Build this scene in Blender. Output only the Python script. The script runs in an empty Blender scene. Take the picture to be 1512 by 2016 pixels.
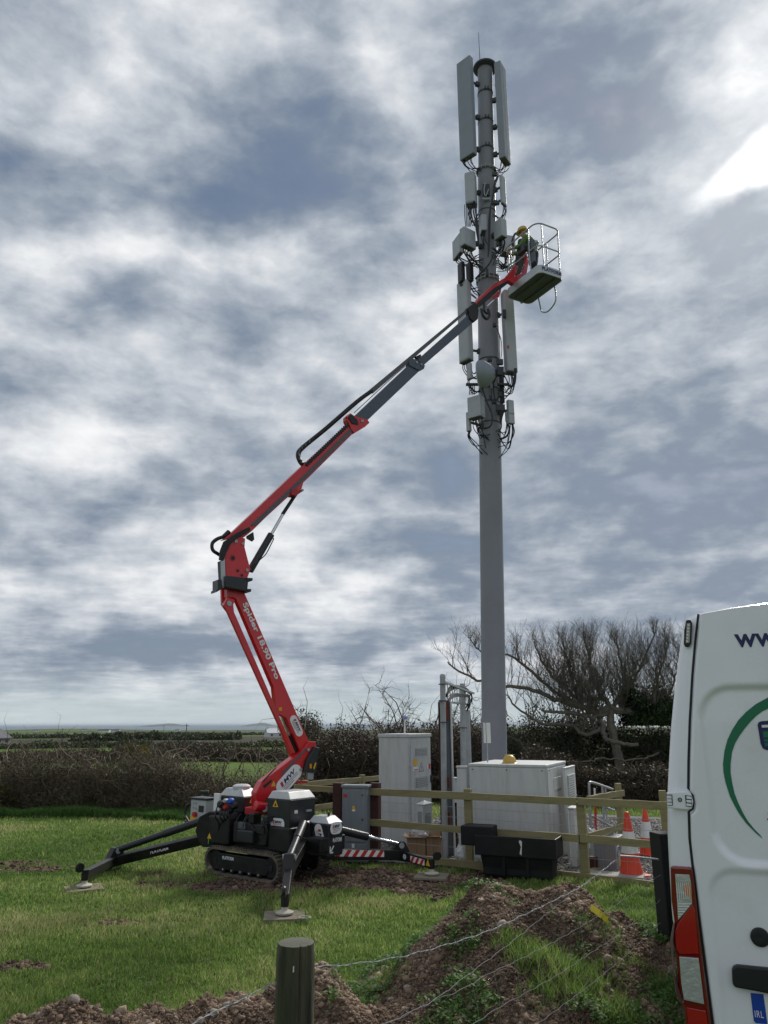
import bpy, bmesh, math, random
import numpy as np
from mathutils import Vector, Matrix, Euler
random.seed(7)
RNG = np.random.default_rng(11)
SC = bpy.context.scene
COL = SC.collection
rad = math.radians

# ------------------------------------------------------------------ camera
F = 1500.0                      # focal length in pixels of the 1512 x 2016 photograph
PITCH = math.atan(416.0 / F)
ROLL = rad(-0.2)
CAM = Vector((0, 0, 2.3))
K = 2.3 / 2.1                   # distances below were estimated for an eye height of 2.1 m
cd = bpy.data.cameras.new('camera')
cam = bpy.data.objects.new('camera', cd)
COL.objects.link(cam)
cd.sensor_fit = 'VERTICAL'
cd.sensor_height = 24.0
cd.lens = 24.0 * F / 2016.0
cd.clip_start = 0.05
cd.clip_end = 90000
RM = Matrix.Rotation(PITCH + math.pi / 2, 3, 'X') @ Matrix.Rotation(ROLL, 3, 'Z')
cam.matrix_world = Matrix.Translation(CAM) @ RM.to_4x4()
SC.camera = cam

def ray(px, py):
    return (RM @ Vector(((px - 756) / F, (1008 - py) / F, -1.0))).normalized()

# ------------------------------------------------------------------ world, sun, exposure
vs = SC.view_settings
vs.view_transform = 'Standard'
vs.look = 'None'
vs.exposure = 0.75
vs.gamma = 1.0
vs.use_curve_mapping = False
SUN_DIR = ray(1490, 325)
sun_el = math.asin(SUN_DIR.z)
sun_az = math.atan2(SUN_DIR.x, SUN_DIR.y)          # clockwise from +Y
sl = bpy.data.lights.new('sun', 'SUN')
sl.energy = 2.0
sl.angle = rad(10)
sl.color = (1.0, 0.95, 0.86)
so = bpy.data.objects.new('sun', sl)
so.rotation_euler = (-SUN_DIR).to_track_quat('-Z', 'Y').to_euler()
COL.objects.link(so)

W = bpy.data.worlds.new('World')
SC.world = W
W.use_nodes = True
wn, wl = W.node_tree.nodes, W.node_tree.links
wn.clear()

def WN(t, **kw):
    n = wn.new(t)
    for k, v in kw.items():
        if k.startswith('i_'):
            key = k[2:]
            n.inputs[int(key) if key.isdigit() else key].default_value = v
        else:
            setattr(n, k, v)
    return n

def wmath(op, a, b=None, c=None, clamp=False):
    n = WN('ShaderNodeMath', operation=op, use_clamp=clamp)
    for i, v in enumerate((a, b, c)):
        if v is None:
            continue
        if isinstance(v, (int, float)):
            n.inputs[i].default_value = v
        else:
            wl.new(v, n.inputs[i])
    return n.outputs[0]

def wvec(op, a, b=None, s=None):
    n = WN('ShaderNodeVectorMath', operation=op)
    for i, v in enumerate((a, b)):
        if v is None:
            continue
        if isinstance(v, (tuple, Vector)):
            n.inputs[i].default_value = v
        else:
            wl.new(v, n.inputs[i])
    if s is not None:
        if isinstance(s, (int, float)):
            n.inputs['Scale'].default_value = s
        else:
            wl.new(s, n.inputs['Scale'])
    return n.outputs['Value'] if op in ('LENGTH', 'DOT_PRODUCT', 'DISTANCE') else n.outputs[0]

def wnoise(vec, scale, detail, rough, dist=0.0, colour=False):
    n = WN('ShaderNodeTexNoise')
    n.inputs['Scale'].default_value = scale
    n.inputs['Detail'].default_value = detail
    n.inputs['Roughness'].default_value = rough
    n.inputs['Distortion'].default_value = dist
    wl.new(vec, n.inputs['Vector'])
    return n.outputs['Color' if colour else 'Fac']

tc = WN('ShaderNodeTexCoord')
DIR = tc.outputs['Generated']
sep = WN('ShaderNodeSeparateXYZ'); wl.new(DIR, sep.inputs[0])
zz = wmath('MAXIMUM', sep.outputs[2], 0.0)
den = wmath('ADD', zz, 0.10)
inv = wmath('DIVIDE', 1.0, den)
comb = WN('ShaderNodeCombineXYZ'); wl.new(sep.outputs[0], comb.inputs[0]); wl.new(sep.outputs[1], comb.inputs[1])
PP = wvec('SCALE', comb.outputs[0], s=inv)            # the cloud layer as a plane overhead
mp = WN('ShaderNodeMapping'); wl.new(PP, mp.inputs[0])
mp.inputs['Rotation'].default_value = (0, 0, rad(20))
mp.inputs['Scale'].default_value = (1.0, 1.15, 1.0)
mp.inputs['Location'].default_value = (3.1, 7.7, 0.4)
PQ = mp.outputs[0]
warp = wvec('SUBTRACT', wnoise(DIR, 5.0, 5, 0.55, 0, True), (0.5, 0.5, 0.5))
WD = wvec('ADD', DIR, wvec('SCALE', warp, s=0.15))
n1 = wnoise(PQ, 1.15, 7, 0.5, 0.0)
n2 = wnoise(PQ, 3.6, 9, 0.58, 0.0)
DS = WN('ShaderNodeMapping'); wl.new(wvec('ADD', DIR, wvec('SCALE', warp, s=0.05)), DS.inputs[0]); DS.inputs['Scale'].default_value = (1.0, 1.0, 1.9)
n3 = wnoise(DS.outputs[0], 7.5, 7, 0.52, 0.0)
n4 = wnoise(DS.outputs[0], 19.0, 6, 0.55, 0.0)
val = wmath('MULTIPLY_ADD', wmath('SUBTRACT', n1, 0.5), 0.55, 0.52)
val = wmath('ADD', val, wmath('MULTIPLY', wmath('SUBTRACT', n2, 0.5), 0.42))
val = wmath('ADD', val, wmath('MULTIPLY', wmath('SUBTRACT', n3, 0.5), 0.88))
val = wmath('ADD', val, wmath('MULTIPLY', wmath('SUBTRACT', n4, 0.5), 0.38))

# large dark and light masses of the cloud deck: (px, py, half width, half height, tilt deg, strength)
BLOBS = [
 (700, 330, 260, 150, -5, -.26), (470, 395, 230, 75, 0, -.22), (1080, 130, 230, 200, -30, -.25),
 (1240, 300, 220, 110, -20, -.10), (1430, 440, 150, 80, 10, -.24), (1350, 620, 260, 90, 12, -.16),
 (1330, 1050, 420, 90, 3, -.27), (860, 930, 240, 60, 8, -.18), (1400, 920, 240, 85, 8, -.25),
 (820, 1060, 190, 50, 0, -.18), (800, 1270, 240, 60, 3, -.17), (230, 1275, 260, 60, 0, -.15),
 (215, 635, 80, 60, 0, -.20), (410, 650, 90, 55, 0, -.17), (165, 455, 75, 55, 0, -.20),
 (420, 925, 260, 55, 5, -.13), (60, 30, 160, 100, 0, -.18), (640, 110, 70, 130, 25, -.12),
 (1180, 1180, 500, 60, 2, -.13), (60, 1110, 170, 50, 0, -.10), (1270, 790, 150, 60, 10, -.13),
 (60, 330, 140, 90, 20, -.12), (260, 980, 130, 40, 8, -.12), (240, 780, 180, 60, 0, -.06),
 (330, 120, 260, 110, 0, .12), (770, 170, 110, 110, 0, .18), (560, 560, 240, 110, 0, .16),
 (120, 210, 120, 90, 0, .14), (270, 500, 170, 75, 0, .14), (850, 640, 190, 110, 30, .13),
 (1180, 480, 160, 100, 0, .16), (1320, 320, 190, 110, 20, .14), (1480, 70, 90, 110, 0, .0),
 (620, 1150, 190, 75, 0, .15), (900, 1200, 110, 30, 0, .16), (150, 890, 210, 60, 0, .10),
 (1080, 850, 160, 80, 0, .12), (1280, 930, 70, 40, 0, .16), (830, 1310, 240, 34, 4, .20),
 (880, 1290, 60, 22, 0, .20), (500, 720, 200, 60, 0, .10), (1000, 330, 100, 90, 0, .16),
 (130, 1210, 190, 30, 0, .10), (560, 1010, 200, 45, 10, .12), (1230, 690, 160, 45, 10, .12),
 (350, 1110, 180, 40, 0, .08), (250, 1140, 330, 110, 0, .09), (300, 1340, 420, 40, 0, .10), (200, 820, 260, 140, 0, .07), (1180, 1290, 320, 40, 0, .06), (1370, 1160, 160, 34, 0, .08),
]
blob = None
cx_, cy_, cz_ = RM @ Vector((1, 0, 0)), RM @ Vector((0, 1, 0)), RM @ Vector((0, 0, 1))
for (bx, by, hw, hh, tilt, amp) in BLOBS:
    c = ray(bx, by)
    L = Vector(((bx - 756) / F, (1008 - by) / F, -1)).length
    z_ = -c
    x_ = (cx_ - c * cx_.dot(c)).normalized()
    y_ = z_.cross(x_)
    m = Matrix((x_, y_, z_)).transposed() @ Matrix.Rotation(rad(tilt), 3, 'Z')
    mm = WN('ShaderNodeMapping', vector_type='TEXTURE')
    wl.new(WD, mm.inputs[0])
    mm.inputs['Location'].default_value = c
    mm.inputs['Rotation'].default_value = m.to_euler()
    mm.inputs['Scale'].default_value = (1.7 * hw / F / L, 1.7 * hh / F / L, 0.6)
    ln = wvec('LENGTH', mm.outputs[0])
    mr = WN('ShaderNodeMapRange', interpolation_type='SMOOTHSTEP')
    wl.new(ln, mr.inputs['Value'])
    mr.inputs['To Min'].default_value = amp
    mr.inputs['To Max'].default_value = 0.0
    blob = mr.outputs[0] if blob is None else wmath('ADD', blob, mr.outputs[0])
val = wmath('ADD', val, blob)

ramp = WN('ShaderNodeValToRGB')
wl.new(val, ramp.inputs[0])
cr = ramp.color_ramp
cr.interpolation = 'B_SPLINE'
stops = [(0.0, (.062, .090, .140)), (0.22, (.098, .130, .182)), (0.42, (.205, .236, .278)),
         (0.58, (.320, .345, .380)), (0.74, (.465, .478, .495)), (1.0, (.66, .655, .645))]
while len(cr.elements) < len(stops):
    cr.elements.new(0.5)
for e, (p, c) in zip(cr.elements, stops):
    e.position = p
    e.color = (*c, 1)
cloud = ramp.outputs[0]
# pale band of thin cloud low over the sea
hz = WN('ShaderNodeMapRange', interpolation_type='SMOOTHSTEP')
wl.new(sep.outputs[2], hz.inputs['Value'])
hz.inputs['From Min'].default_value = 0.0
hz.inputs['From Max'].default_value = 0.075
hz.inputs['To Min'].default_value = 0.85
hz.inputs['To Max'].default_value = 0.0
mxh = WN('ShaderNodeMix', data_type='RGBA')
wl.new(hz.outputs[0], mxh.inputs[0]); wl.new(cloud, mxh.inputs[6])
mxh.inputs[7].default_value = (.330, .380, .390, 1)
cloud = mxh.outputs[2]
# thin cloud over the sun: glow around it, and the bright gap itself
sd = wvec('DISTANCE', WD, ray(1490, 320))
g1 = WN('ShaderNodeMapRange', interpolation_type='SMOOTHERSTEP')
wl.new(sd, g1.inputs['Value'])
g1.inputs['From Max'].default_value = 0.24
g1.inputs['To Min'].default_value = 0.12
g1.inputs['To Max'].default_value = 0.0
mm = WN('ShaderNodeMapping', vector_type='TEXTURE')
wl.new(wvec('ADD', DIR, wvec('SCALE', warp, s=0.11)), mm.inputs[0])
c = ray(1500, 335)
x_ = (cx_ - c * cx_.dot(c)).normalized()
mm.inputs['Location'].default_value = c
mm.inputs['Rotation'].default_value = (Matrix((x_, (-c).cross(x_), -c)).transposed() @ Matrix.Rotation(rad(24), 3, 'Z')).to_euler()
mm.inputs['Scale'].default_value = (0.078, 0.026, 0.4)
g2 = WN('ShaderNodeMapRange', interpolation_type='SMOOTHSTEP')
wl.new(wmath('ADD', wvec('LENGTH', mm.outputs[0]), wmath('MULTIPLY', wmath('SUBTRACT', n4, 0.5), 0.6)), g2.inputs['Value'])
g2.inputs['From Min'].default_value = 0.0
g2.inputs['From Max'].default_value = 1.25
g2.inputs['To Min'].default_value = 1.0
g2.inputs['To Max'].default_value = 0.0
glow = wmath('ADD', g1.outputs[0], g2.outputs[0])
gv = wvec('SCALE', (1.0, 0.97, 0.90), s=glow)
cloud = wvec('ADD', cloud, gv)
sky = WN('ShaderNodeTexSky', sky_type='NISHITA')
sky.sun_disc = False
sky.sun_elevation = sun_el
sky.sun_rotation = sun_az
bg1 = WN('ShaderNodeBackground', i_Strength=0.06)
wl.new(sky.outputs[0], bg1.inputs['Color'])
bg2 = WN('ShaderNodeBackground', i_Strength=1.0)
wl.new(cloud, bg2.inputs['Color'])
cover = WN('ShaderNodeMapRange', interpolation_type='SMOOTHSTEP')
wl.new(val, cover.inputs['Value'])
cover.inputs['From Min'].default_value = 0.02
cover.inputs['From Max'].default_value = 0.36
cover.inputs['To Min'].default_value = 0.72
mxs = WN('ShaderNodeMixShader')
wl.new(cover.outputs[0], mxs.inputs[0]); wl.new(bg1.outputs[0], mxs.inputs[1]); wl.new(bg2.outputs[0], mxs.inputs[2])
wo = WN('ShaderNodeOutputWorld')
wl.new(mxs.outputs[0], wo.inputs[0])
W.cycles.sampling_method = 'MANUAL'
W.cycles.sample_map_resolution = 512
SC.cycles.max_bounces = 6
SC.cycles.volume_bounces = 0
SC.cycles.transparent_max_bounces = 12

# ------------------------------------------------------------------ placing helpers
def at(px, py, D):
    """the point seen at pixel (px, py), D (x K) metres forward of the camera"""
    r = ray(px, py)
    return CAM + r * (D * K / r.y)

def gz(px, py, z=0.0):
    r = ray(px, py)
    return CAM + r * ((z - CAM.z) / r.z)

def hit(px, py, p, n):
    r = ray(px, py)
    return CAM + r * ((p - CAM).dot(n) / r.dot(n))

UP = Vector((0, 0, 1))

class Plane:
    """a vertical plane through p along horizontal direction u; n points away from the camera"""
    def __init__(s, p, u):
        s.p = Vector(p); s.u = Vector((u[0], u[1], 0)).normalized()
        s.n = Vector((-s.u.y, s.u.x, 0))
        if s.n.y < 0: s.n = -s.n
    def pt(s, px, py, off=0.0):
        return hit(px, py, s.p + s.n * off, s.n)
    def poly(s, mb, pxs, n0, n1):
        a = [s.pt(*q) for q in pxs]
        mb.prism([v + s.n * n0 for v in a], s.n * (n1 - n0))
    def beam(s, mb, a, b, off, r, n=10):
        mb.tube([s.pt(*a) + s.n * off, s.pt(*b) + s.n * off], r, n)

class CB:
    """box from its near vertical edge: pixel x, bottom y, top y, distance, azimuth of its right-hand side, left and right pixel limits"""
    def __init__(s, px, yb, yt, D, ang, pxl, pxr, pyb_z=None):
        s.C = at(px, yb, D)
        t = at(px, yt, D)
        s.H = t.z - s.C.z
        a = rad(ang)
        s.u2 = Vector((math.cos(a), math.sin(a), 0)); s.u1 = Vector((-math.sin(a), math.cos(a), 0))
        s.L1 = s.solve(s.u1, pxl, yb); s.L2 = s.solve(s.u2, pxr, yb)
    def solve(s, u, px, py):
        # distance along u from C at which the vertical line is seen at pixel x = px
        lo, hi = 0.0, 40.0
        def X(t):
            p = RM.transposed() @ (s.C + u * t - CAM)
            return 756 + F * p.x / -p.z
        sg = 1 if px > X(0) else -1
        for _ in range(50):
            m = (lo + hi) / 2
            if (X(m) - px) * sg < 0: lo = m
            else: hi = m
        return lo if lo < 39 else 0.5
    def cen(s):
        return s.C + s.u1 * s.L1 / 2 + s.u2 * s.L2 / 2
    def body(s, mb, z0=0.0, z1=None, grow=0.0):
        z1 = s.H if z1 is None else z1
        o = s.C - (s.u1 + s.u2) * grow + UP * z0
        mb.ob(o, s.u1 * (s.L1 + 2 * grow), s.u2 * (s.L2 + 2 * grow), UP * (z1 - z0))
    def fr(s, side):
        return (s.u1, -s.u2, s.L1) if side == 'L' else (s.u2, -s.u1, s.L2)
    def panel(s, mb, side, a0, a1, z0, z1, t=0.006, off=0.001, frac=True):
        u, n, L = s.fr(side)
        if frac: a0, a1, z0, z1 = a0 * L, a1 * L, z0 * s.H, z1 * s.H
        mb.ob(s.C + u * a0 + UP * z0 + n * off, u * (a1 - a0), UP * (z1 - z0), n * t)
    def point(s, side, a, z, off=0.004):
        u, n, L = s.fr(side)
        return s.C + u * a * L + UP * z * s.H + n * off
    def frame(s, side):
        u, n, L = s.fr(side)
        return ((-u if side == 'L' else u), UP.copy(), n)

def proj(p):
    q = RM.transposed() @ (Vector(p) - CAM)
    return 756 + F * q.x / -q.z, 1008 - F * q.y / -q.z

# ------------------------------------------------------------------ mesh builder
class MB:
    def __init__(s): s.v = []; s.f = []
    def add(s, vs, fs):
        o = len(s.v); s.v += [Vector(v) for v in vs]; s.f += [tuple(i + o for i in f) for f in fs]
    def ob(s, o, a, b, c):
        o, a, b, c = map(Vector, (o, a, b, c))
        if a.cross(b).dot(c) < 0: a, b = b, a
        P = [o, o + a, o + a + b, o + b]
        s.add(P + [p + c for p in P], [(3, 2, 1, 0), (4, 5, 6, 7), (0, 1, 5, 4), (1, 2, 6, 5), (2, 3, 7, 6), (3, 0, 4, 7)])
        return s
    def box(s, c, size, rz=0.0):
        c = Vector(c); m = Matrix.Rotation(rz, 3, 'Z')
        a, b, d = m @ Vector((size[0], 0, 0)), m @ Vector((0, size[1], 0)), Vector((0, 0, size[2]))
        return s.ob(c - (a + b + d) / 2, a, b, d)
    def prism(s, pts, e):
        pts = [Vector(p) for p in pts]; n = len(pts); e = Vector(e)
        nn = Vector((0, 0, 0))
        for i in range(n): nn += pts[i].cross(pts[(i + 1) % n])
        if nn.dot(e) < 0: pts = pts[::-1]
        s.add(pts + [p + e for p in pts], [tuple(range(n))[::-1], tuple(range(n, 2 * n))] + [(i, (i + 1) % n, (i + 1) % n + n, i + n) for i in range(n)])
        return s
    def bar(s, p0, p1, w, h, side=None):
        p0, p1 = Vector(p0), Vector(p1); d = (p1 - p0)
        if side is None:
            side = d.cross(UP)
            if side.length < 1e-5: side = Vector((1, 0, 0))
        side = Vector(side); side = (side - d.normalized() * side.dot(d.normalized())).normalized(); up = side.cross(d.normalized())
        return s.ob(p0 - side * w / 2 - up * h / 2, side * w, up * h, d)
    def tube(s, pts, r, n=8, caps=True):
        pts = [Vector(p) for p in pts]; m = len(pts)
        rs = r if isinstance(r, (list, tuple)) else [r] * m
        t0 = (pts[1] - pts[0]).normalized()
        ref = Vector((0, 0, 1)) if abs(t0.z) < 0.9 else Vector((1, 0, 0))
        x = t0.cross(ref).normalized(); o = len(s.v)
        for i, p in enumerate(pts):
            t = ((pts[min(i + 1, m - 1)] - pts[max(i - 1, 0)])).normalized()
            x = (x - t * x.dot(t)); x = x.normalized() if x.length > 1e-6 else t.orthogonal().normalized()
            y = t.cross(x)
            for k in range(n):
                a = 2 * math.pi * k / n
                s.v.append(p + x * (math.cos(a) * rs[i]) + y * (math.sin(a) * rs[i]))
        for i in range(m - 1):
            for k in range(n):
                k2 = (k + 1) % n
                s.f.append((o + i * n + k, o + i * n + k2, o + (i + 1) * n + k2, o + (i + 1) * n + k))
        if caps:
            s.f.append(tuple(o + k for k in range(n))[::-1])
            s.f.append(tuple(o + (m - 1) * n + k for k in range(n)))
        return s
    def disc(s, c, axis, r, h, n=20):
        c = Vector(c); a = Vector(axis).normalized()
        return s.tube([c, c + a * h], r, n)
    def lathe(s, c, axis, prof, n=24):
        c = Vector(c); a = Vector(axis).normalized()
        x = a.orthogonal().normalized(); y = a.cross(x); o = len(s.v)
        for (r, h) in prof:
            for k in range(n):
                t = 2 * math.pi * k / n
                s.v.append(c + a * h + x * (r * math.cos(t)) + y * (r * math.sin(t)))
        for i in range(len(prof) - 1):
            for k in range(n):
                k2 = (k + 1) % n
                s.f.append((o + i * n + k, o + i * n + k2, o + (i + 1) * n + k2, o + (i + 1) * n + k))
        s.f.append(tuple(o + k for k in range(n))[::-1]); s.f.append(tuple(o + (len(prof) - 1) * n + k for k in range(n)))
        return s
    def build(s, name, m, parent=None, origin=None, bevel=0.0, seg=2, smooth=False, **props):
        o0 = world_of(parent) if parent else (Vector(origin) if origin is not None else Vector((0, 0, 0)))
        loc = Vector((0, 0, 0))
        me = bpy.data.meshes.new(name)
        me.from_pydata([tuple(v - o0) for v in s.v], [], s.f)
        me.validate(); me.update()
        if smooth:
            me.shade_smooth()
            try: me.set_sharp_from_angle(angle=rad(40))
            except Exception: pass
        me.materials.append(m)
        ob = bpy.data.objects.new(name, me)
        COL.objects.link(ob)
        if parent: ob.parent = parent
        elif origin is not None: ob.location = o0
        if bevel:
            b = ob.modifiers.new('bevel', 'BEVEL'); b.width = bevel; b.segments = seg; b.limit_method = 'ANGLE'; b.angle_limit = rad(35)
            b.harden_normals = False
        for k, v in props.items(): ob[k] = v
        return ob

def world_of(o):
    p = Vector((0, 0, 0))
    while o is not None:
        p = p + o.location; o = o.parent
    return p

def tag(o, label=None, cat=None, group=None, kind=None):
    if label: o['label'] = label
    if cat: o['category'] = cat
    if group: o['group'] = group
    if kind: o['kind'] = kind
    return o

def thing(name, label, cat, loc, group=None):
    o = bpy.data.objects.new(name, None); COL.objects.link(o); o.location = Vector(loc)
    o.empty_display_size = 0.2
    return tag(o, label, cat, group)

def np_mesh(name, V, faces, m, parent=None, quads=None, smooth=False, rnd=None, origin=None, **props):
    """fast mesh from arrays; faces: (n,3) or (n,4) array"""
    me = bpy.data.meshes.new(name)
    faces = np.asarray(faces, dtype=np.int32); nf, k = faces.shape
    V = np.asarray(V, dtype=np.float32)
    if parent is not None: V = V - np.array(world_of(parent), dtype=np.float32)
    elif origin is not None: V = V - np.array(origin, dtype=np.float32)
    me.vertices.add(len(V)); me.vertices.foreach_set('co', V.ravel())
    me.loops.add(nf * k); me.loops.foreach_set('vertex_index', faces.ravel())
    me.polygons.add(nf)
    me.polygons.foreach_set('loop_start', np.arange(0, nf * k, k, dtype=np.int32))
    me.update(calc_edges=True)
    if smooth: me.shade_smooth()
    if rnd is not None:
        for an, (dom, arr) in rnd.items():
            at_ = me.attributes.new(an, 'FLOAT', dom); at_.data.foreach_set('value', np.asarray(arr, dtype=np.float32))
    me.materials.append(m)
    ob = bpy.data.objects.new(name, me); COL.objects.link(ob)
    if parent is not None: ob.parent = parent
    elif origin is not None: ob.location = origin
    for kk, v in props.items(): ob[kk] = v
    return ob

# ------------------------------------------------------------------ materials
MATS = {}
def mat(name, col, rough=0.6, metal=0.0, var=0.0, vscale=3.0, dirt=None, dscale=2.0, damt=0.5, bump=0.0, bscale=40.0, spec=0.5, col2=None, attr=None, alpha=1.0, trans=0.0, coat=0.0, objvar=False):
    m = bpy.data.materials.new(name); m.use_nodes = True
    nt = m.node_tree; N, L = nt.nodes, nt.links
    b = N['Principled BSDF']
    b.inputs['Roughness'].default_value = rough; b.inputs['Metallic'].default_value = metal
    b.inputs['Specular IOR Level'].default_value = spec
    b.inputs['Alpha'].default_value = alpha
    b.inputs['Transmission Weight'].default_value = trans
    b.inputs['Coat Weight'].default_value = coat
    b.inputs['Base Color'].default_value = (*col, 1)
    geo = N.new('ShaderNodeTexCoord')
    src = geo.outputs['Object']
    cur = None
    def rgb(c):
        n = N.new('ShaderNodeRGB'); n.outputs[0].default_value = (*c, 1); return n.outputs[0]
    def noise(sc, det=5, ro=0.6, dim=None):
        n = N.new('ShaderNodeTexNoise'); n.inputs['Scale'].default_value = sc; n.inputs['Detail'].default_value = det; n.inputs['Roughness'].default_value = ro
        L.new(src, n.inputs['Vector']); return n.outputs['Fac']
    def mr(v, a, b_, c=0.0, d=1.0):
        n = N.new('ShaderNodeMapRange'); L.new(v, n.inputs['Value']); n.inputs['From Min'].default_value = a; n.inputs['From Max'].default_value = b_
        n.inputs['To Min'].default_value = c; n.inputs['To Max'].default_value = d; return n.outputs[0]
    def mix(f, a, b_, bt='MIX'):
        n = N.new('ShaderNodeMix'); n.data_type = 'RGBA'; n.blend_type = bt
        if isinstance(f, float): n.inputs[0].default_value = f
        else: L.new(f, n.inputs[0])
        L.new(a, n.inputs[6]); L.new(b_, n.inputs[7]); return n.outputs[2]
    cur = rgb(col)
    if attr:
        a = N.new('ShaderNodeAttribute'); a.attribute_name = attr
        r = N.new('ShaderNodeValToRGB'); L.new(a.outputs['Fac'], r.inputs[0])
        cs = col2; e = r.color_ramp.elements
        while len(e) < len(cs): e.new(0.5)
        for i, c in enumerate(cs):
            e[i].position = i / (len(cs) - 1); e[i].color = (*c, 1)
        cur = r.outputs[0]
    elif col2 is not None:
        cur = mix(mr(noise(vscale, 6, 0.65), 0.35, 0.65), cur, rgb(col2))
    if objvar:
        oi = N.new('ShaderNodeObjectInfo')
        hs = N.new('ShaderNodeHueSaturation'); L.new(cur, hs.inputs['Color']); L.new(mr(oi.outputs['Random'], 0, 1, 0.65, 1.25), hs.inputs['Value']); cur = hs.outputs[0]
    if var:
        hs = N.new('ShaderNodeHueSaturation'); L.new(cur, hs.inputs['Color'])
        L.new(mr(noise(vscale, 6, 0.6), 0.25, 0.75, 1 - var, 1 + var), hs.inputs['Value']); cur = hs.outputs[0]
    if dirt is not None:
        f = mr(noise(dscale, 8, 0.7), 0.45, 0.72, 0.0, damt)
        cur = mix(f, cur, rgb(dirt))
        rr = N.new('ShaderNodeMath'); rr.operation = 'MULTIPLY_ADD'; L.new(f, rr.inputs[0]); rr.inputs[1].default_value = 0.4; rr.inputs[2].default_value = rough
        L.new(rr.outputs[0], b.inputs['Roughness'])
    L.new(cur, b.inputs['Base Color'])
    if bump:
        bp = N.new('ShaderNodeBump'); bp.inputs['Strength'].default_value = 1.0; bp.inputs['Distance'].default_value = bump
        L.new(noise(bscale, 4, 0.6), bp.inputs['Height']); L.new(bp.outputs[0], b.inputs['Normal'])
    MATS[name] = m
    return m

def text(name, s, m, parent, c, u, v, width=None, height=None, ext=0.002, bold=0.0, shear=0.0, label=None, spacing=1.0):
    """flat raised lettering centred at c, reading along u, upright along v"""
    cu = bpy.data.curves.new('t', 'FONT'); cu.body = s; cu.size = 1.0; cu.offset = bold; cu.shear = shear; cu.resolution_u = 3; cu.space_character = spacing
    to = bpy.data.objects.new('t', cu)
    dg = bpy.context.evaluated_depsgraph_get()
    COL.objects.link(to); dg.update()
    me = bpy.data.meshes.new_from_object(to.evaluated_get(dg)); bpy.data.objects.remove(to)
    P = np.zeros(len(me.vertices) * 3); me.vertices.foreach_get('co', P); P = P.reshape(-1, 3)
    mn, mx = P.min(0), P.max(0); w0, h0 = mx[0] - mn[0], mx[1] - mn[1]
    sx = width / w0 if width else None; sy = height / h0 if height else None
    sx = sx or sy; sy = sy or sx
    u, v = Vector(u).normalized(), Vector(v).normalized(); n = u.cross(v)
    fs = [tuple(p.vertices) for p in me.polygons]
    mb = MB()
    vs_ = [Vector(c) + u * ((p[0] - (mn[0] + mx[0]) / 2) * sx) + v * ((p[1] - (mn[1] + mx[1]) / 2) * sy) + n * (0.0015 + ext) for p in P]
    k = len(vs_)
    # thin solid letters: front faces plus boundary walls
    mb.add(vs_ + [q - n * ext for q in vs_], fs)
    cnt = {}
    for f in fs:
        for i in range(len(f)):
            a, b = f[i], f[(i + 1) % len(f)]; cnt[(a, b)] = 1
    for (a, b) in list(cnt):
        if (b, a) not in cnt: mb.f.append((b, a, a + k, b + k))
    bpy.data.meshes.remove(me)
    o = mb.build(name, m, parent)
    if label: o['label'] = label
    return o

def spline(pts, n=6):
    pts = [Vector(p) for p in pts]; out = []
    P = [pts[0] * 2 - pts[1]] + pts + [pts[-1] * 2 - pts[-2]]
    for i in range(1, len(P) - 2):
        for k in range(n):
            t = k / n; a, b, c, d = P[i - 1], P[i], P[i + 1], P[i + 2]
            out.append(0.5 * ((2 * b) + (c - a) * t + (2 * a - 5 * b + 4 * c - d) * t * t + (3 * b - a - 3 * c + d) * t ** 3))
    out.append(pts[-1]); return out

def cable(pts, r, parent, m, name='cable', n=6):
    mb = MB(); mb.tube(spline(pts), r, n); return mb.build(name, m, parent, smooth=True)

# vectorised noise for terrain and heaps
def _h(i, j, s):
    n = (i * 374761393 + j * 668265263 + s * 1442695041) & 0xffffffff
    n = ((n ^ (n >> 13)) * 1274126177) & 0xffffffff
    return ((n ^ (n >> 16)) & 0xffff) / 65535.0
def vnoise(x, y, s=0):
    x = np.asarray(x, dtype=float); y = np.asarray(y, dtype=float)
    i, j = np.floor(x).astype(np.int64), np.floor(y).astype(np.int64); fx, fy = x - i, y - j
    fx, fy = fx * fx * (3 - 2 * fx), fy * fy * (3 - 2 * fy)
    return (_h(i, j, s) * (1 - fx) + _h(i + 1, j, s) * fx) * (1 - fy) + (_h(i, j + 1, s) * (1 - fx) + _h(i + 1, j + 1, s) * fx) * fy
def fbm(x, y, o=4, s=0, g=0.5):
    a, t, w = 0.0, 0.0, 1.0
    for k in range(o):
        a = a + w * vnoise(x * 2 ** k, y * 2 ** k, s + k * 17); t += w; w *= g
    return a / t - 0.5

def ss(a, b, x):
    t = np.clip((np.asarray(x, dtype=float) - a) / (b - a), 0, 1); return t * t * (3 - 2 * t)
# ------------------------------------------------------------------ palette
def leafmat(name, cols, trans=0.35, rough=0.6):
    """leaf / blade material: colour from the per-face 'rnd' attribute, light passing through"""
    m = mat(name, cols[0], rough, attr='rnd', col2=cols, spec=0.25)
    nt = m.node_tree; N, L = nt.nodes, nt.links
    b = N['Principled BSDF']; out = [n for n in N if n.type == 'OUTPUT_MATERIAL'][0]
    col = b.inputs['Base Color'].links[0].from_socket
    t = N.new('ShaderNodeBsdfTranslucent'); L.new(col, t.inputs['Color'])
    mx = N.new('ShaderNodeMixShader'); mx.inputs[0].default_value = trans
    L.new(b.outputs[0], mx.inputs[1]); L.new(t.outputs[0], mx.inputs[2]); L.new(mx.outputs[0], out.inputs[0])
    return m

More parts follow.
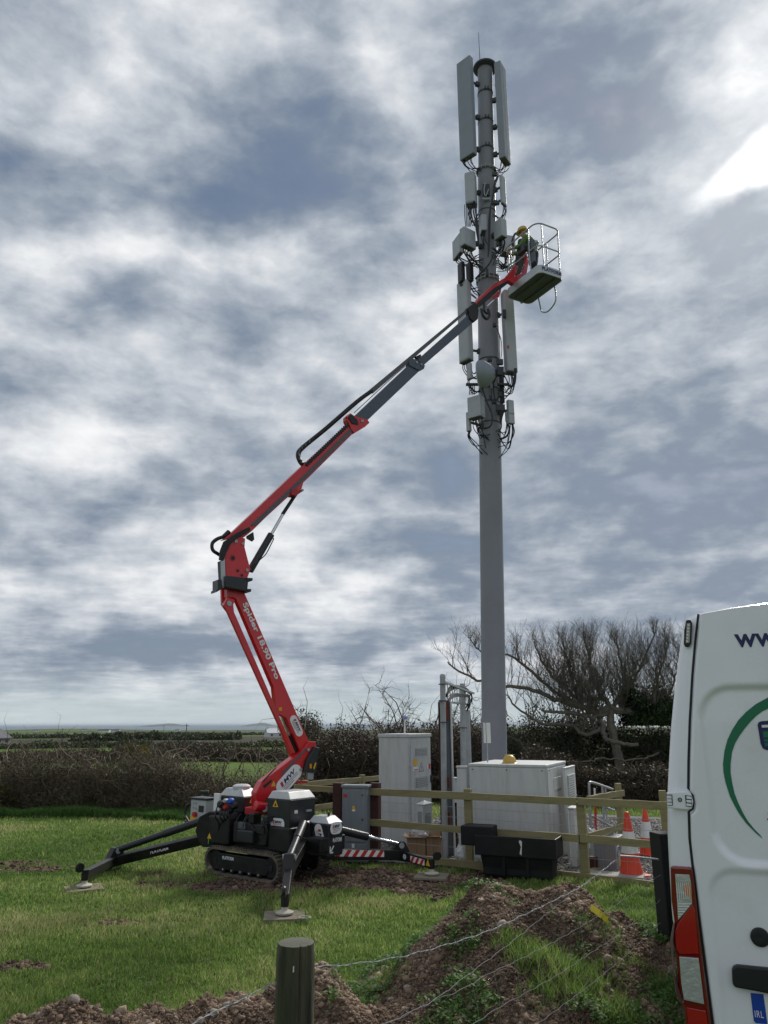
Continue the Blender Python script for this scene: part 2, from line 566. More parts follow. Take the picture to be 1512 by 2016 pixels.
M_grass = leafmat('grass_blades', [(.085, .150, .036), (.16, .255, .060), (.24, .335, .090), (.40, .40, .19)], 0.55)
M_weed = leafmat('weed_leaves', [(.05, .12, .028), (.10, .20, .045), (.15, .26, .065)], 0.4)
M_bramble = leafmat('bramble_leaves', [(.030, .026, .018), (.080, .058, .040), (.060, .078, .028), (.14, .105, .072), (.21, .165, .115)], 0.2)
M_brown = leafmat('dead_leaves', [(.035, .028, .020), (.065, .050, .034), (.10, .078, .052)], 0.15)
M_ever = leafmat('evergreen_leaves', [(.012, .022, .009), (.022, .042, .014), (.045, .07, .022)], 0.15, 0.5)
M_farleaf = leafmat('far_leaves', [(.030, .040, .018), (.050, .066, .026), (.085, .10, .040)], 0.1)
M_gorse = leafmat('gorse_flowers', [(.035, .045, .015), (.10, .09, .02), (.40, .27, .02)], 0.2)
M_twig = mat('twigs', (.075, .058, .044), 0.85, var=0.3, vscale=2)
M_twig2 = mat('pale_twigs', (.22, .18, .13), 0.85, var=0.3, vscale=2)
M_bark = mat('bark', (.135, .118, .098), 0.9, var=0.35, vscale=3, bump=0.01, bscale=12)
M_straw = mat('straw', (.36, .26, .17), 0.8, var=0.3, vscale=8)
M_soil = mat('soil', (.105, .068, .046), 0.95, col2=(.165, .115, .080), vscale=5, var=0.4, bump=0.02, bscale=22)
M_clod = mat('clods', (.12, .08, .055), 0.95, attr='rnd', col2=[(.065, .042, .030), (.155, .102, .070), (.25, .172, .122), (.38, .29, .215)], bump=0.006, bscale=60)
M_stone = mat('stones', (.26, .215, .175), 0.85, col2=(.36, .32, .27), vscale=9, var=0.25, bump=0.003, bscale=60, objvar=True)

# ------------------------------------------------------------------ ground
FRONT_A = at(740, 1600, 12.9); FRONT_A.z = 0
FRONT_B = at(1300, 1600, 11.05); FRONT_B.z = 0
PF = Plane(FRONT_A, FRONT_B - FRONT_A)                 # the plane of the compound's front fence
C0 = PF.pt(591, 1560); C0.z = 0
side_far = at(745, 1527, 16.0); side_far.z = 0
SIDE = (side_far - C0).normalized()
FR_END = C0 + PF.u * (9.0 if PF.u.x > 0 else -9.0)
if PF.u.x < 0: PF.u = -PF.u
POLY = [C0, C0 + PF.u * 9.0, C0 + PF.u * 9.0 + SIDE * 8.5, C0 + SIDE * 8.5]

def in_compound(x, y, m=0.0):
    X = np.asarray(x) - C0.x; Y = np.asarray(y) - C0.y
    det = PF.u.x * SIDE.y - PF.u.y * SIDE.x
    a = (X * SIDE.y - Y * SIDE.x) / det; b = (PF.u.x * Y - PF.u.y * X) / det
    return (a > -m) & (a < 9 + m) & (b > -m) & (b < 8.5 + m)

_pd = np.log(np.array([1, 32, 60, 150, 600, 2000, 4500, 5600, 20000]))
_pz = np.array([0, 0, -.15, -1.2, -5.6, -16.5, -31, -44, -60])
def base_z(x, y):
    x = np.asarray(x, dtype=float); y = np.asarray(y, dtype=float)
    D = np.sqrt(x * x + y * y) + 1e-6
    z = np.interp(np.log(np.maximum(D, 1.0)), _pd, _pz)
    front = ss(-0.5, 0.3, y / D)
    z = z * front - (1 - front) * np.clip(D - 60, 0, 8000) * 0.0015
    z = z + fbm(x * .35, y * .35, 3, 3) * .10 * (1 - np.exp(-D / 6)) * (D < 60)
    z = z + fbm(x * .0016 + 9, y * .0016, 4, 5) * np.clip((D - 200) * .0035, 0, 7) * (1 - ss(4400, 5400, D))
    az = np.degrees(np.arctan2(x, np.maximum(y, 1e-3)))
    z = z + 9.5 * np.exp(-((az + 22) / 6.0) ** 2) * ss(2200, 3400, D) * (1 - ss(3900, 4700, D)) * (y > 0)
    z = z + 7 * ss(-1.5, 6, az) * ss(900, 2500, D) * (1 - ss(4200, 5200, D)) * (y > 0)
    bank = .62 * (1 - ss(2.2, 5.4, y + 0.2 * x))
    van = .30 * ss(1.6, 2.6, x) * (1 - ss(8.6, 10.6, y))
    z = np.where(D < 40, np.maximum(z + bank * (1 - ss(1.6, 2.6, x)), 0) + van + np.minimum(z, 0), z)
    return z

DIRT = [(25, 1698, .55, .28), (70, 1710, .6, .22), (330, 1742, .35, .2), (300, 1722, .25, .15), (600, 1722, 1.2, .7), (700, 1722, 1.2, .5), (800, 1738, .9, .6),
        (880, 1735, .9, .5), (850, 1760, .5, .4), (480, 1745, .9, .45), (40, 1905, .28, .18), (240, 1818, .22, .12), (650, 1745, .5, .3), (960, 1725, .8, .4)]
DIRTW = [(gz(a, b), rx * K, ry * K) for a, b, rx, ry in DIRT]
def dirt(x, y):
    m = np.zeros_like(np.asarray(x, dtype=float))
    for p, rx, ry in DIRTW:
        m = np.maximum(m, np.exp(-((x - p.x) / rx) ** 2 - ((y - p.y) / ry) ** 2))
    return m * 1.2 + fbm(x * 1.9, y * 1.9, 5, 21, .7) * 1.5

th = np.concatenate([np.radians(np.linspace(-42, 42, 460)), np.radians(np.linspace(43, 317, 110))])
rr = np.concatenate([np.linspace(.6, 9, 110), np.geomspace(9.1, 60, 150), np.geomspace(62, 14000, 150)])
TH, RR = np.meshgrid(th, rr)
gx, gy = RR * np.sin(TH), RR * np.cos(TH)
gzv = base_z(gx, gy)
dm = dirt(gx, gy) * (RR < 30)
gzv = gzv - .02 * np.clip(dm, 0, 1) * (RR < 30)
inc = in_compound(gx, gy, -0.15)
gzv = np.where(inc, -0.03, gzv)
nT, nR = len(th), len(rr)
Vg = np.stack([gx, gy, gzv], -1).reshape(-1, 3)
cc = np.array([[0, 0, float(base_z(0.0, 0.01))]])
idx = np.arange(nT * nR).reshape(nR, nT)
q = np.stack([idx[:-1, :], np.roll(idx, -1, 1)[:-1, :], np.roll(idx, -1, 1)[1:, :], idx[1:, :]], -1).reshape(-1, 4)[:, ::-1]
far = ss(28, 60, RR).reshape(-1)
M_ground = bpy.data.materials.new('ground'); M_ground.use_nodes = True
def ground_material(m):
    nt = m.node_tree; N, L = nt.nodes, nt.links; b = N['Principled BSDF']; b.inputs['Roughness'].default_value = 1.0; b.inputs['Specular IOR Level'].default_value = 0.1
    g = N.new('ShaderNodeNewGeometry')
    def noise(sc, det=6, ro=0.65):
        n = N.new('ShaderNodeTexNoise'); n.inputs['Scale'].default_value = sc; n.inputs['Detail'].default_value = det; n.inputs['Roughness'].default_value = ro
        L.new(g.outputs['Position'], n.inputs['Vector']); return n.outputs['Fac']
    def ramp(v, st):
        r = N.new('ShaderNodeValToRGB'); L.new(v, r.inputs[0]); e = r.color_ramp.elements
        while len(e) < len(st): e.new(0.5)
        for i, (p, c) in enumerate(st): e[i].position = p; e[i].color = (*c, 1)
        return r.outputs[0]
    def mix(f, a, b_):
        n = N.new('ShaderNodeMix'); n.data_type = 'RGBA'; L.new(f, n.inputs[0]); L.new(a, n.inputs[6]); L.new(b_, n.inputs[7]); return n.outputs[2]
    def attr(a):
        n = N.new('ShaderNodeAttribute'); n.attribute_name = a; return n.outputs['Fac']
    near = ramp(noise(1.5), [(.3, (.040, .070, .016)), (.5, (.075, .12, .026)), (.7, (.12, .15, .04))])
    soil = ramp(noise(6), [(.3, (.060, .040, .028)), (.5, (.12, .082, .058)), (.7, (.19, .14, .10))])
    d = N.new('ShaderNodeMapRange'); L.new(attr('dirt'), d.inputs['Value']); d.inputs['From Min'].default_value = .42; d.inputs['From Max'].default_value = .62
    near = mix(d.outputs[0], near, soil)
    mp = N.new('ShaderNodeMapping'); L.new(g.outputs['Position'], mp.inputs[0]); mp.inputs['Scale'].default_value = (.0050, .0028, .001); mp.inputs['Rotation'].default_value = (0, 0, .3)
    v = N.new('ShaderNodeTexVoronoi'); L.new(mp.outputs[0], v.inputs['Vector']); v.inputs['Scale'].default_value = 1.0
    sx = N.new('ShaderNodeSeparateColor'); L.new(v.outputs['Color'], sx.inputs[0])
    fields = ramp(sx.outputs[0], [(0, (.040, .042, .028)), (.25, (.052, .046, .036)), (.45, (.060, .085, .028)), (.7, (.085, .13, .032)), (1, (.10, .105, .05))])
    hs = N.new('ShaderNodeHueSaturation'); L.new(fields, hs.inputs['Color'])
    mr = N.new('ShaderNodeMapRange'); L.new(noise(.06, 8), mr.inputs['Value']); mr.inputs['From Min'].default_value = .3; mr.inputs['From Max'].default_value = .7; mr.inputs['To Min'].default_value = .7; mr.inputs['To Max'].default_value = 1.3
    L.new(mr.outputs[0], hs.inputs['Value'])
    meadow = ramp(noise(.5), [(.3, (.075, .125, .025)), (.7, (.125, .18, .045))])
    ff = N.new('ShaderNodeMapRange'); L.new(attr('farther'), ff.inputs['Value'])
    near2 = mix(attr('far'), near, meadow)
    L.new(mix(ff.outputs[0], near2, hs.outputs[0]), b.inputs['Base Color'])
    bp = N.new('ShaderNodeBump'); bp.inputs['Distance'].default_value = 0.02; L.new(noise(25), bp.inputs['Height']); L.new(bp.outputs[0], b.inputs['Normal'])
ground_material(M_ground)
ground = np_mesh('ground', np.concatenate([Vg, cc]), q, M_ground, smooth=True,
                 rnd={'dirt': ('POINT', np.append(np.where(RR < 30, dm, -1).reshape(-1), 0)), 'far': ('POINT', np.append(far, 0)), 'farther': ('POINT', np.append(ss(90, 160, RR).reshape(-1), 0))})
tag(ground, kind='structure')

# compound surface of grey gravel, one slab with its own thickness
M_gravel = mat('gravel', (.11, .105, .10), 0.95, col2=(.18, .175, .165), vscale=30, var=0.35, bump=0.02, bscale=60)
mb = MB(); mb.prism([p + UP * (-0.05) for p in POLY], UP * 0.085)
tag(mb.build('gravel_surface', M_gravel), kind='structure')
gp = RNG.random((26000, 2))
gp = gp[gp[:, 1] < 1.0]
aa = gp[:, 0] * 9; bb = gp[:, 1] ** 1.7 * 8
gX = C0.x + PF.u.x * aa + SIDE.x * bb; gY = C0.y + PF.u.y * aa + SIDE.y * bb
_g = (1 + 5 ** .5) / 2
ICO_V = np.array([(-1, _g, 0), (1, _g, 0), (-1, -_g, 0), (1, -_g, 0), (0, -1, _g), (0, 1, _g), (0, -1, -_g), (0, 1, -_g), (_g, 0, -1), (_g, 0, 1), (-_g, 0, -1), (-_g, 0, 1)]) / (1 + _g * _g) ** .5
ICO_F = np.array([(0, 11, 5), (0, 5, 1), (0, 1, 7), (0, 7, 10), (0, 10, 11), (1, 5, 9), (5, 11, 4), (11, 10, 2), (10, 7, 6), (7, 1, 8), (3, 9, 4), (3, 4, 2), (3, 2, 6), (3, 6, 8), (3, 8, 9), (4, 9, 5), (2, 4, 11), (6, 2, 10), (8, 6, 7), (9, 8, 1)])
def lumps(name, X, Y, Z, R, m, parent=None, squash=0.75, rnd=None, **props):
    """many small irregular crumbs in one mesh"""
    n = len(X)
    P = ICO_V[None] * (1 + (RNG.random((n, 12, 1)) - .5) * .75) * RNG.uniform(.65, 1.25, (n, 1, 3)) + (RNG.random((n, 12, 3)) - .5) * .25
    a = RNG.random(n) * 6.28; ca, sa = np.cos(a), np.sin(a)
    x = P[:, :, 0] * ca[:, None] - P[:, :, 1] * sa[:, None]; y = P[:, :, 0] * sa[:, None] + P[:, :, 1] * ca[:, None]
    V = np.stack([x, y, P[:, :, 2] * squash], -1) * np.asarray(R)[:, None, None] + np.stack([X, Y, Z], -1)[:, None, :]
    Fc = (ICO_F[None] + (np.arange(n) * 12)[:, None, None]).reshape(-1, 3)
    rv = RNG.random(n) if rnd is None else rnd
    return np_mesh(name, V.reshape(-1, 3), Fc, m, parent, rnd={'rnd': ('FACE', np.repeat(rv, 20))}, **props)
M_pebble = mat('pebbles', (.3, .29, .27), 0.9, attr='rnd', col2=[(.07, .066, .062), (.13, .125, .12), (.20, .195, .185), (.30, .29, .27)])
lumps('gravel', gX, gY, np.full(len(gX), .04), RNG.uniform(.010, .026, len(gX)), M_pebble, kind='stuff', label='grey loose gravel covering the fenced compound', category='gravel')

# sea and islands
M_sea = mat('sea_water', (.075, .125, .150), 0.55, spec=0.3, var=0.12, vscale=.0006)
n = 96; RS = 70000
mb = MB(); mb.add([(0, 0, -40)] + [(RS * math.cos(2 * math.pi * k / n), RS * math.sin(2 * math.pi * k / n), -40) for k in range(n)], [(0, k + 1, (k + 1) % n + 1) for k in range(n)])
tag(mb.build('sea', M_sea), kind='structure')
M_isle = mat('island_land', (.035, .045, .035), 1.0, var=0.3, vscale=.002)
for (pl, pr, ytop, D) in ((282, 372, 1419, 14500), (478, 545, 1418.6, 13500)):
    xa, xb = [(ray(p, 1424).x / ray(p, 1424).y) * D for p in (pl, pr)]
    nx, ny = 60, 8
    X, Y = np.meshgrid(np.linspace(xa, xb, nx), np.linspace(D - 500, D + 500, ny))
    tt = (X - xa) / (xb - xa)
    hgt = 58 * np.sin(np.pi * np.clip(tt, 0, 1)) ** .6 * (.75 + .6 * fbm(X * .0022, Y * .0022, 3, 8)) * np.exp(-((Y - D) / 420) ** 2) - 42 + 18 * np.exp(-((tt - .6) / .15) ** 2) * np.exp(-((Y - D) / 420) ** 2)
    i2 = np.arange(nx * ny).reshape(ny, nx)
    qq = np.stack([i2[:-1, :-1], i2[:-1, 1:], i2[1:, 1:], i2[1:, :-1]], -1).reshape(-1, 4)
    tag(np_mesh('island_hills', np.stack([X, Y, hgt], -1).reshape(-1, 3), qq, M_isle, smooth=True), kind='structure')

# ------------------------------------------------------------------ vegetation builders
def leafcloud(name, P, size, m, parent=None, rnd=None, flat=0.0, asp=0.6, **props):
    """leaf-sized quads at points P, each folded along its middle"""
    n = len(P)
    nrm = RNG.normal(size=(n, 3)); nrm[:, 2] += flat * np.sign(nrm[:, 2] + 1e-9) ; nrm /= np.linalg.norm(nrm, axis=1)[:, None]
    t = np.cross(nrm, RNG.normal(size=(n, 3))); t /= np.linalg.norm(t, axis=1)[:, None]
    b = np.cross(nrm, t)
    s = np.asarray(size)[:, None] if np.ndim(size) else np.full((n, 1), size)
    s = s * RNG.uniform(.6, 1.3, (n, 1))
    V = np.stack([P - t * s, P + b * s * asp - nrm * s * .15, P + t * s, P - b * s * asp - nrm * s * .15], 1).reshape(-1, 3)
    Fq = np.arange(n * 4).reshape(n, 4)
    return np_mesh(name, V, Fq, m, parent, rnd={'rnd': ('FACE', RNG.random(n) if rnd is None else rnd)}, **props)

def segs(name, P0, P1, R0, R1, m, parent=None, k=3, **props):
    P0, P1 = np.asarray(P0, float), np.asarray(P1, float); R0, R1 = np.asarray(R0, float), np.asarray(R1, float)
    d = P1 - P0; d /= np.linalg.norm(d, axis=1)[:, None] + 1e-9
    ref = np.where(np.abs(d[:, 2:3]) < .9, np.array([[0, 0, 1.]]), np.array([[1., 0, 0]]))
    x = np.cross(d, ref); x /= np.linalg.norm(x, axis=1)[:, None]; y = np.cross(d, x)
    V = []
    for (P, R) in ((P0, R0), (P1, R1)):
        for j in range(k):
            a = 2 * math.pi * j / k
            V.append(P + (x * math.cos(a) + y * math.sin(a)) * R[:, None])
    V = np.stack(V, 1).reshape(-1, 3); n = len(P0)
    f = np.array([[j, (j + 1) % k, (j + 1) % k + k, j + k] for j in range(k)])
    Fq = (f[None] + (np.arange(n) * 2 * k)[:, None, None]).reshape(-1, 4)
    return np_mesh(name, V, Fq, m, parent, **props)

def curly(P, L, up=0.5, steps=4, r=0.004, curl=0.5, dirs=None):
    """random bent twigs starting at points P; returns segment arrays"""
    n = len(P); d = RNG.normal(size=(n, 3)) if dirs is None else dirs.copy()
    d[:, 2] += up; d /= np.linalg.norm(d, axis=1)[:, None]
    A, B, Ra, Rb = [], [], [], []
    p = P.copy(); Lx = np.asarray(L) * RNG.uniform(.6, 1.3, n); r = np.asarray(r) * np.ones(n)
    for i in range(steps):
        q_ = p + d * (Lx / steps)[:, None]
        A.append(p); B.append(q_); Ra.append(r * (1 - i / (steps + .5))); Rb.append(r * (1 - (i + 1) / (steps + .5)))
        p = q_; d = d + RNG.normal(size=(n, 3)) * curl; d /= np.linalg.norm(d, axis=1)[:, None]
    return [np.concatenate(v) for v in (A, B, Ra, Rb)]

def polyline(pts, t):
    P = np.array([[p[0], p[1]] for p in pts]); s = np.concatenate([[0], np.cumsum(np.linalg.norm(np.diff(P, axis=0), axis=1))]); s /= s[-1]
    return np.interp(t, s, P[:, 0]), np.interp(t, s, P[:, 1])

def hedge(label, pts, height, depth, nleaf, leaf, ntwig, m_leaf, seed=0, twig_l=0.4, group=None, name='hedge', cat='hedge', stick=60, m_t=None, rough=1.0, twr=0.004, lift=0.0):
    t = RNG.random(nleaf); x, y = polyline(pts, t)
    v = RNG.uniform(-1, 1, nleaf)
    y = y + v * depth / 2
    hh = height * (0.74 + rough * (1.15 * fbm(x * (.9 / max(height, .5)), y * .5, 5, seed + 3, .65) + .9 * fbm(x * .22, y * .1, 2, seed + 30))) * (1 - .35 * v ** 2) * RNG.choice([1, 1, 1.18], nleaf)
    u = RNG.random(nleaf) ** .8
    z0 = base_z(x, y)
    P = np.stack([x + RNG.normal(size=nleaf) * .05 * height, y + RNG.normal(size=nleaf) * .05, z0 + lift + u * hh], -1)
    cl = fbm(P[:, 0] * 2.2 / height, P[:, 2] * 3 / height + P[:, 1], 3, seed + 9)
    keep = cl > -.16
    P = P[keep]; rv = np.clip(.45 + cl[keep] * 1.1 + RNG.normal(size=keep.sum()) * .16, 0, 1)
    o = thing(name, label, cat, (float(np.mean(x)), float(np.mean(y)), float(z0.mean())), group)
    leafcloud('leaves', P, leaf, m_leaf, o, rv, kind='stuff')
    if ntwig:
        j = RNG.integers(0, len(P), ntwig)
        A = curly(P[j] - np.array([0, 0, .1 * height]), np.full(ntwig, twig_l), .9, 4, twr, .35)
        segs('twigs', *A, m_t or M_twig, o, kind='stuff')
    if stick:
        t = RNG.random(stick); x, y = polyline(pts, t); y = y + RNG.uniform(-.4, .2, stick) * depth
        z = base_z(x, y) + height * RNG.uniform(.05, .8, stick)
        A = curly(np.stack([x, y, z], -1), RNG.uniform(.25, .75, stick) * height, 1.1, 5, twr * RNG.uniform(1.2, 3.6, stick), .42)
        segs('dead_branches', *A, M_twig2, o, kind='stuff')
    return o

def G(px, D):            # ground point below pixel column px at real distance D
    r = ray(px, 1500); return (r.x / r.y * D, D)
# ------------------------------------------------------------------ field grass
def blades(name, x, y, z, h, w, m, rnd, lean=0.5, label=None, **props):
    n = len(x); a = RNG.random(n) * 6.283; ca, sa = np.cos(a), np.sin(a)
    b = RNG.random(n) * 6.283; l = h * lean * RNG.uniform(.2, 1.2, n)
    lx, ly = np.cos(b) * l, np.sin(b) * l
    B = np.stack([x, y, z], -1)
    sd = np.stack([ca, sa, np.zeros(n)], -1) * (w / 2)[:, None]
    mid = B + np.stack([lx * .35, ly * .35, h * .6], -1)
    tip = B + np.stack([lx, ly, h], -1)
    V = np.stack([B - sd, B + sd, mid + sd * .75, mid - sd * .75, tip], 1).reshape(-1, 3)
    i = (np.arange(n) * 5)[:, None]
    F3 = np.concatenate([i + [0, 1, 2], i + [0, 2, 3], i + [3, 2, 4]], 1).reshape(-1, 3)
    return np_mesh(name, V, F3, m, rnd={'rnd': ('FACE', np.repeat(rnd, 3))}, **props)

# heap heights (real metres)
HEAPS_BIG = [(1.35, 7.85, .85, .85, .74), (.62, 7.35, .6, .7, .34), (1.05, 6.6, .8, .8, .40), (1.8, 7.6, .3, .5, .2), (.65, 5.6, .9, .7, .22), (.15, 6.6, .5, .6, .14)]
HEAPS_LOW = [(-2.5, 5.45, .5, .5, .26), (-1.9, 5.75, .55, .45, .36), (-1.2, 6.0, .5, .45, .36), (-.62, 6.35, .4, .45, .46), (-.15, 6.2, .4, .5, .30), (-1.4, 5.2, 1.3, .6, .3), (.1, 5.4, .5, .5, .2)]
def heap_h(x, y, H):
    z = np.zeros_like(x)
    for cx, cy, sx, sy, a in H:
        z = z + a * np.exp(-((x - cx) / sx) ** 2 - ((y - cy) / sy) ** 2) * (1 if a > 0 else 1)
    d = ss(.04, .22, z)
    z = z + d * (fbm(x * 2.2, y * 2.2, 3, 31) * .30 + fbm(x * 6.3, y * 6.3, 3, 32) * .13 + fbm(x * 17, y * 17, 3, 33) * .075 - np.abs(fbm(x * 9, y * 9, 3, 34)) * .08)
    return z, d

def heap_top(x, y):
    a, da = heap_h(x, y, HEAPS_BIG); b, db = heap_h(x, y, HEAPS_LOW)
    return np.maximum(a, b), np.maximum(da, db)

def heap(H, x0, x1, y0, y1, name, label, n_clod, n_stone, seed):
    st = .022
    X, Y = np.meshgrid(np.arange(x0, x1, st), np.arange(y0, y1, st))
    z, d = heap_h(X, Y, H)
    Z = base_z(X, Y) + np.where(z > .035, z, -.06) - .02
    ny, nx = X.shape
    i2 = np.arange(nx * ny).reshape(ny, nx)
    qq = np.stack([i2[:-1, :-1], i2[:-1, 1:], i2[1:, 1:], i2[1:, :-1]], -1).reshape(-1, 4)
    zq = z.reshape(-1)[qq].max(1); qq = qq[zq > .02]
    used = np.unique(qq); remap = -np.ones(nx * ny, int); remap[used] = np.arange(len(used))
    cx, cy = H[0][0], H[0][1]
    o = thing(name, label, 'earth mound', (cx, cy, float(base_z(cx, cy))))
    P = np.stack([X, Y, Z], -1).reshape(-1, 3)[used]
    np_mesh('soil', P, remap[qq], M_soil, o, smooth=True)
    def pick(n, thr=.12, p=1.0):
        out = []
        while sum(len(q_) for q_ in out) < n:
            a = RNG.uniform(x0, x1, n * 2); b = RNG.uniform(y0, y1, n * 2); z_, d_ = heap_h(a, b, H)
            k = (d_ > thr)
            out.append(np.stack([a[k], b[k], base_z(a[k], b[k]) + z_[k] - .02], -1))
        return np.concatenate(out)[:n]
    c = pick(n_clod)
    cl = fbm(c[:, 0] * 3, c[:, 1] * 3, 3, seed)
    r = RNG.uniform(.005, .015, n_clod) * (1 + .5 * (cl > .04)) * (1 + (RNG.random(n_clod) > .985) * 1.0)
    lumps('clods', c[:, 0], c[:, 1], c[:, 2] + r * .3, r, M_clod, o, rnd=np.clip(.45 + cl * 1.0 + RNG.normal(size=n_clod) * .22, 0, 1), kind='stuff')
    # dead roots and straw matted through the soil
    c = pick(n_clod // 4); c[:, 2] += RNG.uniform(0, .015, len(c))
    A = curly(c, np.full(len(c), .06), .3, 3, .0016, .9)
    segs('straw', *A, M_straw, o, kind='stuff')
    # separate stones: three shapes shared by all
    protos = []
    for q_ in range(4):
        bm = bmesh.new(); bmesh.ops.create_icosphere(bm, subdivisions=2, radius=1.0)
        for v in bm.verts:
            f = 1 + (vnoise(v.co.x * 1.4 + q_ * 9 + 5, v.co.y * 1.4 + v.co.z * 1.1 + 7, q_) - .5) * .7
            v.co = Vector((v.co.x * f, v.co.y * f * .8, v.co.z * f * .6))
        me = bpy.data.meshes.new('stone'); bm.to_mesh(me); bm.free(); me.shade_smooth(); me.materials.append(M_stone); protos.append(me)
    c = pick(n_stone)
    for i, p in enumerate(c):
        s = bpy.data.objects.new('stone', protos[i % 4]); COL.objects.link(s); s.parent = o
        s.location = Vector(p) - world_of(o) + UP * .008
        rs = random.choice((.018, .022, .028, .034, .045)); s.scale = (rs, rs, rs); s.rotation_euler = (random.uniform(-.4, .4), random.uniform(-.4, .4), random.uniform(0, 6.28))
    return o

big_heap = heap(HEAPS_BIG, -.9, 3.2, 4.6, 9.6, 'dirt_mound', 'large weedy mound of dug brown soil and stones in front of the water trough', 60000, 110, 41)
low_heap = heap(HEAPS_LOW, -4.2, 1.2, 4.2, 7.6, 'dirt_mound', 'low bare ridge of stony brown soil beside the round wooden fence post', 48000, 100, 47)

NB = 430000
D_ = 1 / RNG.uniform(1 / 23.5, 1 / 4.6, NB)
an = np.radians(RNG.uniform(-33, 30, NB))
x, y = np.tan(an) * D_, D_
dd = dirt(x, y); ht, hd = heap_top(x, y)
kp = (~in_compound(x, y, -.05)) & (RNG.random(NB) > ss(.38, .55, dd)) & (ht < .05)
x, y, D_, dd = x[kp], y[kp], D_[kp], dd[kp]
cl = fbm(x * .9, y * .9, 4, 51); cl2 = fbm(x * 4, y * 4, 3, 52)
cl3 = fbm(x * .35 + 3, y * .35, 3, 57)
h = (.022 + .075 * np.clip(cl2 + .35, 0, 1) ** 1.3 + .035 * np.clip(cl + .35, 0, 1)) * RNG.uniform(.6, 1.35, len(x))
h *= 1 + 1.3 * ss(1.9, 2.6, x) * (1 - ss(8, 10, y)) + .8 * ss(20, 22, y)
w = np.maximum(.0045, D_ * .0011) * RNG.uniform(.7, 1.3, len(x))
rv = np.clip(.50 + cl * 1.1 + cl2 * .55 + cl3 * 1.3 + RNG.normal(size=len(x)) * .2 + (RNG.random(len(x)) > .965) * .4, 0, 1)
blades('grass', x, y, base_z(x, y) - .005, h, w, M_grass, rv, .7, kind='stuff', label='short green field grass around the tracked lift', category='grass')
# grass and weeds growing on the heaps, longer grass by the gateway
n = 110000
x = RNG.uniform(-2.5, 3.2, n); y = RNG.uniform(4.6, 9.0, n); ht, hd = heap_top(x, y)
pt = fbm(x * 1.5 + 4, y * 1.5, 4, 61, .65) + .19 * ss(.3, 1.4, x) * (1 - ss(6.6, 7.6, y)) - .13 * (x < -.2)
kp = (ht > .04) & (pt > .155) & (RNG.random(n) < .9)
x, y, ht, pt = x[kp], y[kp], ht[kp], pt[kp]
h = RNG.uniform(.03, .10, len(x)) * (1 + ss(.16, .32, pt) * .9)
rv = np.clip(.35 + RNG.normal(size=len(x)) * .18 + fbm(x * 4, y * 4, 2, 63), 0, 1)
blades('mound_grass', x, y, base_z(x, y) + ht - .03, h, np.full(len(x), .006), M_grass, rv, .8, kind='stuff', label='tufts of grass growing over the dug soil mounds', category='grass')
n = 9000
x = RNG.uniform(-.4, 2.9, n); y = RNG.uniform(4.8, 8.6, n); ht, hd = heap_top(x, y)
kp = (ht > .04) & (fbm(x * 1.8 + 9, y * 1.8, 4, 65, .65) > .09)
x, y, ht = x[kp], y[kp], ht[kp]; m_ = 7
P = np.stack([np.repeat(x, m_) + RNG.normal(size=len(x) * m_) * .03, np.repeat(y, m_) + RNG.normal(size=len(x) * m_) * .03, np.repeat(base_z(x, y) + ht, m_) + RNG.uniform(.0, .06, len(x) * m_)], -1)
leafcloud('weeds', P, .017, M_weed, None, flat=1.2, kind='stuff', label='small leafy weeds sprouting on the large soil mound', category='weeds')
# broad leaved weeds, dead stalks and churned crumbs in the turf
n = 26000; D2 = 1 / RNG.uniform(1 / 21, 1 / 5.2, n); a2 = np.radians(RNG.uniform(-31, 20, n)); x, y = np.tan(a2) * D2, D2
kp = (~in_compound(x, y, -.05)) & (fbm(x * 1.3 + 20, y * 1.3, 4, 81) > .07) & (heap_top(x, y)[0] < .04) & (dirt(x, y) < .4); x, y, D2 = x[kp], y[kp], D2[kp]
leafcloud('field_weeds', np.stack([x, y, base_z(x, y) + RNG.uniform(.02, .06, len(x))], -1), np.maximum(.012, D2 * .0015), M_weed, None, flat=1.5, kind='stuff', label='small broad leaved weeds dotted through the field grass', category='weeds')
n = 60000; D2 = 1 / RNG.uniform(1 / 21, 1 / 5.2, n); a2 = np.radians(RNG.uniform(-31, 20, n)); x, y = np.tan(a2) * D2, D2
dd2 = dirt(x, y); kp = (~in_compound(x, y, -.05)) & (dd2 > .40) & (heap_top(x, y)[0] < .04); x, y, D2 = x[kp], y[kp], D2[kp]
lumps('churned_soil', x, y, base_z(x, y) - .005, RNG.uniform(.008, .03, len(x)) * (1 + (RNG.random(len(x)) > .95) * 1.5), M_clod, rnd=np.clip(.3 + fbm(x * 2, y * 2, 3, 83) * 1.2 + RNG.normal(size=len(x)) * .15, 0, 1), kind='stuff', label='brown crumbs of churned earth on the bare patches of the field', category='soil')
n = 7000; D2 = 1 / RNG.uniform(1 / 19, 1 / 5.2, n); a2 = np.radians(RNG.uniform(-31, 20, n)); x, y = np.tan(a2) * D2, D2
kp = (~in_compound(x, y, -.05)) & (heap_top(x, y)[0] < .04) & (fbm(x * .8, y * .8 + 5, 3, 85) > .0); x, y, D2 = x[kp], y[kp], D2[kp]
A = curly(np.stack([x, y, base_z(x, y)], -1), RNG.uniform(.06, .13, len(x)), .7, 2, np.maximum(.0014, D2 * .00035), .5); segs('dead_stalks', *A, M_straw, None, kind='stuff', label='pale dead grass stalks scattered in the field', category='grass')
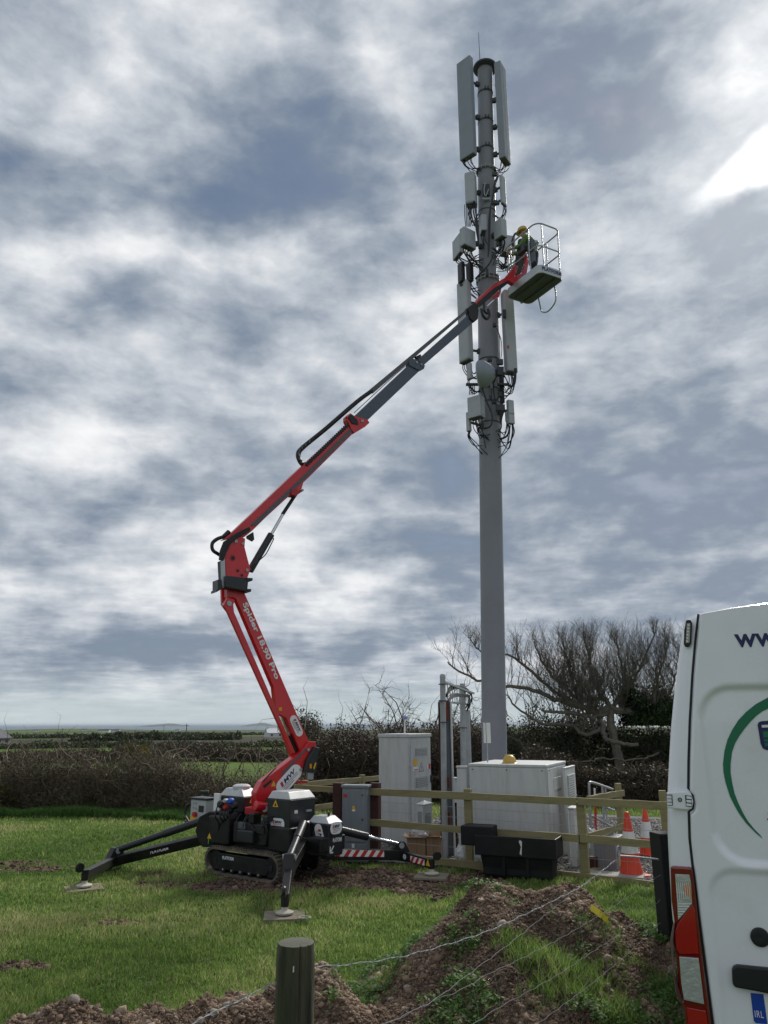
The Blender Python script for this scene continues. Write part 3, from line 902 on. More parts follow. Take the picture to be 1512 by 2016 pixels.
# rank grass under the hedge and beside the van
n = 60000
t = RNG.random(n); x, y = polyline([G(-120, 22.2), G(300, 22.0), G(560, 21.0)], t); y = y + RNG.uniform(-1.3, 1.0, n)
blades('rank_grass', x, y, base_z(x, y), RNG.uniform(.12, .4, n) * (.6 + fbm(x, y, 2, 71)), np.full(n, .022), M_weed, np.clip(RNG.random(n) * .7, 0, 1), .6, kind='stuff', label='dark rank grass along the foot of the left hedge', category='grass')


M_twig3 = mat('brown_twigs', (.14, .105, .078), 0.85, var=0.3, vscale=2)
hedge('long tangled leafless hedge running left behind the tracked lift', [G(-200, 22.6), G(120, 22.8), G(360, 22.6), G(600, 22.0)], 1.75, 2.4, 60000, .033, 12000, M_bramble, 1, .6, stick=560, rough=1.15, twr=.006, m_t=M_twig3)
hedge('dark tall thicket behind the fence between the lift and the tall cabinet', [G(575, 23.5), G(700, 25), G(860, 26), G(960, 27)], 2.45, 3.0, 60000, .042, 9000, M_brown, 2, .6, stick=160, rough=.55, twr=.007)
hedge('low dark hedge beyond the compound railing on the right', [G(1030, 25), G(1180, 24), G(1420, 23)], 1.2, 1.6, 34000, .04, 5000, M_brown, 3, .5, stick=120, rough=1.2)
hedge('dark evergreen thicket under the bare tree', [G(880, 44), G(1000, 43), G(1180, 44), G(1420, 43)], 3.7, 3.0, 46000, .075, 9000, M_ever, 4, 1.3, stick=160, rough=1.25, twr=.012)
hedge('second brown hedge line across the middle field on the left', [G(-200, 52), G(150, 54), G(420, 55), G(640, 52)], 1.05, 3.0, 40000, .07, 4000, M_brown, 5, .8, stick=70, rough=.8, twr=.01)
hedge('thin dark hedge across the pasture behind the second hedge', [G(-300, 105), G(200, 115), G(640, 110)], 1.1, 4, 16000, .16, 0, M_farleaf, 6, stick=0, rough=1.0)
hedge('far green row of bushes below the pale fields', [G(140, 270), G(300, 300), G(470, 290)], 2.6, 10, 14000, .45, 0, M_farleaf, 7, stick=0, rough=1.0)
hedge('far dark hedge line left of the pale farm roofs', [G(-100, 420), G(120, 430), G(330, 520)], 2.6, 10, 9000, .6, 0, M_farleaf, 8, stick=0)
hedge('far dark hedge line near the coast behind the lift boom', [G(250, 1100), G(420, 900), G(620, 950)], 3.4, 14, 8000, 1.0, 0, M_farleaf, 9, stick=0)
hedge('flowering gorse bush with yellow bloom behind the left hedge', [G(245, 40), G(285, 40)], 1.7, 1.3, 5000, .05, 0, M_gorse, 10, name='gorse_bush', cat='bush', stick=0)
hedge('gorse bush at the left edge with dull yellow bloom', [G(-30, 21.6), G(25, 21.8)], 1.2, 1.0, 4500, .035, 200, M_gorse, 12, name='gorse_bush', cat='bush', stick=10)
hedge('dark green holly bush showing behind the lift arm', [G(588, 33), G(622, 33)], 3.2, 1.5, 6500, .05, 0, M_ever, 14, name='holly_bush', cat='bush', stick=0, rough=.5)
hedge('ivy clad dark mass in the right half of the bare tree', [G(1238, 42.5), G(1335, 42.5)], 2.6, 2.4, 15000, .085, 400, M_ever, 15, name='ivy_bush', cat='bush', stick=0, lift=2.2, rough=1.0)

def bare_shrub(px, D, hgt, label, n=26, spread=1.0, group=None):
    gx_, gy_ = G(px, D); z = float(base_z(gx_, gy_))
    o = thing('bare_shrub', label, 'shrub', (gx_, gy_, z), group)
    P = np.tile([[gx_, gy_, z]], (n, 1)) + RNG.normal(size=(n, 3)) * [.25, .25, 0]
    A = curly(P, np.full(n, hgt), 1.5, 7, .035 * hgt / 2.5, .22, RNG.normal(size=(n, 3)) * [spread, spread, .3])
    segs('stems', *A, M_twig, o, 4, kind='stuff')
    j = RNG.integers(n, len(A[0]), n * 14)
    f = RNG.random((len(j), 1)); Q = A[0][j] * (1 - f) + A[1][j] * f
    B = curly(Q, np.full(len(j), hgt * .22), .5, 4, .012, .5)
    segs('twigs', *B, M_twig, o, kind='stuff')
    j = RNG.integers(0, len(B[0]), n * 40); f = RNG.random((len(j), 1)); Q = B[0][j] * (1 - f) + B[1][j] * f
    C = curly(Q, np.full(len(j), hgt * .08), .4, 2, .006, .5)
    segs('fine_twigs', *C, M_twig, o, kind='stuff')
bare_shrub(815, 27, 3.6, 'bare twiggy shrub rising behind the tall cabinet', 26, .8)
bare_shrub(705, 28, 3.0, 'small bare shrub poking above the thicket left of the tall cabinet', 12, .8)
bare_shrub(745, 28, 3.0, 'bare shrub just left of the white post on the tall cabinet', 14, .8)
bare_shrub(905, 29, 3.1, 'bare shrub between the galvanised posts and the mast', 14, .7)
bare_shrub(618, 27, 3.1, 'bare shrub right of the lift arm base', 10, .6)
bare_shrub(312, 24, 2.1, 'thin upright dead shrub standing proud of the left hedge', 9, .35)
bare_shrub(232, 24, 1.9, 'leaning dead shrub in the left hedge', 8, .5)
bare_shrub(345, 23.5, 1.7, 'curled dead shrub in the left hedge near the control box', 8, .7)
bare_shrub(30, 24, 1.6, 'low dead shrub at the left end of the hedge', 8, .6)
bare_shrub(430, 23.5, 1.75, 'spreading dead shrub in the hedge above the engine covers', 10, .8)

# ------------------------------------------------------------------ the wind-shaped bare tree
TD = 42.0 / K
def tp(px, py, dz=0.0): return at(px, py, TD + dz)
LIMBS = [
 ([(1222, 1512), (1212, 1470), (1204, 1430), (1200, 1394)], .26, .20, 0),
 ([(1200, 1394), (1172, 1402), (1145, 1391), (1110, 1382), (1087, 1375), (1041, 1355), (999, 1352), (950, 1341), (905, 1322), (880, 1303)], .19, .035, -.4),
 ([(1200, 1400), (1168, 1412), (1142, 1407), (1105, 1402), (1071, 1401)], .13, .07, -.8),
 ([(1186, 1427), (1172, 1398), (1140, 1388), (1106, 1370), (1061, 1336), (1028, 1307), (999, 1291), (955, 1288), (925, 1262)], .15, .03, .6),
 ([(1200, 1392), (1184, 1375), (1142, 1377), (1112, 1352), (1087, 1330), (1066, 1300), (1054, 1270)], .15, .04, 1.0),
 ([(1200, 1394), (1218, 1380), (1233, 1362), (1250, 1335), (1265, 1303), (1291, 1249)], .14, .035, .3),
 ([(1187, 1427), (1190, 1446), (1197, 1456), (1223, 1464), (1255, 1466)], .13, .09, -1.2),
 ([(1184, 1433), (1152, 1446), (1119, 1427), (1067, 1424), (1038, 1407), (1010, 1385), (999, 1370)], .11, .035, -.6),
 ([(1200, 1394), (1242, 1404), (1281, 1414), (1330, 1425), (1380, 1420)], .20, .12, .2),
 ([(1297, 1482), (1278, 1490), (1259, 1495), (1210, 1494), (1178, 1493), (1152, 1501), (1095, 1494), (1054, 1492), (1036, 1478), (1022, 1459), (1000, 1448)], .05, .02, -3.0),
 ([(1184, 1375), (1170, 1340), (1160, 1300), (1150, 1262)], .09, .03, 0),
 ([(1145, 1391), (1130, 1350), (1120, 1310), (1108, 1270)], .08, .03, .5),
 ([(1281, 1414), (1290, 1370), (1300, 1320), (1316, 1270)], .10, .03, -.4),
 ([(1242, 1404), (1240, 1360), (1225, 1310), (1210, 1262)], .09, .03, .8),
 ([(1281, 1414), (1310, 1380), (1330, 1330), (1345, 1285)], .09, .03, .5),
 ([(1330, 1425), (1352, 1385), (1372, 1330), (1385, 1280)], .09, .03, .0),
 ([(1150, 1500), (1165, 1495), (1180, 1475), (1195, 1474)], .035, .02, -3.0),
]
TREE_P = tp(1222, 1512)
tree = thing('bare_tree', 'large wind-shaped bare tree with spreading crooked limbs behind the cabinets', 'tree', (TREE_P.x, TREE_P.y, float(base_z(TREE_P.x, TREE_P.y))))
mb = MB(); starts = []
for i, (pl, r0, r1, dz) in enumerate(LIMBS):
    sp = spline([tp(a, b, dz * (k / (len(pl) - 1))) for k, (a, b) in enumerate(pl)], 5)
    if i == 0: sp[0].z = float(base_z(sp[0].x, sp[0].y)) - .2
    rs = [r0 + (r1 - r0) * k / (len(sp) - 1) for k in range(len(sp))]
    sp = [p + Vector(RNG.normal(size=3)) * .03 for p in sp]
    mb = MB(); mb.tube(sp, rs, 7)
    if i == 0: mb.build('trunk', M_bark, tree, smooth=True)
    else:
        mb.build('limb', M_bark, tree, smooth=True)
        if i not in (9, 6, 16):
            for k in range(2, len(sp)):
                starts.append((np.array(sp[k]), rs[k]))
S = np.array([s for s, r in starts])
n = 760
wgt = .35 + ss(1.2, 6.5, S[:, 0] - tp(956, 1300).x) ; j = RNG.choice(len(S), n, p=wgt / wgt.sum())
P = S[j]
dirs = RNG.normal(size=(n, 3)) * [.42, .42, .2] + [(-.08), 0, .0]
top = tp(1100, 1232).z
L_ = np.clip((top - P[:, 2]) * RNG.uniform(.45, 1.05, n), .7, 4.2)
A = curly(P, L_, 1.0, 8, .021, .14, dirs)
segs('branches', *A, M_bark, tree, 4, kind='stuff')
n2 = 5200
j = RNG.integers(n, len(A[0]), n2); f = RNG.random((n2, 1)); Q = A[0][j] * (1 - f) + A[1][j] * f
B = curly(Q, np.full(n2, .95), 1.3, 4, .0095, .22, RNG.normal(size=(n2, 3)) * [.6, .6, .35])
ok = B[1][:, 2] < top + .45
segs('twigs', *[v[ok] for v in B], M_bark, tree, kind='stuff')
n3 = 9000
j = RNG.integers(0, len(B[0]), n3); f = RNG.random((n3, 1)); Q = B[0][j] * (1 - f) + B[1][j] * f
C = curly(Q, np.full(n3, .35), 1.2, 2, .0055, .25)
ok = C[1][:, 2] < top + .6
segs('fine_twigs', *[v[ok] for v in C], M_bark, tree, kind='stuff')

# ------------------------------------------------------------------ far houses, poles
M_render = mat('white_render', (.72, .72, .70), 0.8, var=.08)
M_slate = mat('slate_roof', (.10, .105, .115), 0.8, var=.2)
M_shed = mat('pale_sheet_metal', (.55, .57, .58), 0.6, var=.1)
M_glassd = mat('dark_window', (.03, .035, .04), 0.2)
M_pole = mat('pole_timber', (.08, .065, .05), 0.9)
def house(px, D, w, d, h, roof, label, m_w, m_r, rz=0.0, group='pale houses scattered towards the coast'):
    x0, y0 = G(px, D); z = float(base_z(x0, y0)) - .3
    o = thing('house', label, 'house', (x0, y0, z), group)
    R_ = Matrix.Rotation(rz, 3, 'Z')
    def T(v): return Vector((x0, y0, z)) + R_ @ Vector(v)
    mb = MB(); mb.prism([T((-w / 2, -d / 2, 0)), T((-w / 2, d / 2, 0)), T((-w / 2, d / 2, h)), T((-w / 2, 0, h + roof)), T((-w / 2, -d / 2, h))], R_ @ Vector((w, 0, 0)))
    mb.build('wall', m_w, o)
    mb = MB(); e = .25
    for s in (-1, 1):
        a, b = Vector((-w / 2 - e, s * (d / 2 + e), h - .25)), Vector((-w / 2 - e, 0, h + roof + .12))
        mb.ob(T(a), R_ @ Vector((w + 2 * e, 0, 0)), R_ @ (b - a), Vector((0, 0, .22)))
    rf = mb.build('roof', m_r, o)
    for k in range(3):
        mb = MB(); c_ = Vector((-w / 2 + w * (k + .5) / 3 - .5, -d / 2 - .04, h * .4)); mb.ob(T(c_), R_ @ Vector((1.0, 0, 0)), R_ @ Vector((0, .05, 0)), Vector((0, 0, h * .38))); mb.build('window', M_glassd, o)
    mb = MB(); mb.ob(T((-w / 2 + .3, -.4, h + roof - .3)), R_ @ Vector((.8, 0, 0)), R_ @ Vector((0, .8, 0)), Vector((0, 0, 1.2))); mb.build('chimney', m_w, o)
for (px, D, w, lab) in ((64, 2300, 14, 'small white house alone on the far left of the coast plain'), (160, 2500, 16, 'white house left of the far farm cluster'), (192, 2100, 14, 'white house in the middle of the far farm cluster'),
                        (204, 1800, 17, 'larger white house nearest in the far farm cluster'), (222, 2150, 24, 'long white farm building right of the far cluster'), (345, 2600, 16, 'white house on the far coast below the island')):
    house(px, D, w, 8, 4.2, 2.6, lab, M_render, M_slate, random.uniform(-.4, .4))
house(546, 420, 13, 9, 2.6, 2.0, 'pale metal farm shed just left of the red lift arms', M_shed, M_shed, .35, None)
house(-30, 190, 8.0, 6.5, 1.9, 1.7, 'grey roofed cottage gable at the left edge of the view', mat('stone_wall', (.20, .19, .18), .9), M_slate, 1.35, None)
def upole(px, D, h, label):
    x0, y0 = G(px, D); z = float(base_z(x0, y0))
    o = thing('utility_pole', label, 'utility pole', (x0, y0, z), 'wooden utility poles in the fields')
    mb = MB(); mb.tube([(x0, y0, z - .5), (x0, y0, z + h)], [.13, .09], 8); mb.build('pole', M_pole, o)
    mb = MB(); mb.box((x0, y0, z + h - .4), (1.1, .07, .08), .3); mb.build('crossarm', M_pole, o)
upole(363, 200, 4.6, 'wooden utility pole in the field right of the dead shrub')
upole(116, 300, 4.6, 'short wooden utility pole in the left pasture')
upole(318, 500, 7, 'far wooden utility pole below the nearer island')
# ------------------------------------------------------------------ shared materials
M_galv = mat('galvanised_steel', (.36, .38, .40), 0.5, 0.35, var=.12, vscale=6, dirt=(.25, .25, .25), dscale=5, damt=.5)
M_mast = mat('mast_paint', (.235, .240, .280), 0.55, 0.0, var=.05, vscale=.8, dirt=(.20, .20, .21), dscale=1.2, damt=.5, bump=.0006, bscale=200)
M_radome = mat('radome_grey', (.42, .435, .475), 0.5, var=.04, vscale=1.5, dirt=(.34, .36, .38), dscale=2.5, damt=.45)
M_radome2 = mat('radome_slate', (.25, .275, .33), 0.5, var=.04, vscale=1.5, dirt=(.2, .24, .26), dscale=2.5, damt=.4)
M_radio = mat('radio_grey', (.41, .43, .48), 0.5, var=.05, vscale=3, dirt=(.30, .32, .33), dscale=4, damt=.4)
M_under = mat('antenna_base_plate', (.12, .125, .13), 0.6)
M_black = mat('black_rubber', (.012, .012, .014), 0.5)
M_dkradio = mat('black_radio', (.025, .028, .036), 0.5, var=.1)
M_brk = mat('dark_bracket', (.05, .055, .065), 0.6)
M_redtag = mat('red_tag', (.45, .05, .05), 0.6)

# ------------------------------------------------------------------ mast
MD = 16.3
MB0 = at(972.5, 1560, MD); MB0.z = 0.0
MTOP = at(954.8, 128, MD)
def maxis(z): return MB0 + (MTOP - MB0) * (z / MTOP.z)
def mz(py): return at(960, py, MD).z
mast = thing('mast', 'tall smooth grey steel telecom mast behind the equipment cabinets', 'mast', MB0)
AX = (MTOP - MB0).normalized()
def sect(name, y0, y1, r0, r1, n=48, m=M_mast):
    a, b = maxis(mz(y0) if y0 else 0.0), maxis(mz(y1))
    mb = MB(); mb.tube([a, b], [r0, r1], n); return mb.build(name, m, mast, smooth=True)
RB = .279
sect('lower_section', None, 556, RB, RB - .006)
sect('middle_section', 548, 338, .238, .235)
sect('upper_section', 336, 131, .222, .212)
def flange(py, r, h, nb=0, rb=.2):
    a = maxis(mz(py)); mb = MB(); mb.lathe(a, AX, [(r, 0), (r, h)], 40); f = mb.build('flange', M_mast, mast, smooth=True)
    if nb:
        mb = MB()
        for k in range(nb):
            t = 6.283 * k / nb; c = a + Vector((rb * math.cos(t), rb * math.sin(t), 0)); mb.lathe(c - AX * .03, AX, [(.016, 0), (.016, h + .07)], 6)
        mb.build('flange_bolts', M_galv, f)
flange(557, .315, .045, 16, .298); flange(551, .315, .045); flange(340, .285, .045, 14, .262)
a = maxis(mz(136)); mb = MB(); mb.lathe(a, AX, [(.215, -.05), (.34, .0), (.34, .05), (.22, .06)], 40); mb.build('top_flange', M_brk, mast, smooth=True)
for py in (187, 243, 297):
    a = maxis(mz(py)); mb = MB(); mb.lathe(a, AX, [(.226, -.03), (.228, .0), (.226, .03)], 40); bd = mb.build('clamp_band', M_brk, mast, smooth=True)
    for dx in (-.035, .05):
        mb = MB(); mb.box(a + Vector((dx, -.235, .03)), (.035, .05, .10)); mb.build('clamp_lug', M_brk, mast)
for py in (420, 712, 770, 796, 836):
    R_ = .243 if py < 550 else .285
    a = maxis(mz(py)); mb = MB(); mb.lathe(a, AX, [(R_, -.018), (R_, .018)], 40); mb.build('clamp_band', M_brk, mast, smooth=True)
mb = MB(); p = at(945, 122, MD - .1); q_ = at(942, 64, MD - .1); mb.tube([p - UP * .1, q_], [.012, .006], 6); mb.build('lightning_rod', M_brk, mast)
mb = MB(); p = at(974.5, 169, MD - .05); mb.disc(p, (1, -.3, .2), .035, .06, 10); mb.build('obstruction_light', M_brk, mast)
mb = MB(); p = at(975, 545, MD - .15); mb.disc(p, (1, -.3, 0), .05, .07, 14); mb.build('cable_port', M_dkradio, mast)
# access hatch with a hanging strap between the upper panels
c = at(957, 374, MD - .245); mb = MB(); mb.box(c, (.19, .05, .36)); mb.build('hatch', M_dkradio, mast, bevel=.01)
mb = MB(); mb.box(at(957.5, 392, MD - .26), (.22, .05, .05)); mb.build('hatch_sill', M_radio, mast)
mb = MB(); mb.disc(at(955, 735, MD - .1) , (1, -.2, 0), .05, .3, 10); mb.build('mount_stub', M_brk, mast)

MASTC = Vector((MB0.x, MB0.y, 0))
def equip(name, label, cat, near, left, ptop, right_py=None, right_px=None, D=15.9, m=M_radome, cap=M_under, bev=.02, group=None, depth=None, arms=(), ncab=0, cabl=.3, cabr=.011, flip=1, ang=None):
    """panel or radio on the mast: near = bottom near corner px, left = bottom left corner px (gives the turn), ptop = top py at the near edge"""
    C = at(near[0], near[1], D)
    if ang is None:
        l = gz(left[0], left[1], C.z); u1 = (l - C); u1.z = 0; L1 = u1.length; u1.normalize()
        u2 = Vector((u1.y, -u1.x, 0))
        if u2.dot(Vector((1, 0, 0))) < 0: u2 = -u2
    else:
        a = rad(ang); u2 = Vector((math.cos(a), math.sin(a), 0)); u1 = Vector((-math.sin(a), math.cos(a), 0))
    H = at(near[0], ptop, D).z - C.z
    b = CB.__new__(CB); b.C = C; b.H = H; b.u1 = u1; b.u2 = u2
    if ang is not None: L1 = b.solve(u1, left[0], near[1])
    b.L1 = L1
    b.L2 = depth if depth else b.solve(u2, right_px, near[1])
    o = thing(name, label, cat, C + u1 * b.L1 / 2 + u2 * b.L2 / 2, group)
    mb = MB(); b.body(mb); mb.build('housing', m, o, bevel=bev, seg=3)
    if cap:
        mb = MB(); e = .012; mb.ob(C + (u1 + u2) * e - UP * .012, u1 * (b.L1 - 2 * e), u2 * (b.L2 - 2 * e), UP * .02); mb.build('base_plate', cap, o)
    cen = C + u1 * b.L1 / 2 + u2 * b.L2 / 2
    for hfr in arms:
        z = C.z + H * hfr; c_ = Vector((cen.x, cen.y, z)); ax = maxis(z); d = (ax - c_); d.z = 0; dn = d.normalized()
        mb = MB(); mb.bar(c_ + dn * .04, ax - dn * .2, .045, .05); mb.build('bracket', M_brk, o)
        mb = MB(); mb.box(ax - dn * .27, (.11, .10, .12), math.atan2(dn.y, dn.x)); mb.build('bracket_clamp', M_brk, o, bevel=.006)
    for k in range(ncab):
        s, t = random.uniform(.15, .85), random.uniform(.2, .8)
        p0 = C + u1 * (b.L1 * s) + u2 * (b.L2 * t)
        ax = maxis(p0.z - cabl); d = ax - p0; d.z = 0; dn = d.normalized(); ll = d.length
        e = ax - dn * random.uniform(.2, .3) + Vector((random.uniform(-.08, .08), -random.uniform(.0, .12), 0)); e.z = p0.z - cabl * random.uniform(.3, 1.1) - (random.random() < .4) * .25
        mid = p0 + (e - p0) * .35; mid.z = p0.z - cabl * random.uniform(.8, 1.25)
        cable([p0 + UP * .01, p0 - UP * cabl * .45 + Vector((random.uniform(-.03, .03), 0, 0)), mid, e], cabr, o, M_black)
    return o, b

equip('antenna_panel', 'long pale antenna panel at the very top of the mast on its left', 'antenna', (932, 299), (905, 316), 107, right_px=939.6, D=15.85, m=M_radome2, arms=(.12, .45, .8), ncab=6, cabl=.3)
o, b = equip('antenna_panel', 'long pale antenna panel at the very top of the mast on its right', 'antenna', (994.8, 306.7), (981.9, 312), 117.5, right_px=1006.5, D=15.9, m=M_radome2, arms=(.1, .38, .66), ncab=7, cabl=.28)
mb = MB(); b.panel(mb, 'R', .45, .5, .02, .98, t=.004); mb.build('seam_strip', M_galv, o)
equip('antenna_panel', 'short antenna panel under the top left panel with a dark base', 'antenna', (936, 396), (915.5, 401), 334, right_px=941, D=15.9, cap=M_under, arms=(.5,), ncab=9, cabl=.55, bev=.05)
equip('antenna_panel', 'slim short antenna with rounded sides under the top right panel', 'antenna', (990, 398), (984.5, 397), 341, right_px=999, D=15.9, ang=50, m=M_radome, arms=(.2, .65), ncab=5, cabl=.4, bev=.045)
equip('radio_unit', 'leftmost pale radio box beside the work platform height, behind the larger one', 'radio unit', (905, 495), (891, 492), 458, right_px=914, D=16.3, ang=20, m=M_radio, arms=(.5,), ncab=7, cabl=.28, bev=.02)
equip('radio_unit', 'pale cube shaped radio box left of the mast with rounded corner', 'radio unit', (914.8, 479), (905, 486), 444, right_px=938, D=15.65, m=M_radio, arms=(.5,), ncab=12, cabl=.3, bev=.025)
equip('radio_unit', 'small pale upright radio box fixed flat on the front of the mast', 'radio unit', (948, 452), (944, 453), 421, right_px=959, D=15.75, ang=4, m=M_radio, ncab=3, cabl=.25, bev=.012)
equip('radio_unit', 'pale radio box right of the mast just above the worker', 'radio unit', (988.5, 462), (972.8, 473), 427, right_px=999, D=15.7, m=M_radio, arms=(.5,), ncab=11, cabl=.38, bev=.015)
equip('radio_unit', 'pale radio box behind the worker with a mass of looping cables', 'radio unit', (991, 494), (984, 492), 461, right_px=1016, D=16.3, ang=12, m=M_radio, arms=(.5,), ncab=16, cabl=.42, bev=.015)
for (n_, l_, r_, lab) in ((909, 901.5, 916, 'black finned radio unit on the left side above the long lower panel'), (925, 918, 933, 'black finned radio unit tight against the mast above the long lower panel')):
    o, b = equip('radio_unit', lab, 'radio unit', (n_, 551), (l_, 550), 514, right_px=r_, D=15.95, ang=25, m=M_dkradio, cap=None, bev=.01, group='black radio units on the mast', ncab=4, cabl=.2)
    for k in range(5):
        mb = MB(); b.panel(mb, 'R', .1 + k * .18, .15 + k * .18, .08, .92, t=.025); mb.build('cooling_fin', M_dkradio, o)
equip('antenna_panel', 'long pale lower antenna panel on the left that the grey boom passes in front of', 'antenna', (923, 705), (902.5, 715), 547, right_px=934, D=15.95, arms=(.15, .75), ncab=7, cabl=.4, bev=.05)
o, b = equip('antenna_panel', 'long pale lower antenna panel on the right hanging beneath the basket', 'antenna', (1000, 729), (992, 727), 568, right_px=1020.5, D=15.9, ang=14, arms=(.02, .74), ncab=8, cabl=.5, bev=.045)
mb = MB(); b.panel(mb, 'R', .05, .22, .26, .30, t=.004); mb.build('sticker', M_redtag, o)
equip('radio_unit', 'small slim radio box hanging under the long lower left panel', 'radio unit', (926, 744), (918.5, 741), 713, right_px=931, D=15.95, ang=35, m=M_radio, ncab=4, cabl=.3, bev=.02)
o, b = equip('radio_unit', 'flat square radio cabinet on the front left of the mast under the dish', 'radio unit', (946, 817), (921, 824), 776, right_px=955.5, D=15.6, m=M_radio, cap=M_under, arms=(), ncab=7, cabl=.45, bev=.01)
mb = MB(); b.panel(mb, 'R', .2, .5, .06, .94, t=.02); mb.build('edge_rib', M_radio, o)
equip('radio_unit', 'narrow pale box lowest on the left side of the mast', 'radio unit', (924, 847), (918, 846), 810, right_px=929, D=15.85, ang=40, m=M_radio, arms=(.5,), ncab=4, cabl=.3, bev=.01)
o, b = equip('radio_unit', 'slim upright pale radio lowest on the right side of the mast', 'radio unit', (1003, 832), (998.5, 829), 786, right_px=1014, D=15.85, ang=25, m=M_radio, cap=M_under, arms=(.62,), ncab=6, cabl=.55, bev=.008)
mb = MB(); b.panel(mb, 'R', 0, 1, .40, .42, t=.004); mb.build('seam_strip', M_brk, o)
equip('junction_box', 'small grey junction box with short tails beside the lowest right radio', 'junction box', (997, 829), (994.5, 828), 811, right_px=1002, D=15.95, ang=30, m=M_radio, cap=None, ncab=3, cabl=.3, bev=.008)
equip('junction_box', 'tiny grey connector box on the front of the mast beside the dish mount', 'junction box', (967, 763), (965.5, 763), 750, right_px=970.5, D=15.8, ang=10, m=M_radio, cap=None, ncab=1, cabl=.3, bev=.004)

# microwave dish, seen almost edge on, facing left
dc = at(943.5, 738, 15.55); da = Vector((-.93, .30, -.02)).normalized()
dish = thing('microwave_dish', 'round drum shaped microwave dish facing left on the lower mast', 'dish antenna', dc)
RD = .34
mb = MB(); mb.lathe(dc, da, [(.08, -.40), (.14, -.37), (RD * .62, -.30), (RD * .97, -.16), (RD, -.12), (RD, .0)], 40); mb.build('reflector', M_radome2, dish, smooth=True)
mb = MB(); mb.lathe(dc, da, [(RD * .985, .002), (RD * .9, .03), (RD * .4, .05), (.02, .055)], 40); mb.build('radome', M_radome, dish, smooth=True)
mb = MB(); mb.bar(dc - da * .40, maxis(dc.z) - Vector((0, .22, 0)), .1, .14); mb.build('mount', M_brk, dish, bevel=.01)
mb = MB(); mb.box(dc - da * .5, (.13, .12, .22)); mb.build('radio_head', M_dkradio, dish, bevel=.01)

# cable runs down the mast: each run is a part of the mast
def mrun(pxs, D=15.72, r=.014, m=M_black, par=mast):
    return cable([at(a, b, D) for a, b in pxs], r, par, m)
for k in range(8):
    w_ = 2.2 * k / 7
    mrun([(982 - k * .9, 345 + k), (975 - w_ * 1.2, 365), (972 - w_, 385), (966 - w_, 410 + k), (965 - w_ * 1.4, 440), (964 - w_, 470), (963 - w_, 492 + k * 2)], r=.016)
for k in range(7):
    mrun([(930 - k, 402), (934 + k * .7, 396 + k), (938 - k * .2, 415), (936 + k * .8, 440), (940 + k * .5, 470 + 3 * k)], r=.013)
for k in range(5):
    mrun([(915 + k * 3.2, 403), (915 + k * 3.0, 425), (917 + k * 2.4, 446)], r=.012, D=15.8)
mrun([(971, 500), (966, 515), (957, 527), (948, 536), (936, 549)], r=.022)
mrun([(955, 360), (953, 375), (956, 386), (962, 372)], r=.012, D=15.9, m=M_radome)
mrun([(948, 760), (958, 790), (968, 815), (967, 836), (957, 843), (940, 842)], r=.022, D=15.6)
mrun([(971, 725), (972, 770), (976, 788), (982, 781)], r=.02, D=15.72)
for k in range(6):
    mrun([(983 + k * 1.6, 722), (984 + k * 1.5, 760), (986 + k * 1.4, 798 - k)], r=.013, D=15.9)
for k in range(5):
    mrun([(992 - k * .5, 737 + k), (996, 745), (1003, 757 + k), (1010 + k, 756), (1013 + k, 725)], r=.011, D=15.85)
for k in range(5):
    mrun([(986 + k * 2, 805), (984 + k, 825), (987, 838 + k), (982, 850)], r=.012, D=15.85)
mrun([(1004, 838), (1000, 855), (992, 862), (983, 864)], r=.026, D=15.85)
mrun([(979, 648), (986, 668), (988, 690), (985, 712)], r=.01, D=15.9); mrun([(978, 646), (983, 660), (984, 690), (983, 712)], r=.01, D=15.9)
for k in range(4):
    mrun([(924 + k * 3, 757), (925 + k * 3, 765), (924 + k * 3.2, 777)], r=.012, D=15.8)
for (px, py, w_, h_) in ((930, 757, .32, .05), (991, 757, .3, .05), (985, 803, .22, .16), (984, 713, .16, .14), (984, 777, .10, .12), (974, 640, .1, .1), (973, 792, .12, .08), (964, 708, .12, .10), (959, 537, .06, .2), (993, 618, .08, .22), (974, 343, .14, .1), (975, 400, .22, .08)):
    mb = MB(); mb.box(at(px, py, 15.88), (w_, .09, h_)); mb.build('cable_clamp', M_brk, mast, bevel=.008)
# ------------------------------------------------------------------ tracked lift
M_red = mat('red_paint', (.62, .012, .020), 0.32, var=.05, vscale=1.2, coat=.3, dirt=(.30, .03, .03), dscale=2.5, damt=.35)
M_red2 = mat('red_paint_steel', (.40, .015, .025), 0.45, var=.08, vscale=1.2)
M_lblack = mat('machine_black', (.008, .0085, .010), 0.42, var=.25, vscale=5, dirt=(.07, .055, .042), dscale=5, damt=.28, spec=.4)
M_lblack2 = mat('machine_plastic_charcoal', (.014, .016, .022), 0.36, var=.1, vscale=4, dirt=(.07, .06, .05), dscale=5, damt=.22)
M_lid = mat('silver_lid', (.52, .53, .54), 0.38, 0.1, var=.05, dirt=(.35, .33, .30), dscale=4, damt=.4)
M_tele = mat('telescope_grey', (.075, .088, .118), 0.4, 0.2, var=.08, vscale=2)
M_strip = mat('grey_cover_strip', (.095, .095, .11), 0.5)
M_chrome = mat('chromed_rod', (.62, .64, .66), 0.18, 1.0)
M_white = mat('white_print', (.78, .78, .78), 0.5)
M_stred = mat('red_print', (.50, .02, .02), 0.5)
M_navyp = mat('navy_print', (.02, .03, .10), 0.5)
M_yel = mat('yellow_warning', (.75, .42, .02), 0.5)
M_rubber = mat('track_rubber', (.10, .088, .072), 0.9, var=.3, vscale=6, dirt=(.26, .20, .145), dscale=4, damt=.85, bump=.004, bscale=60)
M_ctrl = mat('control_box_grey', (.42, .44, .45), 0.5, var=.05, dirt=(.3, .3, .28), dscale=6, damt=.35)
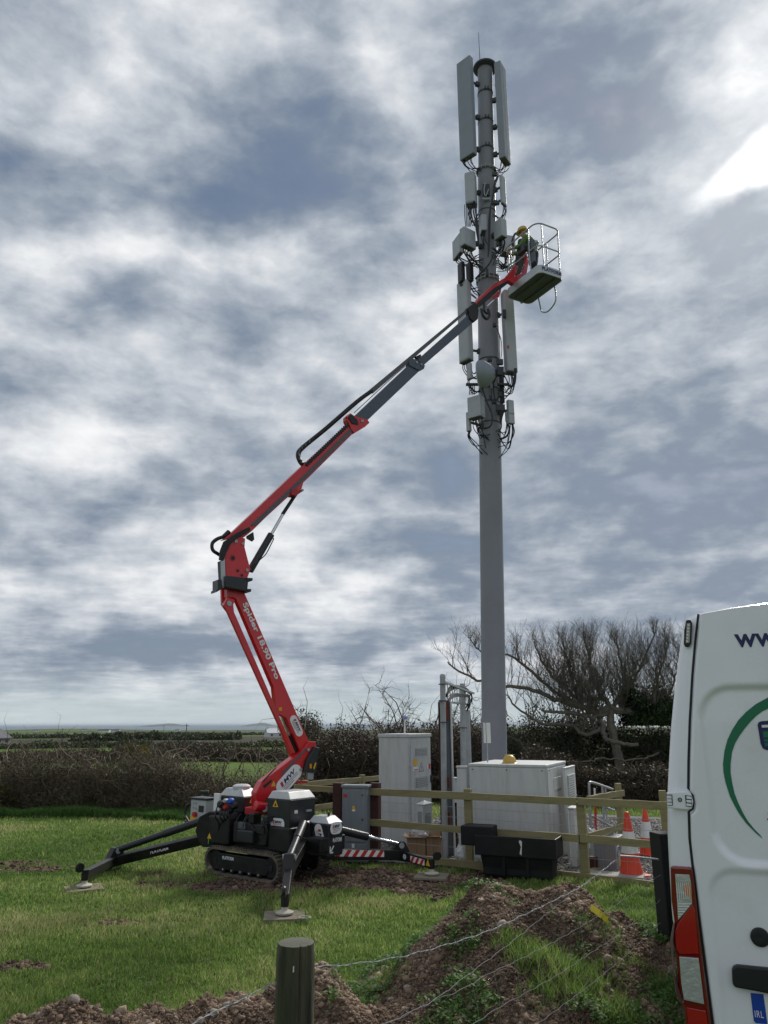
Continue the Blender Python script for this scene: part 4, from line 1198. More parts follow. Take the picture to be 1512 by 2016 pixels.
M_plate = mat('timber_spreader', (.25, .215, .165), 0.9, var=.3, vscale=12, dirt=(.12, .09, .06), dscale=6, damt=.7)
M_footw = mat('pale_foot_plastic', (.50, .47, .40), 0.7, dirt=(.22, .16, .11), dscale=9, damt=.7)
M_alu = mat('aluminium', (.42, .44, .46), 0.42, 0.6, var=.08)
M_blue = mat('blue_plastic', (.02, .09, .55), 0.5)
M_orange = mat('orange_lamp', (.75, .25, .01), 0.4)

BPp = Vector((-1.71 * K, 12.2 * K, 0))
PB = Plane(BPp, (.818, .575))                 # the vertical plane the whole boom folds in
LF = thing('tracked_lift', 'red and black tracked boom lift on spread outriggers with its basket raised to the mast', 'boom lift', (BPp.x, BPp.y, 0))
def P2(name, m, pxs, n0, n1, bevel=.006, par=None):
    # the outline is read off the near face; the plate then runs back from it
    a = [PB.pt(*q, off=n0) for q in pxs]
    mb = MB(); mb.prism(a, PB.n * ((n1 - n0) * .6)); return mb.build(name, m, par or LF, bevel=bevel)
# lower parallel arms
arm = P2('lower_arm', M_red, [(447, 1158), (479.6, 1163), (607.6, 1459), (609, 1478), (592, 1480), (564, 1413), (548, 1406), (543, 1393), (538.9, 1353), (464.8, 1179), (459, 1176), (448, 1176)], -.10, .10)
lnk = P2('link_arm', M_red, [(436, 1159), (447, 1159), (447, 1176), (464, 1180), (459.5, 1190), (461, 1205), (500, 1294), (582, 1483), (589, 1500), (577, 1500), (548, 1424), (448, 1205), (437, 1190)], .10, .2)
P2('link_arm', M_red, [(448, 1176), (463, 1181), (459, 1190), (461, 1205), (582, 1483), (574, 1483), (448, 1205), (440, 1192)], -.2, -.1)
for q_ in ((452, 1188),): 
    mb = MB(); mb.disc(PB.pt(*q_, -.215), PB.n, .045, .22, 16); mb.build('pivot_pin', M_galv, LF)
mb = MB(); mb.tube([PB.pt(553, 1408), PB.pt(571, 1452)], .022, 10); mb.build('cylinder_rod', M_chrome, LF)
mb = MB(); mb.tube([PB.pt(569, 1448), PB.pt(586, 1486)], .042, 12); mb.build('lower_cylinder', M_lblack, LF)
mb = MB(); mb.box(PB.pt(552, 1396, -.105), (.05, .02, .06)); mb.build('warning_sticker', M_yel, LF)
u_arm = (PB.pt(590, 1440) - PB.pt(470, 1165)).normalized()
v_arm = u_arm.cross(PB.n); v_arm = v_arm if v_arm.x > 0 else -v_arm
ttl = (PB.pt(548, 1337) - PB.pt(476, 1190))
text('lettering', 'Spider 18.90 Pro', M_white, arm, (PB.pt(482.5, 1186, -.1015) + PB.pt(543.5, 1338, -.1015)) / 2, u_arm, v_arm, width=ttl.length * .985, height=.125, bold=.03)

def sticker(c, u, v, w, h, par, big=False, rot=0.0):
    """pill-shaped white sticker with red bar, MW and small rules"""
    u, v = Vector(u).normalized(), Vector(v).normalized()
    if rot:
        u, v = u * math.cos(rot) + v * math.sin(rot), v * math.cos(rot) - u * math.sin(rot)
    n = u.cross(v); c = Vector(c)
    def pill(w_, h_, off, m, nm, par_):
        pts = []
        for k in range(9):
            a = -math.pi / 2 + math.pi * k / 8; pts.append(c + u * (w_ / 2 - h_ / 2 + math.cos(a) * h_ / 2) + v * (math.sin(a) * h_ / 2) + n * off)
        for k in range(9):
            a = math.pi / 2 + math.pi * k / 8; pts.append(c + u * (-w_ / 2 + h_ / 2 + math.cos(a) * h_ / 2) + v * (math.sin(a) * h_ / 2) + n * off)
        mb = MB(); mb.prism(pts, n * .002); return mb.build(nm, m, par_)
    s = pill(w, h, .0015, M_white, 'sticker', par)
    # thin dark outline ring inside the edge
    o = c + n * .0045
    mb = MB(); mb.prism([o + u * (-w * .32) + v * (-h * .02), o + u * (-w * .235) + v * (-h * .02), o + u * (-w * .20) + v * (h * .30), o + u * (-w * .285) + v * (h * .30)], n * .001); mb.build('red_bar', M_stred, par)
    text('lettering', 'MW', M_navyp, par, o + u * (w * .07) + v * (h * .14), u, v, width=w * .5, height=h * .3, bold=.03, shear=.25, ext=.001)
    for k, (mm_, yy) in enumerate(((M_navyp, -.10), (M_stred, -.22), (M_navyp, -.34))):
        mb = MB(); mb.ob(o + u * (-w * .30) + v * (h * yy), u * w * (.62 if k < 2 else .4), v * h * .035, n * .001); mb.build('rule_line', mm_, par)
    return s
sticker(PB.pt(583.5, 1429, -.1015), u_arm, v_arm, .38, .14, arm)

# turret link
tur = P2('turret_link', M_red, [(609, 1459), (622, 1460.5), (623, 1469), (598, 1515), (592, 1522), (566, 1558), (523, 1572), (522, 1598), (506, 1598), (504, 1560.5), (516, 1539), (578, 1491.4), (590, 1484)], -.16, .16, .012)
P2('turret_side_rail', M_lblack, [(514, 1541), (541, 1513), (546, 1510), (521, 1537)], -.19, -.15, .004)
P2('turret_slot', M_lblack, [(518, 1547), (534, 1535), (536, 1538), (521, 1552)], -.168, -.158, 0)
P2('turret_rail', M_strip, [(552, 1524), (602, 1472), (605, 1474), (556, 1527)], -.172, -.160, .003)
P2('counterweight_cover', M_lblack2, [(620, 1470), (629, 1472), (625, 1500), (623, 1522), (599.5, 1519), (604, 1498)], -.24, .24, .012)
P2('base_rod', M_red, [(580, 1537), (605, 1537), (605, 1542), (580, 1542)], -.1, -.04, .004)
P2('lamp_bracket', M_galv, [(606, 1521), (618, 1521), (617, 1535), (607, 1535)], -.2, -.1, .004)
P2('warning_lamp', M_orange, [(610, 1504), (614, 1504), (614, 1513), (610, 1513)], -.262, -.24, .003)
P2('grab_handle', M_yel, [(617, 1513), (621, 1501), (623, 1502), (619, 1515)], -.262, -.24, .002)
P2('warning_sticker', M_yel, [(534, 1548), (539, 1537), (543, 1548)], -.166, -.162, 0)
u_t = (PB.pt(592, 1510) - PB.pt(548, 1560)).normalized(); v_t = PB.n.cross(u_t); v_t = v_t if v_t.z > 0 else -v_t
sticker(PB.pt(569, 1534, -.163), u_t, v_t, .56, .235, tur)
for q_ in ((608, 1476), (593, 1515)):
    mb = MB(); mb.disc(PB.pt(*q_, -.185), PB.n, .025, .24, 14); mb.build('pivot_pin', M_galv, LF)
mb = MB(); mb.lathe(PB.pt(518, 1594) - UP * .05, UP, [(.30, 0), (.30, .09), (.24, .10)], 32); mb.build('slew_ring', M_red2, LF, smooth=True)
mb = MB(); mb.tube([PB.pt(484, 1583) - PB.n * .34, PB.pt(505, 1586) - PB.n * .34], .075, 18); mb.build('slew_motor', M_red, LF, smooth=True, bevel=.01)
mb = MB(); mb.disc(PB.pt(501, 1588) - PB.n * .37, Vector((.2, -1, 0)), .05, .04, 10); mb.build('motor_hub', M_galv, LF)

# elbow assembly
elb = P2('elbow_plate', M_red, [(443, 1092), (449, 1072), (470, 1056), (483, 1060), (482, 1077), (487, 1097), (493.5, 1121), (487, 1139), (446, 1141)], -.17, .17, .01)
P2('hose_cover', M_lblack, [(432, 1102), (434, 1084), (441, 1066), (468, 1048), (491, 1037), (494, 1044), (470, 1058), (455, 1070), (447, 1086), (440, 1104)], -.20, -.13, .006)
P2('hose_cover', M_lblack, [(432, 1102), (434, 1084), (443, 1066), (450, 1068), (447, 1086), (440, 1104)], .13, .2, .006)
P2('elbow_side_plate', M_alu, [(435, 1104), (443, 1102), (445, 1157), (438, 1157), (436, 1140)], -.19, -.15, .004)
P2('elbow_shade_plate', M_lblack, [(434, 1104), (443, 1102), (445, 1157), (437, 1157)], -.12, .1, .006)  # black plate: shade of the elbow's unlit left side put into its colour
bx = P2('elbow_box', M_lblack2, [(445, 1133), (490, 1138), (487, 1164), (444, 1156)], -.26, .10, .01)
P2('elbow_box_flange', M_lblack2, [(484, 1137), (498, 1138), (497, 1143.5), (486, 1143)], -.27, .12, .003)
P2('elbow_box_flange', M_lblack2, [(485, 1159), (495, 1159.5), (494.5, 1165), (484, 1164)], -.27, .12, .003)
P2('elbow_box_flange', M_lblack2, [(429, 1141), (436, 1141), (436, 1160), (426, 1166), (426, 1161), (429, 1159)], -.22, .16, .003)
for (a_, b_, rr_) in ((465, 1065, .03), (479, 1070, .025), (487, 1122.5, .028)):
    mb = MB(); mb.disc(PB.pt(a_, b_, -.19), PB.n, rr_, .25, 14); mb.build('pivot_pin', M_galv, LF)
for (a_, b_, rr_) in ((458, 1098, .055), (468, 1123, .035), (476, 1132, .032)):
    mb = MB(); mb.disc(PB.pt(a_, b_, -.174), PB.n, rr_, .006, 18); mb.build('plate_hole', M_red2, elb)
    mb = MB(); mb.disc(PB.pt(a_ + .8, b_ + .6, -.179), PB.n, rr_ * .6, .006, 14); mb.build('plate_hole', M_lblack, elb)
P2('lug_plate', M_lblack, [(486, 1055), (499, 1047), (501, 1062), (497, 1066), (486, 1060)], -.13, -.08, .004)
cable([PB.pt(452, 1049), PB.pt(445, 1055), PB.pt(428, 1061), PB.pt(418, 1070), PB.pt(419, 1083), PB.pt(430, 1091), PB.pt(440, 1098)], .032, LF, M_black, 'hose', 8)
mb = MB(); mb.tube([PB.pt(441, 1057), PB.pt(451, 1047)], .045, 10); mb.build('hose_fitting', M_lblack, LF)

# upper boom, outer section and its parts
bo = P2('upper_boom', M_red, [(438, 1063), (453, 1052), (570.5, 940), (687, 833), (697.6, 851), (608, 940), (597.5, 950), (592, 970), (583, 976), (571, 975), (525, 1017), (496.7, 1045), (480, 1058), (470, 1056)], -.11, .11, .008)
P2('boom_stripe', M_strip, [(491, 1036), (594, 940), (694, 839), (698, 846), (607, 937), (505, 1034)], -.122, -.112, .002)
P2('boom_collar', M_red, [(684, 819), (690, 813), (697, 818), (724, 826), (728, 832), (718.7, 840.4), (697.6, 853), (692, 846), (684, 826)], -.14, .14, .008)
P2('collar_guard', M_lblack, [(685, 821), (692, 815), (704, 826), (706, 836), (694, 834)], -.16, -.14, .006)
P2('collar_pin', M_galv, [(711, 826), (716, 826), (716, 831), (711, 831)], -.155, -.14, .003)
P2('lug_plate', M_red2, [(575, 962), (585, 960), (590, 968), (584, 976), (573, 974)], -.15, .15, .006)
mb = MB(); mb.disc(PB.pt(587.5, 969) - PB.n * .17, PB.n, .022, .24, 12); mb.build('pivot_pin', M_galv, LF)
P2('telescope_section', M_tele, [(700, 818), (806, 718), (827, 729), (724, 827), (712, 832)], -.085, .085, .006)
P2('telescope_collar', M_tele, [(806, 712), (812, 706), (820, 707), (824, 712), (837, 719), (835, 726), (826, 729), (806, 719)], -.11, .11, .006)
P2('collar_guard', M_lblack, [(818, 702), (828, 697), (830, 701), (823, 708)], -.1, .0, .004)
for q_ in ((821, 713), (830, 717)):
    mb = MB(); mb.disc(PB.pt(*q_, -.125), PB.n, .028, .015, 12); mb.build('collar_bolt', M_galv, LF)
P2('telescope_section', M_tele, [(822, 709), (923, 619), (935.7, 631.4), (834, 719)], -.065, .065, .005)
P2('boom_head', M_lblack, [(921, 606), (936, 594), (943, 610), (941, 628), (934, 634), (926, 627)], -.10, .10, .01)
# energy chain
def strand(name, pxs, r, m, n=4, off=0.0, w=None):
    sp = spline([PB.pt(*q) + PB.n * off for q in pxs], 5); mb = MB(); mb.tube(sp, r, n); return mb.build(name, m, LF)
strand('chain_loop', [(607, 917), (597, 916), (589, 907), (586.5, 893), (597, 880), (640, 845), (700, 793), (731, 770)], .048, M_lblack, 6, -.02)
P2('hose_rail', M_strip, [(727, 768), (733, 763), (934, 596), (936.5, 600), (735, 774)], -.055, .015, .004)
mb = MB()
for k in range(26):
    t = k / 25; p = PB.pt(604 + 88 * t, 914 - 85 * t, -.115)
    mb2 = MB(); mb2.box(p, (.055, .03, .07), PB.u.to_2d().angle_signed(Vector((1, 0)))); mb2.build('chain_link', M_lblack, LF, bevel=.004)
for k in range(9):
    t = k / 8; px_, py_ = [(606, 916), (598, 916), (592, 911), (588, 904), (586.5, 896), (588, 889), (593, 883), (600, 877), (608, 871)][k]
    mb2 = MB(); mb2.box(PB.pt(px_, py_) - PB.n * .04, (.03, .09, .07)); mb2.build('chain_link', M_strip, LF, bevel=.003)
cable([PB.pt(697, 813), PB.pt(740, 773), PB.pt(782, 734.6), PB.pt(815, 707)], .008, LF, M_black, 'wire_rope', 5)
# lift cylinder between elbow and upper boom
mb = MB(); mb.tube([PB.pt(492, 1124), PB.pt(534, 1052)], .062, 16); mb.build('boom_cylinder', M_lblack2, LF, smooth=True, bevel=.006)
mb = MB(); mb.tube([PB.pt(533, 1054), PB.pt(557, 1012)], .030, 12); mb.build('cylinder_rod', M_chrome, LF, smooth=True)
mb = MB(); mb.tube([PB.pt(556, 1013), PB.pt(583, 972)], .034, 12); mb.build('cylinder_rod', M_lblack, LF, smooth=True)
cable([PB.pt(530, 1061) - PB.n * .06, PB.pt(535, 1062) - PB.n * .07, PB.pt(531, 1072) - PB.n * .06, PB.pt(520, 1092) - PB.n * .07, PB.pt(508, 1104) - PB.n * .06], .010, LF, M_black, 'hose', 6)
P2('cylinder_foot', M_lblack, [(490, 1116), (500, 1109), (507, 1108), (505, 1116), (494, 1126)], -.1, .1, .006)

# jib
P2('jib', M_red, [(937, 597), (940, 589), (973, 558.7), (997, 545), (1007, 533), (1015, 521), (1021, 524), (1016, 540), (1003, 556), (977, 575), (947, 601), (940, 603)], -.08, .08, .008)
P2('jib_cover', M_lblack, [(935, 603), (944, 592), (974, 566), (1000, 552), (1003, 556), (978, 575), (950, 600), (940, 607)], -.1, -.08, .004)
P2('jib_bracket', M_red, [(965, 587), (977, 579), (987, 568), (986, 576), (983, 584), (978, 586)], -.05, .05, .004)
P2('jib_end', M_red, [(1000, 551), (1020, 540), (1028, 538), (1033, 548), (1029, 560), (1016, 567), (1013, 560)], -.1, .1, .01)
P2('jib_upright', M_lblack, [(1016, 540), (1018, 500), (1023, 470), (1030, 468), (1037, 500), (1030, 530), (1024, 543)], -.05, .05, .01)
P2('basket_mount', M_red, [(1025, 545), (1034, 518), (1037, 502), (1033, 498), (1026, 500), (1025, 484), (1031, 486), (1041, 516), (1036, 545)], -.09, -.05, .006)
P2('mount_rod', M_chrome, [(1028, 500), (1031, 486), (1034, 486), (1032, 500)], -.12, -.09, .002)
cable([PB.pt(942, 612) - PB.n * .1, PB.pt(944, 625) - PB.n * .12, PB.pt(951, 632) - PB.n * .12, PB.pt(958, 626) - PB.n * .1, PB.pt(955, 612) - PB.n * .1], .035, LF, M_black, 'hose', 8)
cable([PB.pt(948, 600) - PB.n * .1, PB.pt(947, 616) - PB.n * .12, PB.pt(953, 622) - PB.n * .12], .03, LF, M_black, 'hose', 8)
cable([PB.pt(1016, 521), PB.pt(1008, 527), PB.pt(1001, 531), PB.pt(1003, 522), PB.pt(1012, 516), PB.pt(1018, 508)], .02, LF, M_galv, 'hose', 6)
cable([PB.pt(958, 603), PB.pt(968, 594), PB.pt(975, 586)], .018, LF, M_chrome, 'cylinder_rod', 8)
for k in range(3):
    cable([PB.pt(1013 - k, 490), PB.pt(1008 + k, 476 - k * 3), PB.pt(1014, 462 - k), PB.pt(1022, 458)], .022, LF, M_black, 'hose', 6)

# basket
zf = at(1063, 537, 14.66).z
bA, bB, bC, bD = gz(1063.3, 537, zf), gz(1106, 550.8, zf), gz(1042.5, 598.4, zf), gz(999.8, 584.5, zf)
bcen = (bA + bB + bC + bD) / 4
bu = ((bB - bA) + (bC - bD)).normalized(); bw_ = ((bD - bA) + (bC - bB)); bw_ = (bw_ - bu * bw_.dot(bu)).normalized()
hw, hl = (bB - bA).length / 2 + .02, (bD - bA).length / 2 + .02
def bp(s, t, z): return bcen + bu * (s * hw) + bw_ * (t * hl) + UP * z
def rr4(gr, z, n=5, r=.14):
    pts = []
    for (sx, sy, a0) in ((1, 1, 0), (-1, 1, 90), (-1, -1, 180), (1, -1, 270)):
        for k in range(n + 1):
            a = rad(a0 + 90 * k / n)
            pts.append(bcen + bu * (sx * (hw + gr - r) + math.cos(a) * r) + bw_ * (sy * (hl + gr - r) + math.sin(a) * r) + UP * z)
    return pts
mb = MB(); mb.prism(rr4(0, .0), UP * .05); mb.build('basket_floor', M_strip, LF)
mb = MB(); o_, i_ = rr4(.03, .0), rr4(.005, .0); n = len(o_)
mb.add(o_ + [p + UP * .21 for p in o_] + [p + UP * .21 for p in i_] + i_, [(k + n * j, (k + 1) % n + n * j, (k + 1) % n + n * ((j + 1) % 4), k + n * ((j + 1) % 4)) for j in range(4) for k in range(n)])
rim = mb.build('basket_rim', M_alu, LF, bevel=.0)
for s in (-.45, .45):
    mb = MB(); mb.bar(bp(s, -.92, -.02), bp(s, .92, -.02), .05, .035); mb.build('floor_beam', M_strip, LF)
text('lettering', 'PLATFORM', M_navyp, rim, bcen - bw_ * (hl + .034) + UP * .115, bu, UP, width=hw * 2 * .84, height=.10, bold=.03, spacing=1.15)
R_ = .019
mb = MB(); t1 = rr4(.04, 1.36, 5, .2); mb.tube(t1 + [t1[0]], R_, 8); mb.build('top_rail', M_alu, LF, smooth=True)
mb = MB(); t1 = rr4(.02, .74, 5, .14); mb.tube(t1 + [t1[0]], R_ * .9, 8); mb.build('middle_rail', M_alu, LF, smooth=True)
for (s, t) in ((-.6, -1), (.8, -1), (1, -.2), (1, .75), (-.6, 1), (-1, -.5), (-1, .6)):
    mb = MB(); mb.tube([bp(s, t, .1), bp(s * 1.06, t * 1.03, 1.36)], R_ * .9, 8); mb.build('rail_post', M_alu, LF, smooth=True)
mb = MB(); sp = spline([bp(1, -.5, .1), bp(1.12, -.5, -.2), bp(1.12, -.42, -.42), bp(1.12, 0, -.52), bp(1.12, .35, -.42), bp(1.12, .45, -.2), bp(1, .45, .05)], 5); mb.tube(sp, .018, 8); mb.build('step_loop', M_alu, LF, smooth=True)
mb = MB(); mb.box(bp(-1.05, -.1, .95), (.12, .28, .2), math.atan2(bu.y, bu.x)); mb.build('basket_console', M_lblack2, LF, bevel=.02)
mb = MB(); mb.box(bp(-.9, -.55, .72), (.06, .22, .62), math.atan2(bu.y, bu.x)); mb.build('console_board', M_tele, LF, bevel=.01)
mb = MB(); mb.disc(bp(.2, .95, -.06), UP, .035, .06, 12); mb.build('floor_plug', M_alu, LF)

# ---- chassis frame: a = along the tracks to the right and nearer, b = away
CA = Vector((.796, -.605, 0)); CBb = Vector((.605, .796, 0)); ANG = math.degrees(math.atan2(CBb.y, CBb.x))
TE = Vector((-1.45, 11.25, 0)) * K            # near end of the near track, on the ground
TE.z = float(base_z(TE.x, TE.y))
def cc_(a, b, z): return TE + CA * a + CBb * b + UP * z
TL, TH_, TW = 1.66, .40, .24
def track(b0, nm_label=None):
    tr = MB(); nseg = 64
    r = TH_ / 2; path = []
    for k in range(nseg):
        s = k / nseg * (2 * (TL - TH_) + 2 * math.pi * r)
        Ls = TL - TH_
        if s < Ls: path.append((-TL + r + s, 0.0, (0, -1)))
        elif s < Ls + math.pi * r:
            a = -math.pi / 2 + (s - Ls) / r; path.append((-r + r * math.cos(a), r + r * math.sin(a), (math.cos(a), math.sin(a))))
        elif s < 2 * Ls + math.pi * r: path.append((-r - (s - Ls - math.pi * r), 2 * r, (0, 1)))
        else:
            a = math.pi / 2 + (s - 2 * Ls - math.pi * r) / r; path.append((-TL + r + r * math.cos(a), r + r * math.sin(a), (math.cos(a), math.sin(a))))
    V = []
    for (a, z, (na, nz)) in path:
        for (bb, off) in ((b0, 0), (b0 + TW, 0), (b0 + TW, -.035), (b0, -.035)):
            V.append(cc_(a + na * off, bb, z + nz * off))
    n = len(path); mb = MB()
    mb.add(V, [(4 * k + j, 4 * k + (j + 1) % 4, 4 * ((k + 1) % n) + (j + 1) % 4, 4 * ((k + 1) % n) + j) for k in range(n) for j in range(4)])
    t_ = mb.build('rubber_track', M_rubber, LF)
    lug = None
    for k in range(n):
        (a, z, (na, nz)) = path[k]; ta, tz = -nz, na
        for half in (0, 1):
            mb = MB(); L0 = b0 + .008 + half * TW * .5 + (0.0)
            o = cc_(a + na * .0 - ta * .014, L0, z + nz * .0 - tz * .014)
            mb.ob(o, CA * (ta * .028) + UP * (tz * .028), CBb * (TW * .44), CA * (na * .022) + UP * (nz * .022)); mb.build('track_lug', M_rubber, t_)
    mb = MB(); fr = [(-TL + .24, .08), (-.30, .08), (-.24, .14), (-.24, .25), (-.30, .315), (-TL + .30, .315), (-TL + .24, .26)]
    mb.prism([cc_(a, b0 + .03, z) for a, z in fr], CBb * .17); pl = mb.build('track_frame', M_lblack, LF, bevel=.01)
    for a in (-TL + .22, -.2):
        mb = MB(); mb.disc(cc_(a, b0 + .04, TH_ / 2), CBb, .145, .14, 22); mb.build('track_wheel', M_lblack, LF, bevel=.008)
        mb = MB(); mb.disc(cc_(a, b0 + .03, TH_ / 2), CBb, .05, .02, 12); mb.build('wheel_hub', M_lblack2, LF)
    for k in range(5):
        mb = MB(); mb.disc(cc_(-TL + .42 + k * .2, b0 + .025, .085), CBb, .05, .16, 14); mb.build('track_roller', M_lblack, LF, bevel=.004)
        mb = MB(); mb.disc(cc_(-TL + .42 + k * .2, b0 + .012, .085), CBb, .016, .015, 8); mb.build('roller_bolt', M_galv, LF)
    return pl
pl = track(0.0)
text('lettering', 'PLATFORM', M_white, pl, cc_(-TL + .52, .028, .255), CA, UP, width=.26, height=.05, bold=.02)
track(.92)

# chassis body
mb = MB(); mb.prism([cc_(a, .22, z) for a, z in ((-1.62, .44), (-1.55, .34), (-.1, .32), (.05, .40), (.10, .62), (-1.62, .62))], CBb * .72); mb.build('undercarriage', M_lblack, LF, bevel=.015)
def box_cb(name, label_px, m, par=LF, bevel=.02, z0=0.0):
    b = CB(*label_px); mb = MB(); b.body(mb); o = mb.build(name, m, par, bevel=bevel, seg=3); return b, o
def ccb(a0, a1, b0, b1, z0, z1, name, m, bevel=.02, par=None):
    mb = MB(); mb.ob(cc_(a0, b0, z0), CA * (a1 - a0), CBb * (b1 - b0), UP * (z1 - z0)); return mb.build(name, m, par or LF, bevel=bevel, seg=3)
def housing(px, yb, yt, D, pxl, pxr, name, cham=.12, lidh=.10, m=M_lblack2):
    """plastic housing with chamfered top carrying a silver lid"""
    b = CB(px, yb, yt, D, ANG, pxl, pxr); H = b.H; o = b.C; hz_ = H - lidh
    mb = MB(); mb.ob(o, b.u1 * b.L1, b.u2 * b.L2, UP * hz_); h = mb.build(name, m, LF, bevel=.018, seg=3)
    # chamfered cap: loft
    mb = MB(); c_ = cham
    B0 = [o + UP * hz_, o + b.u2 * b.L2 + UP * hz_, o + b.u1 * b.L1 + b.u2 * b.L2 + UP * hz_, o + b.u1 * b.L1 + UP * hz_]
    T0 = [o + b.u1 * c_ + b.u2 * c_ * .5 + UP * H, o + b.u1 * c_ + b.u2 * (b.L2 - c_ * .5) + UP * H, o + b.u1 * (b.L1 - c_ * .6) + b.u2 * (b.L2 - c_ * .5) + UP * H, o + b.u1 * (b.L1 - c_ * .6) + b.u2 * c_ * .5 + UP * H]
    mb.add(B0 + T0, [(0, 3, 2, 1), (4, 5, 6, 7), (0, 1, 5, 4), (1, 2, 6, 5), (2, 3, 7, 6), (3, 0, 4, 7)])
    mb.build('lid', M_lid, LF, bevel=.012, seg=3)
    return b, h
bL, hL = housing(478, 1600, 1554, 12.05, 430, 512, 'engine_housing', .14, .12)
bR, hR = housing(569, 1642, 1560, 11.35, 524, 620, 'right_housing', .09, .11)
bE, hE = housing(646, 1688, 1609, 11.2, 604, 675, 'battery_housing', .12, .10)
mb = MB(); mb.lathe(bL.point('L', .45, 1.0) + bL.u2 * .2 - UP * .02, UP, [(.15, 0), (.15, .05), (.11, .075)], 20); mb.build('filter_cap', M_lid, LF, smooth=True)
sticker(bR.point('L', .5, .22), -bR.u1, UP, .30, .155, hR)
sticker(bE.point('L', .36, .45), -bE.u1, UP, .42, .15, hE, rot=-1.22)
sticker(bE.point('R', .5, .70), bE.u2, UP, .27, .17, hE)
text('lettering', 'PLATFORM', M_white, hE, bE.point('R', .58, .40), bE.u2, UP, width=.20, height=.06, bold=.02)
mb = MB()
for a_, b_ in (((.12, .1), (.12, .26)), ((.12, .1), (.32, .1)), ((.12, .1), (.36, .26))):
    mb2 = MB(); mb2.bar(bE.point('R', a_[0], a_[1], .003), bE.point('R', b_[0], b_[1], .003), .004, .02, -bE.u1); mb2.build('arrow_mark', M_white, hE)
def tri(b, side, a, z, s, par=LF):
    u, v, n = b.frame(side); c = b.point(side, a, z, .002)
    mb = MB(); mb.prism([c - u * s / 2, c + u * s / 2, c + v * s * .9], n * .002); mb.build('warning_sticker', M_yel, par)
    mb = MB(); mb.prism([c - u * s / 6 + v * s * .12 + n * .003, c + u * s / 6 + v * s * .12 + n * .003, c + u * s / 10 + v * s * .42 + n * .003, c - u * s / 10 + v * s * .42 + n * .003], n * .001); mb.build('warning_symbol', M_black, par)
tri(bL, 'R', .5, .38, .12, hL); tri(bR, 'L', .62, .62, .12, hR)
mb = MB(); bR.panel(mb, 'R', .18, .30, .47, .55, t=.004); mb.build('label_plate', M_white, hR)
mb = MB(); bR.panel(mb, 'R', .62, .82, .48, .53, t=.02); mb.build('latch', M_galv, hR)
mb = MB(); mb.disc(bE.point('L', .3, 1.0) + bE.u2 * .15, UP, .02, .05, 10); mb.build('filler_cap', M_black, LF)
# ground control box and levers at the left
bC_ = CB(403, 1626, 1576, 12.7, ANG, 373, 424)
gp = bC_.frame('L')
mb = MB(); bC_.body(mb); hb = mb.build('control_box', M_ctrl, LF, bevel=.012)
mb = MB(); bC_.body(mb, bC_.H, bC_.H + .035, .02); mb.build('control_box_lid', M_lblack2, LF, bevel=.008)
mb = MB(); mb.box(bC_.cen() + UP * (bC_.H / 2 + .32), (.16, .1, .05)); mb.build('lid_handle', M_black, LF, bevel=.01)
mb = MB(); bC_.panel(mb, 'L', .12, .45, .52, .78, t=.004); mb.build('display', M_lblack2, hb)
mb = MB(); bC_.panel(mb, 'L', .58, .95, .02, .32, t=.004); mb.build('yellow_label', M_yel, hb)
mb = MB(); u, v, n = bC_.frame('L'); mb.disc(bC_.point('L', .62, .42), n, .04, .05, 14); mb.build('stop_button', M_stred, hb)
for (a_, z_) in ((.8, .86), (.62, .86), (.8, .68), (.62, .66)):
    mb = MB(); mb.disc(bC_.point('L', a_, z_), n, .014, .008, 10); mb.build('push_button', M_galv, hb)
mb = MB(); bC_.panel(mb, 'L', 1.02, 1.3, -.05, .12, t=.1, off=-.08); mb.build('side_lamp', M_black, LF, bevel=.01)
cable([bC_.point('L', 1.05, .1), bC_.point('L', 1.3, .35), bC_.point('L', 1.25, .7), bC_.point('L', 1.0, .85)], .02, LF, M_black, 'hose')
mb = MB(); bL.panel(mb, 'L', .88, 1.12, -.25, .75, t=.03, off=.02); mb.build('instruction_sheet', M_white, LF)
for k, (px_, py_, rr_, m_) in enumerate(((443, 1577, .04, M_galv), (453, 1577, .05, M_blue), (443, 1589, .045, M_stred), (433, 1583, .06, M_black), (460, 1586, .06, M_black), (452, 1596, .05, M_black))):
    mb = MB(); p = at(px_, py_, 12.0); mb.lathe(p, Vector((-.4, -.9, .1)), [(rr_, -.05), (rr_, 0), (rr_ * .6, .03)], 12); mb.build('control_knob' if k < 3 else 'pump_housing', m_, LF, smooth=True)
for k in range(5):
    x0_ = 430 + k * 6 + random.uniform(-3, 3)
    cable([at(x0_, 1588 + k % 3, 12.0), at(x0_ - 4, 1606, 11.9), at(x0_ + 3, 1622, 12.0), at(x0_ + 1, 1640, 12.05)], .011, LF, M_black, 'hose')
# black tank with plate
b1 = CB(464, 1660, 1600, 12.0, ANG, 418, 490); mb = MB(); b1.body(mb); h1 = mb.build('oil_tank', M_lblack, LF, bevel=.025, seg=3)
pc = b1.point('L', .42, .42); mb = MB(); u, v, n = b1.frame('L'); mb.ob(pc - u * .13 - v * .055, u * .26, v * .11, n * .005); mb.build('number_plate', M_white, h1)
text('lettering', 'P 221', M_black, h1, pc + n * .005 - u * .03, u, v, width=.15, height=.07, bold=.01, ext=.001)
ccb(-1.66, -1.15, .02, .5, .44, .86, 'valve_block', M_lblack, .03)
ccb(-1.1, -.35, .06, .6, .48, .80, 'frame_box', M_lblack, .03)
ccb(-.35, .12, .1, .85, .42, .78, 'frame_box', M_lblack, .03)
ccb(.12, .62, .22, .8, .45, .66, 'front_beam', M_lblack, .02)
ccb(-.9, -.55, -.03, .3, .52, .70, 'step_box', M_lblack2, .02)
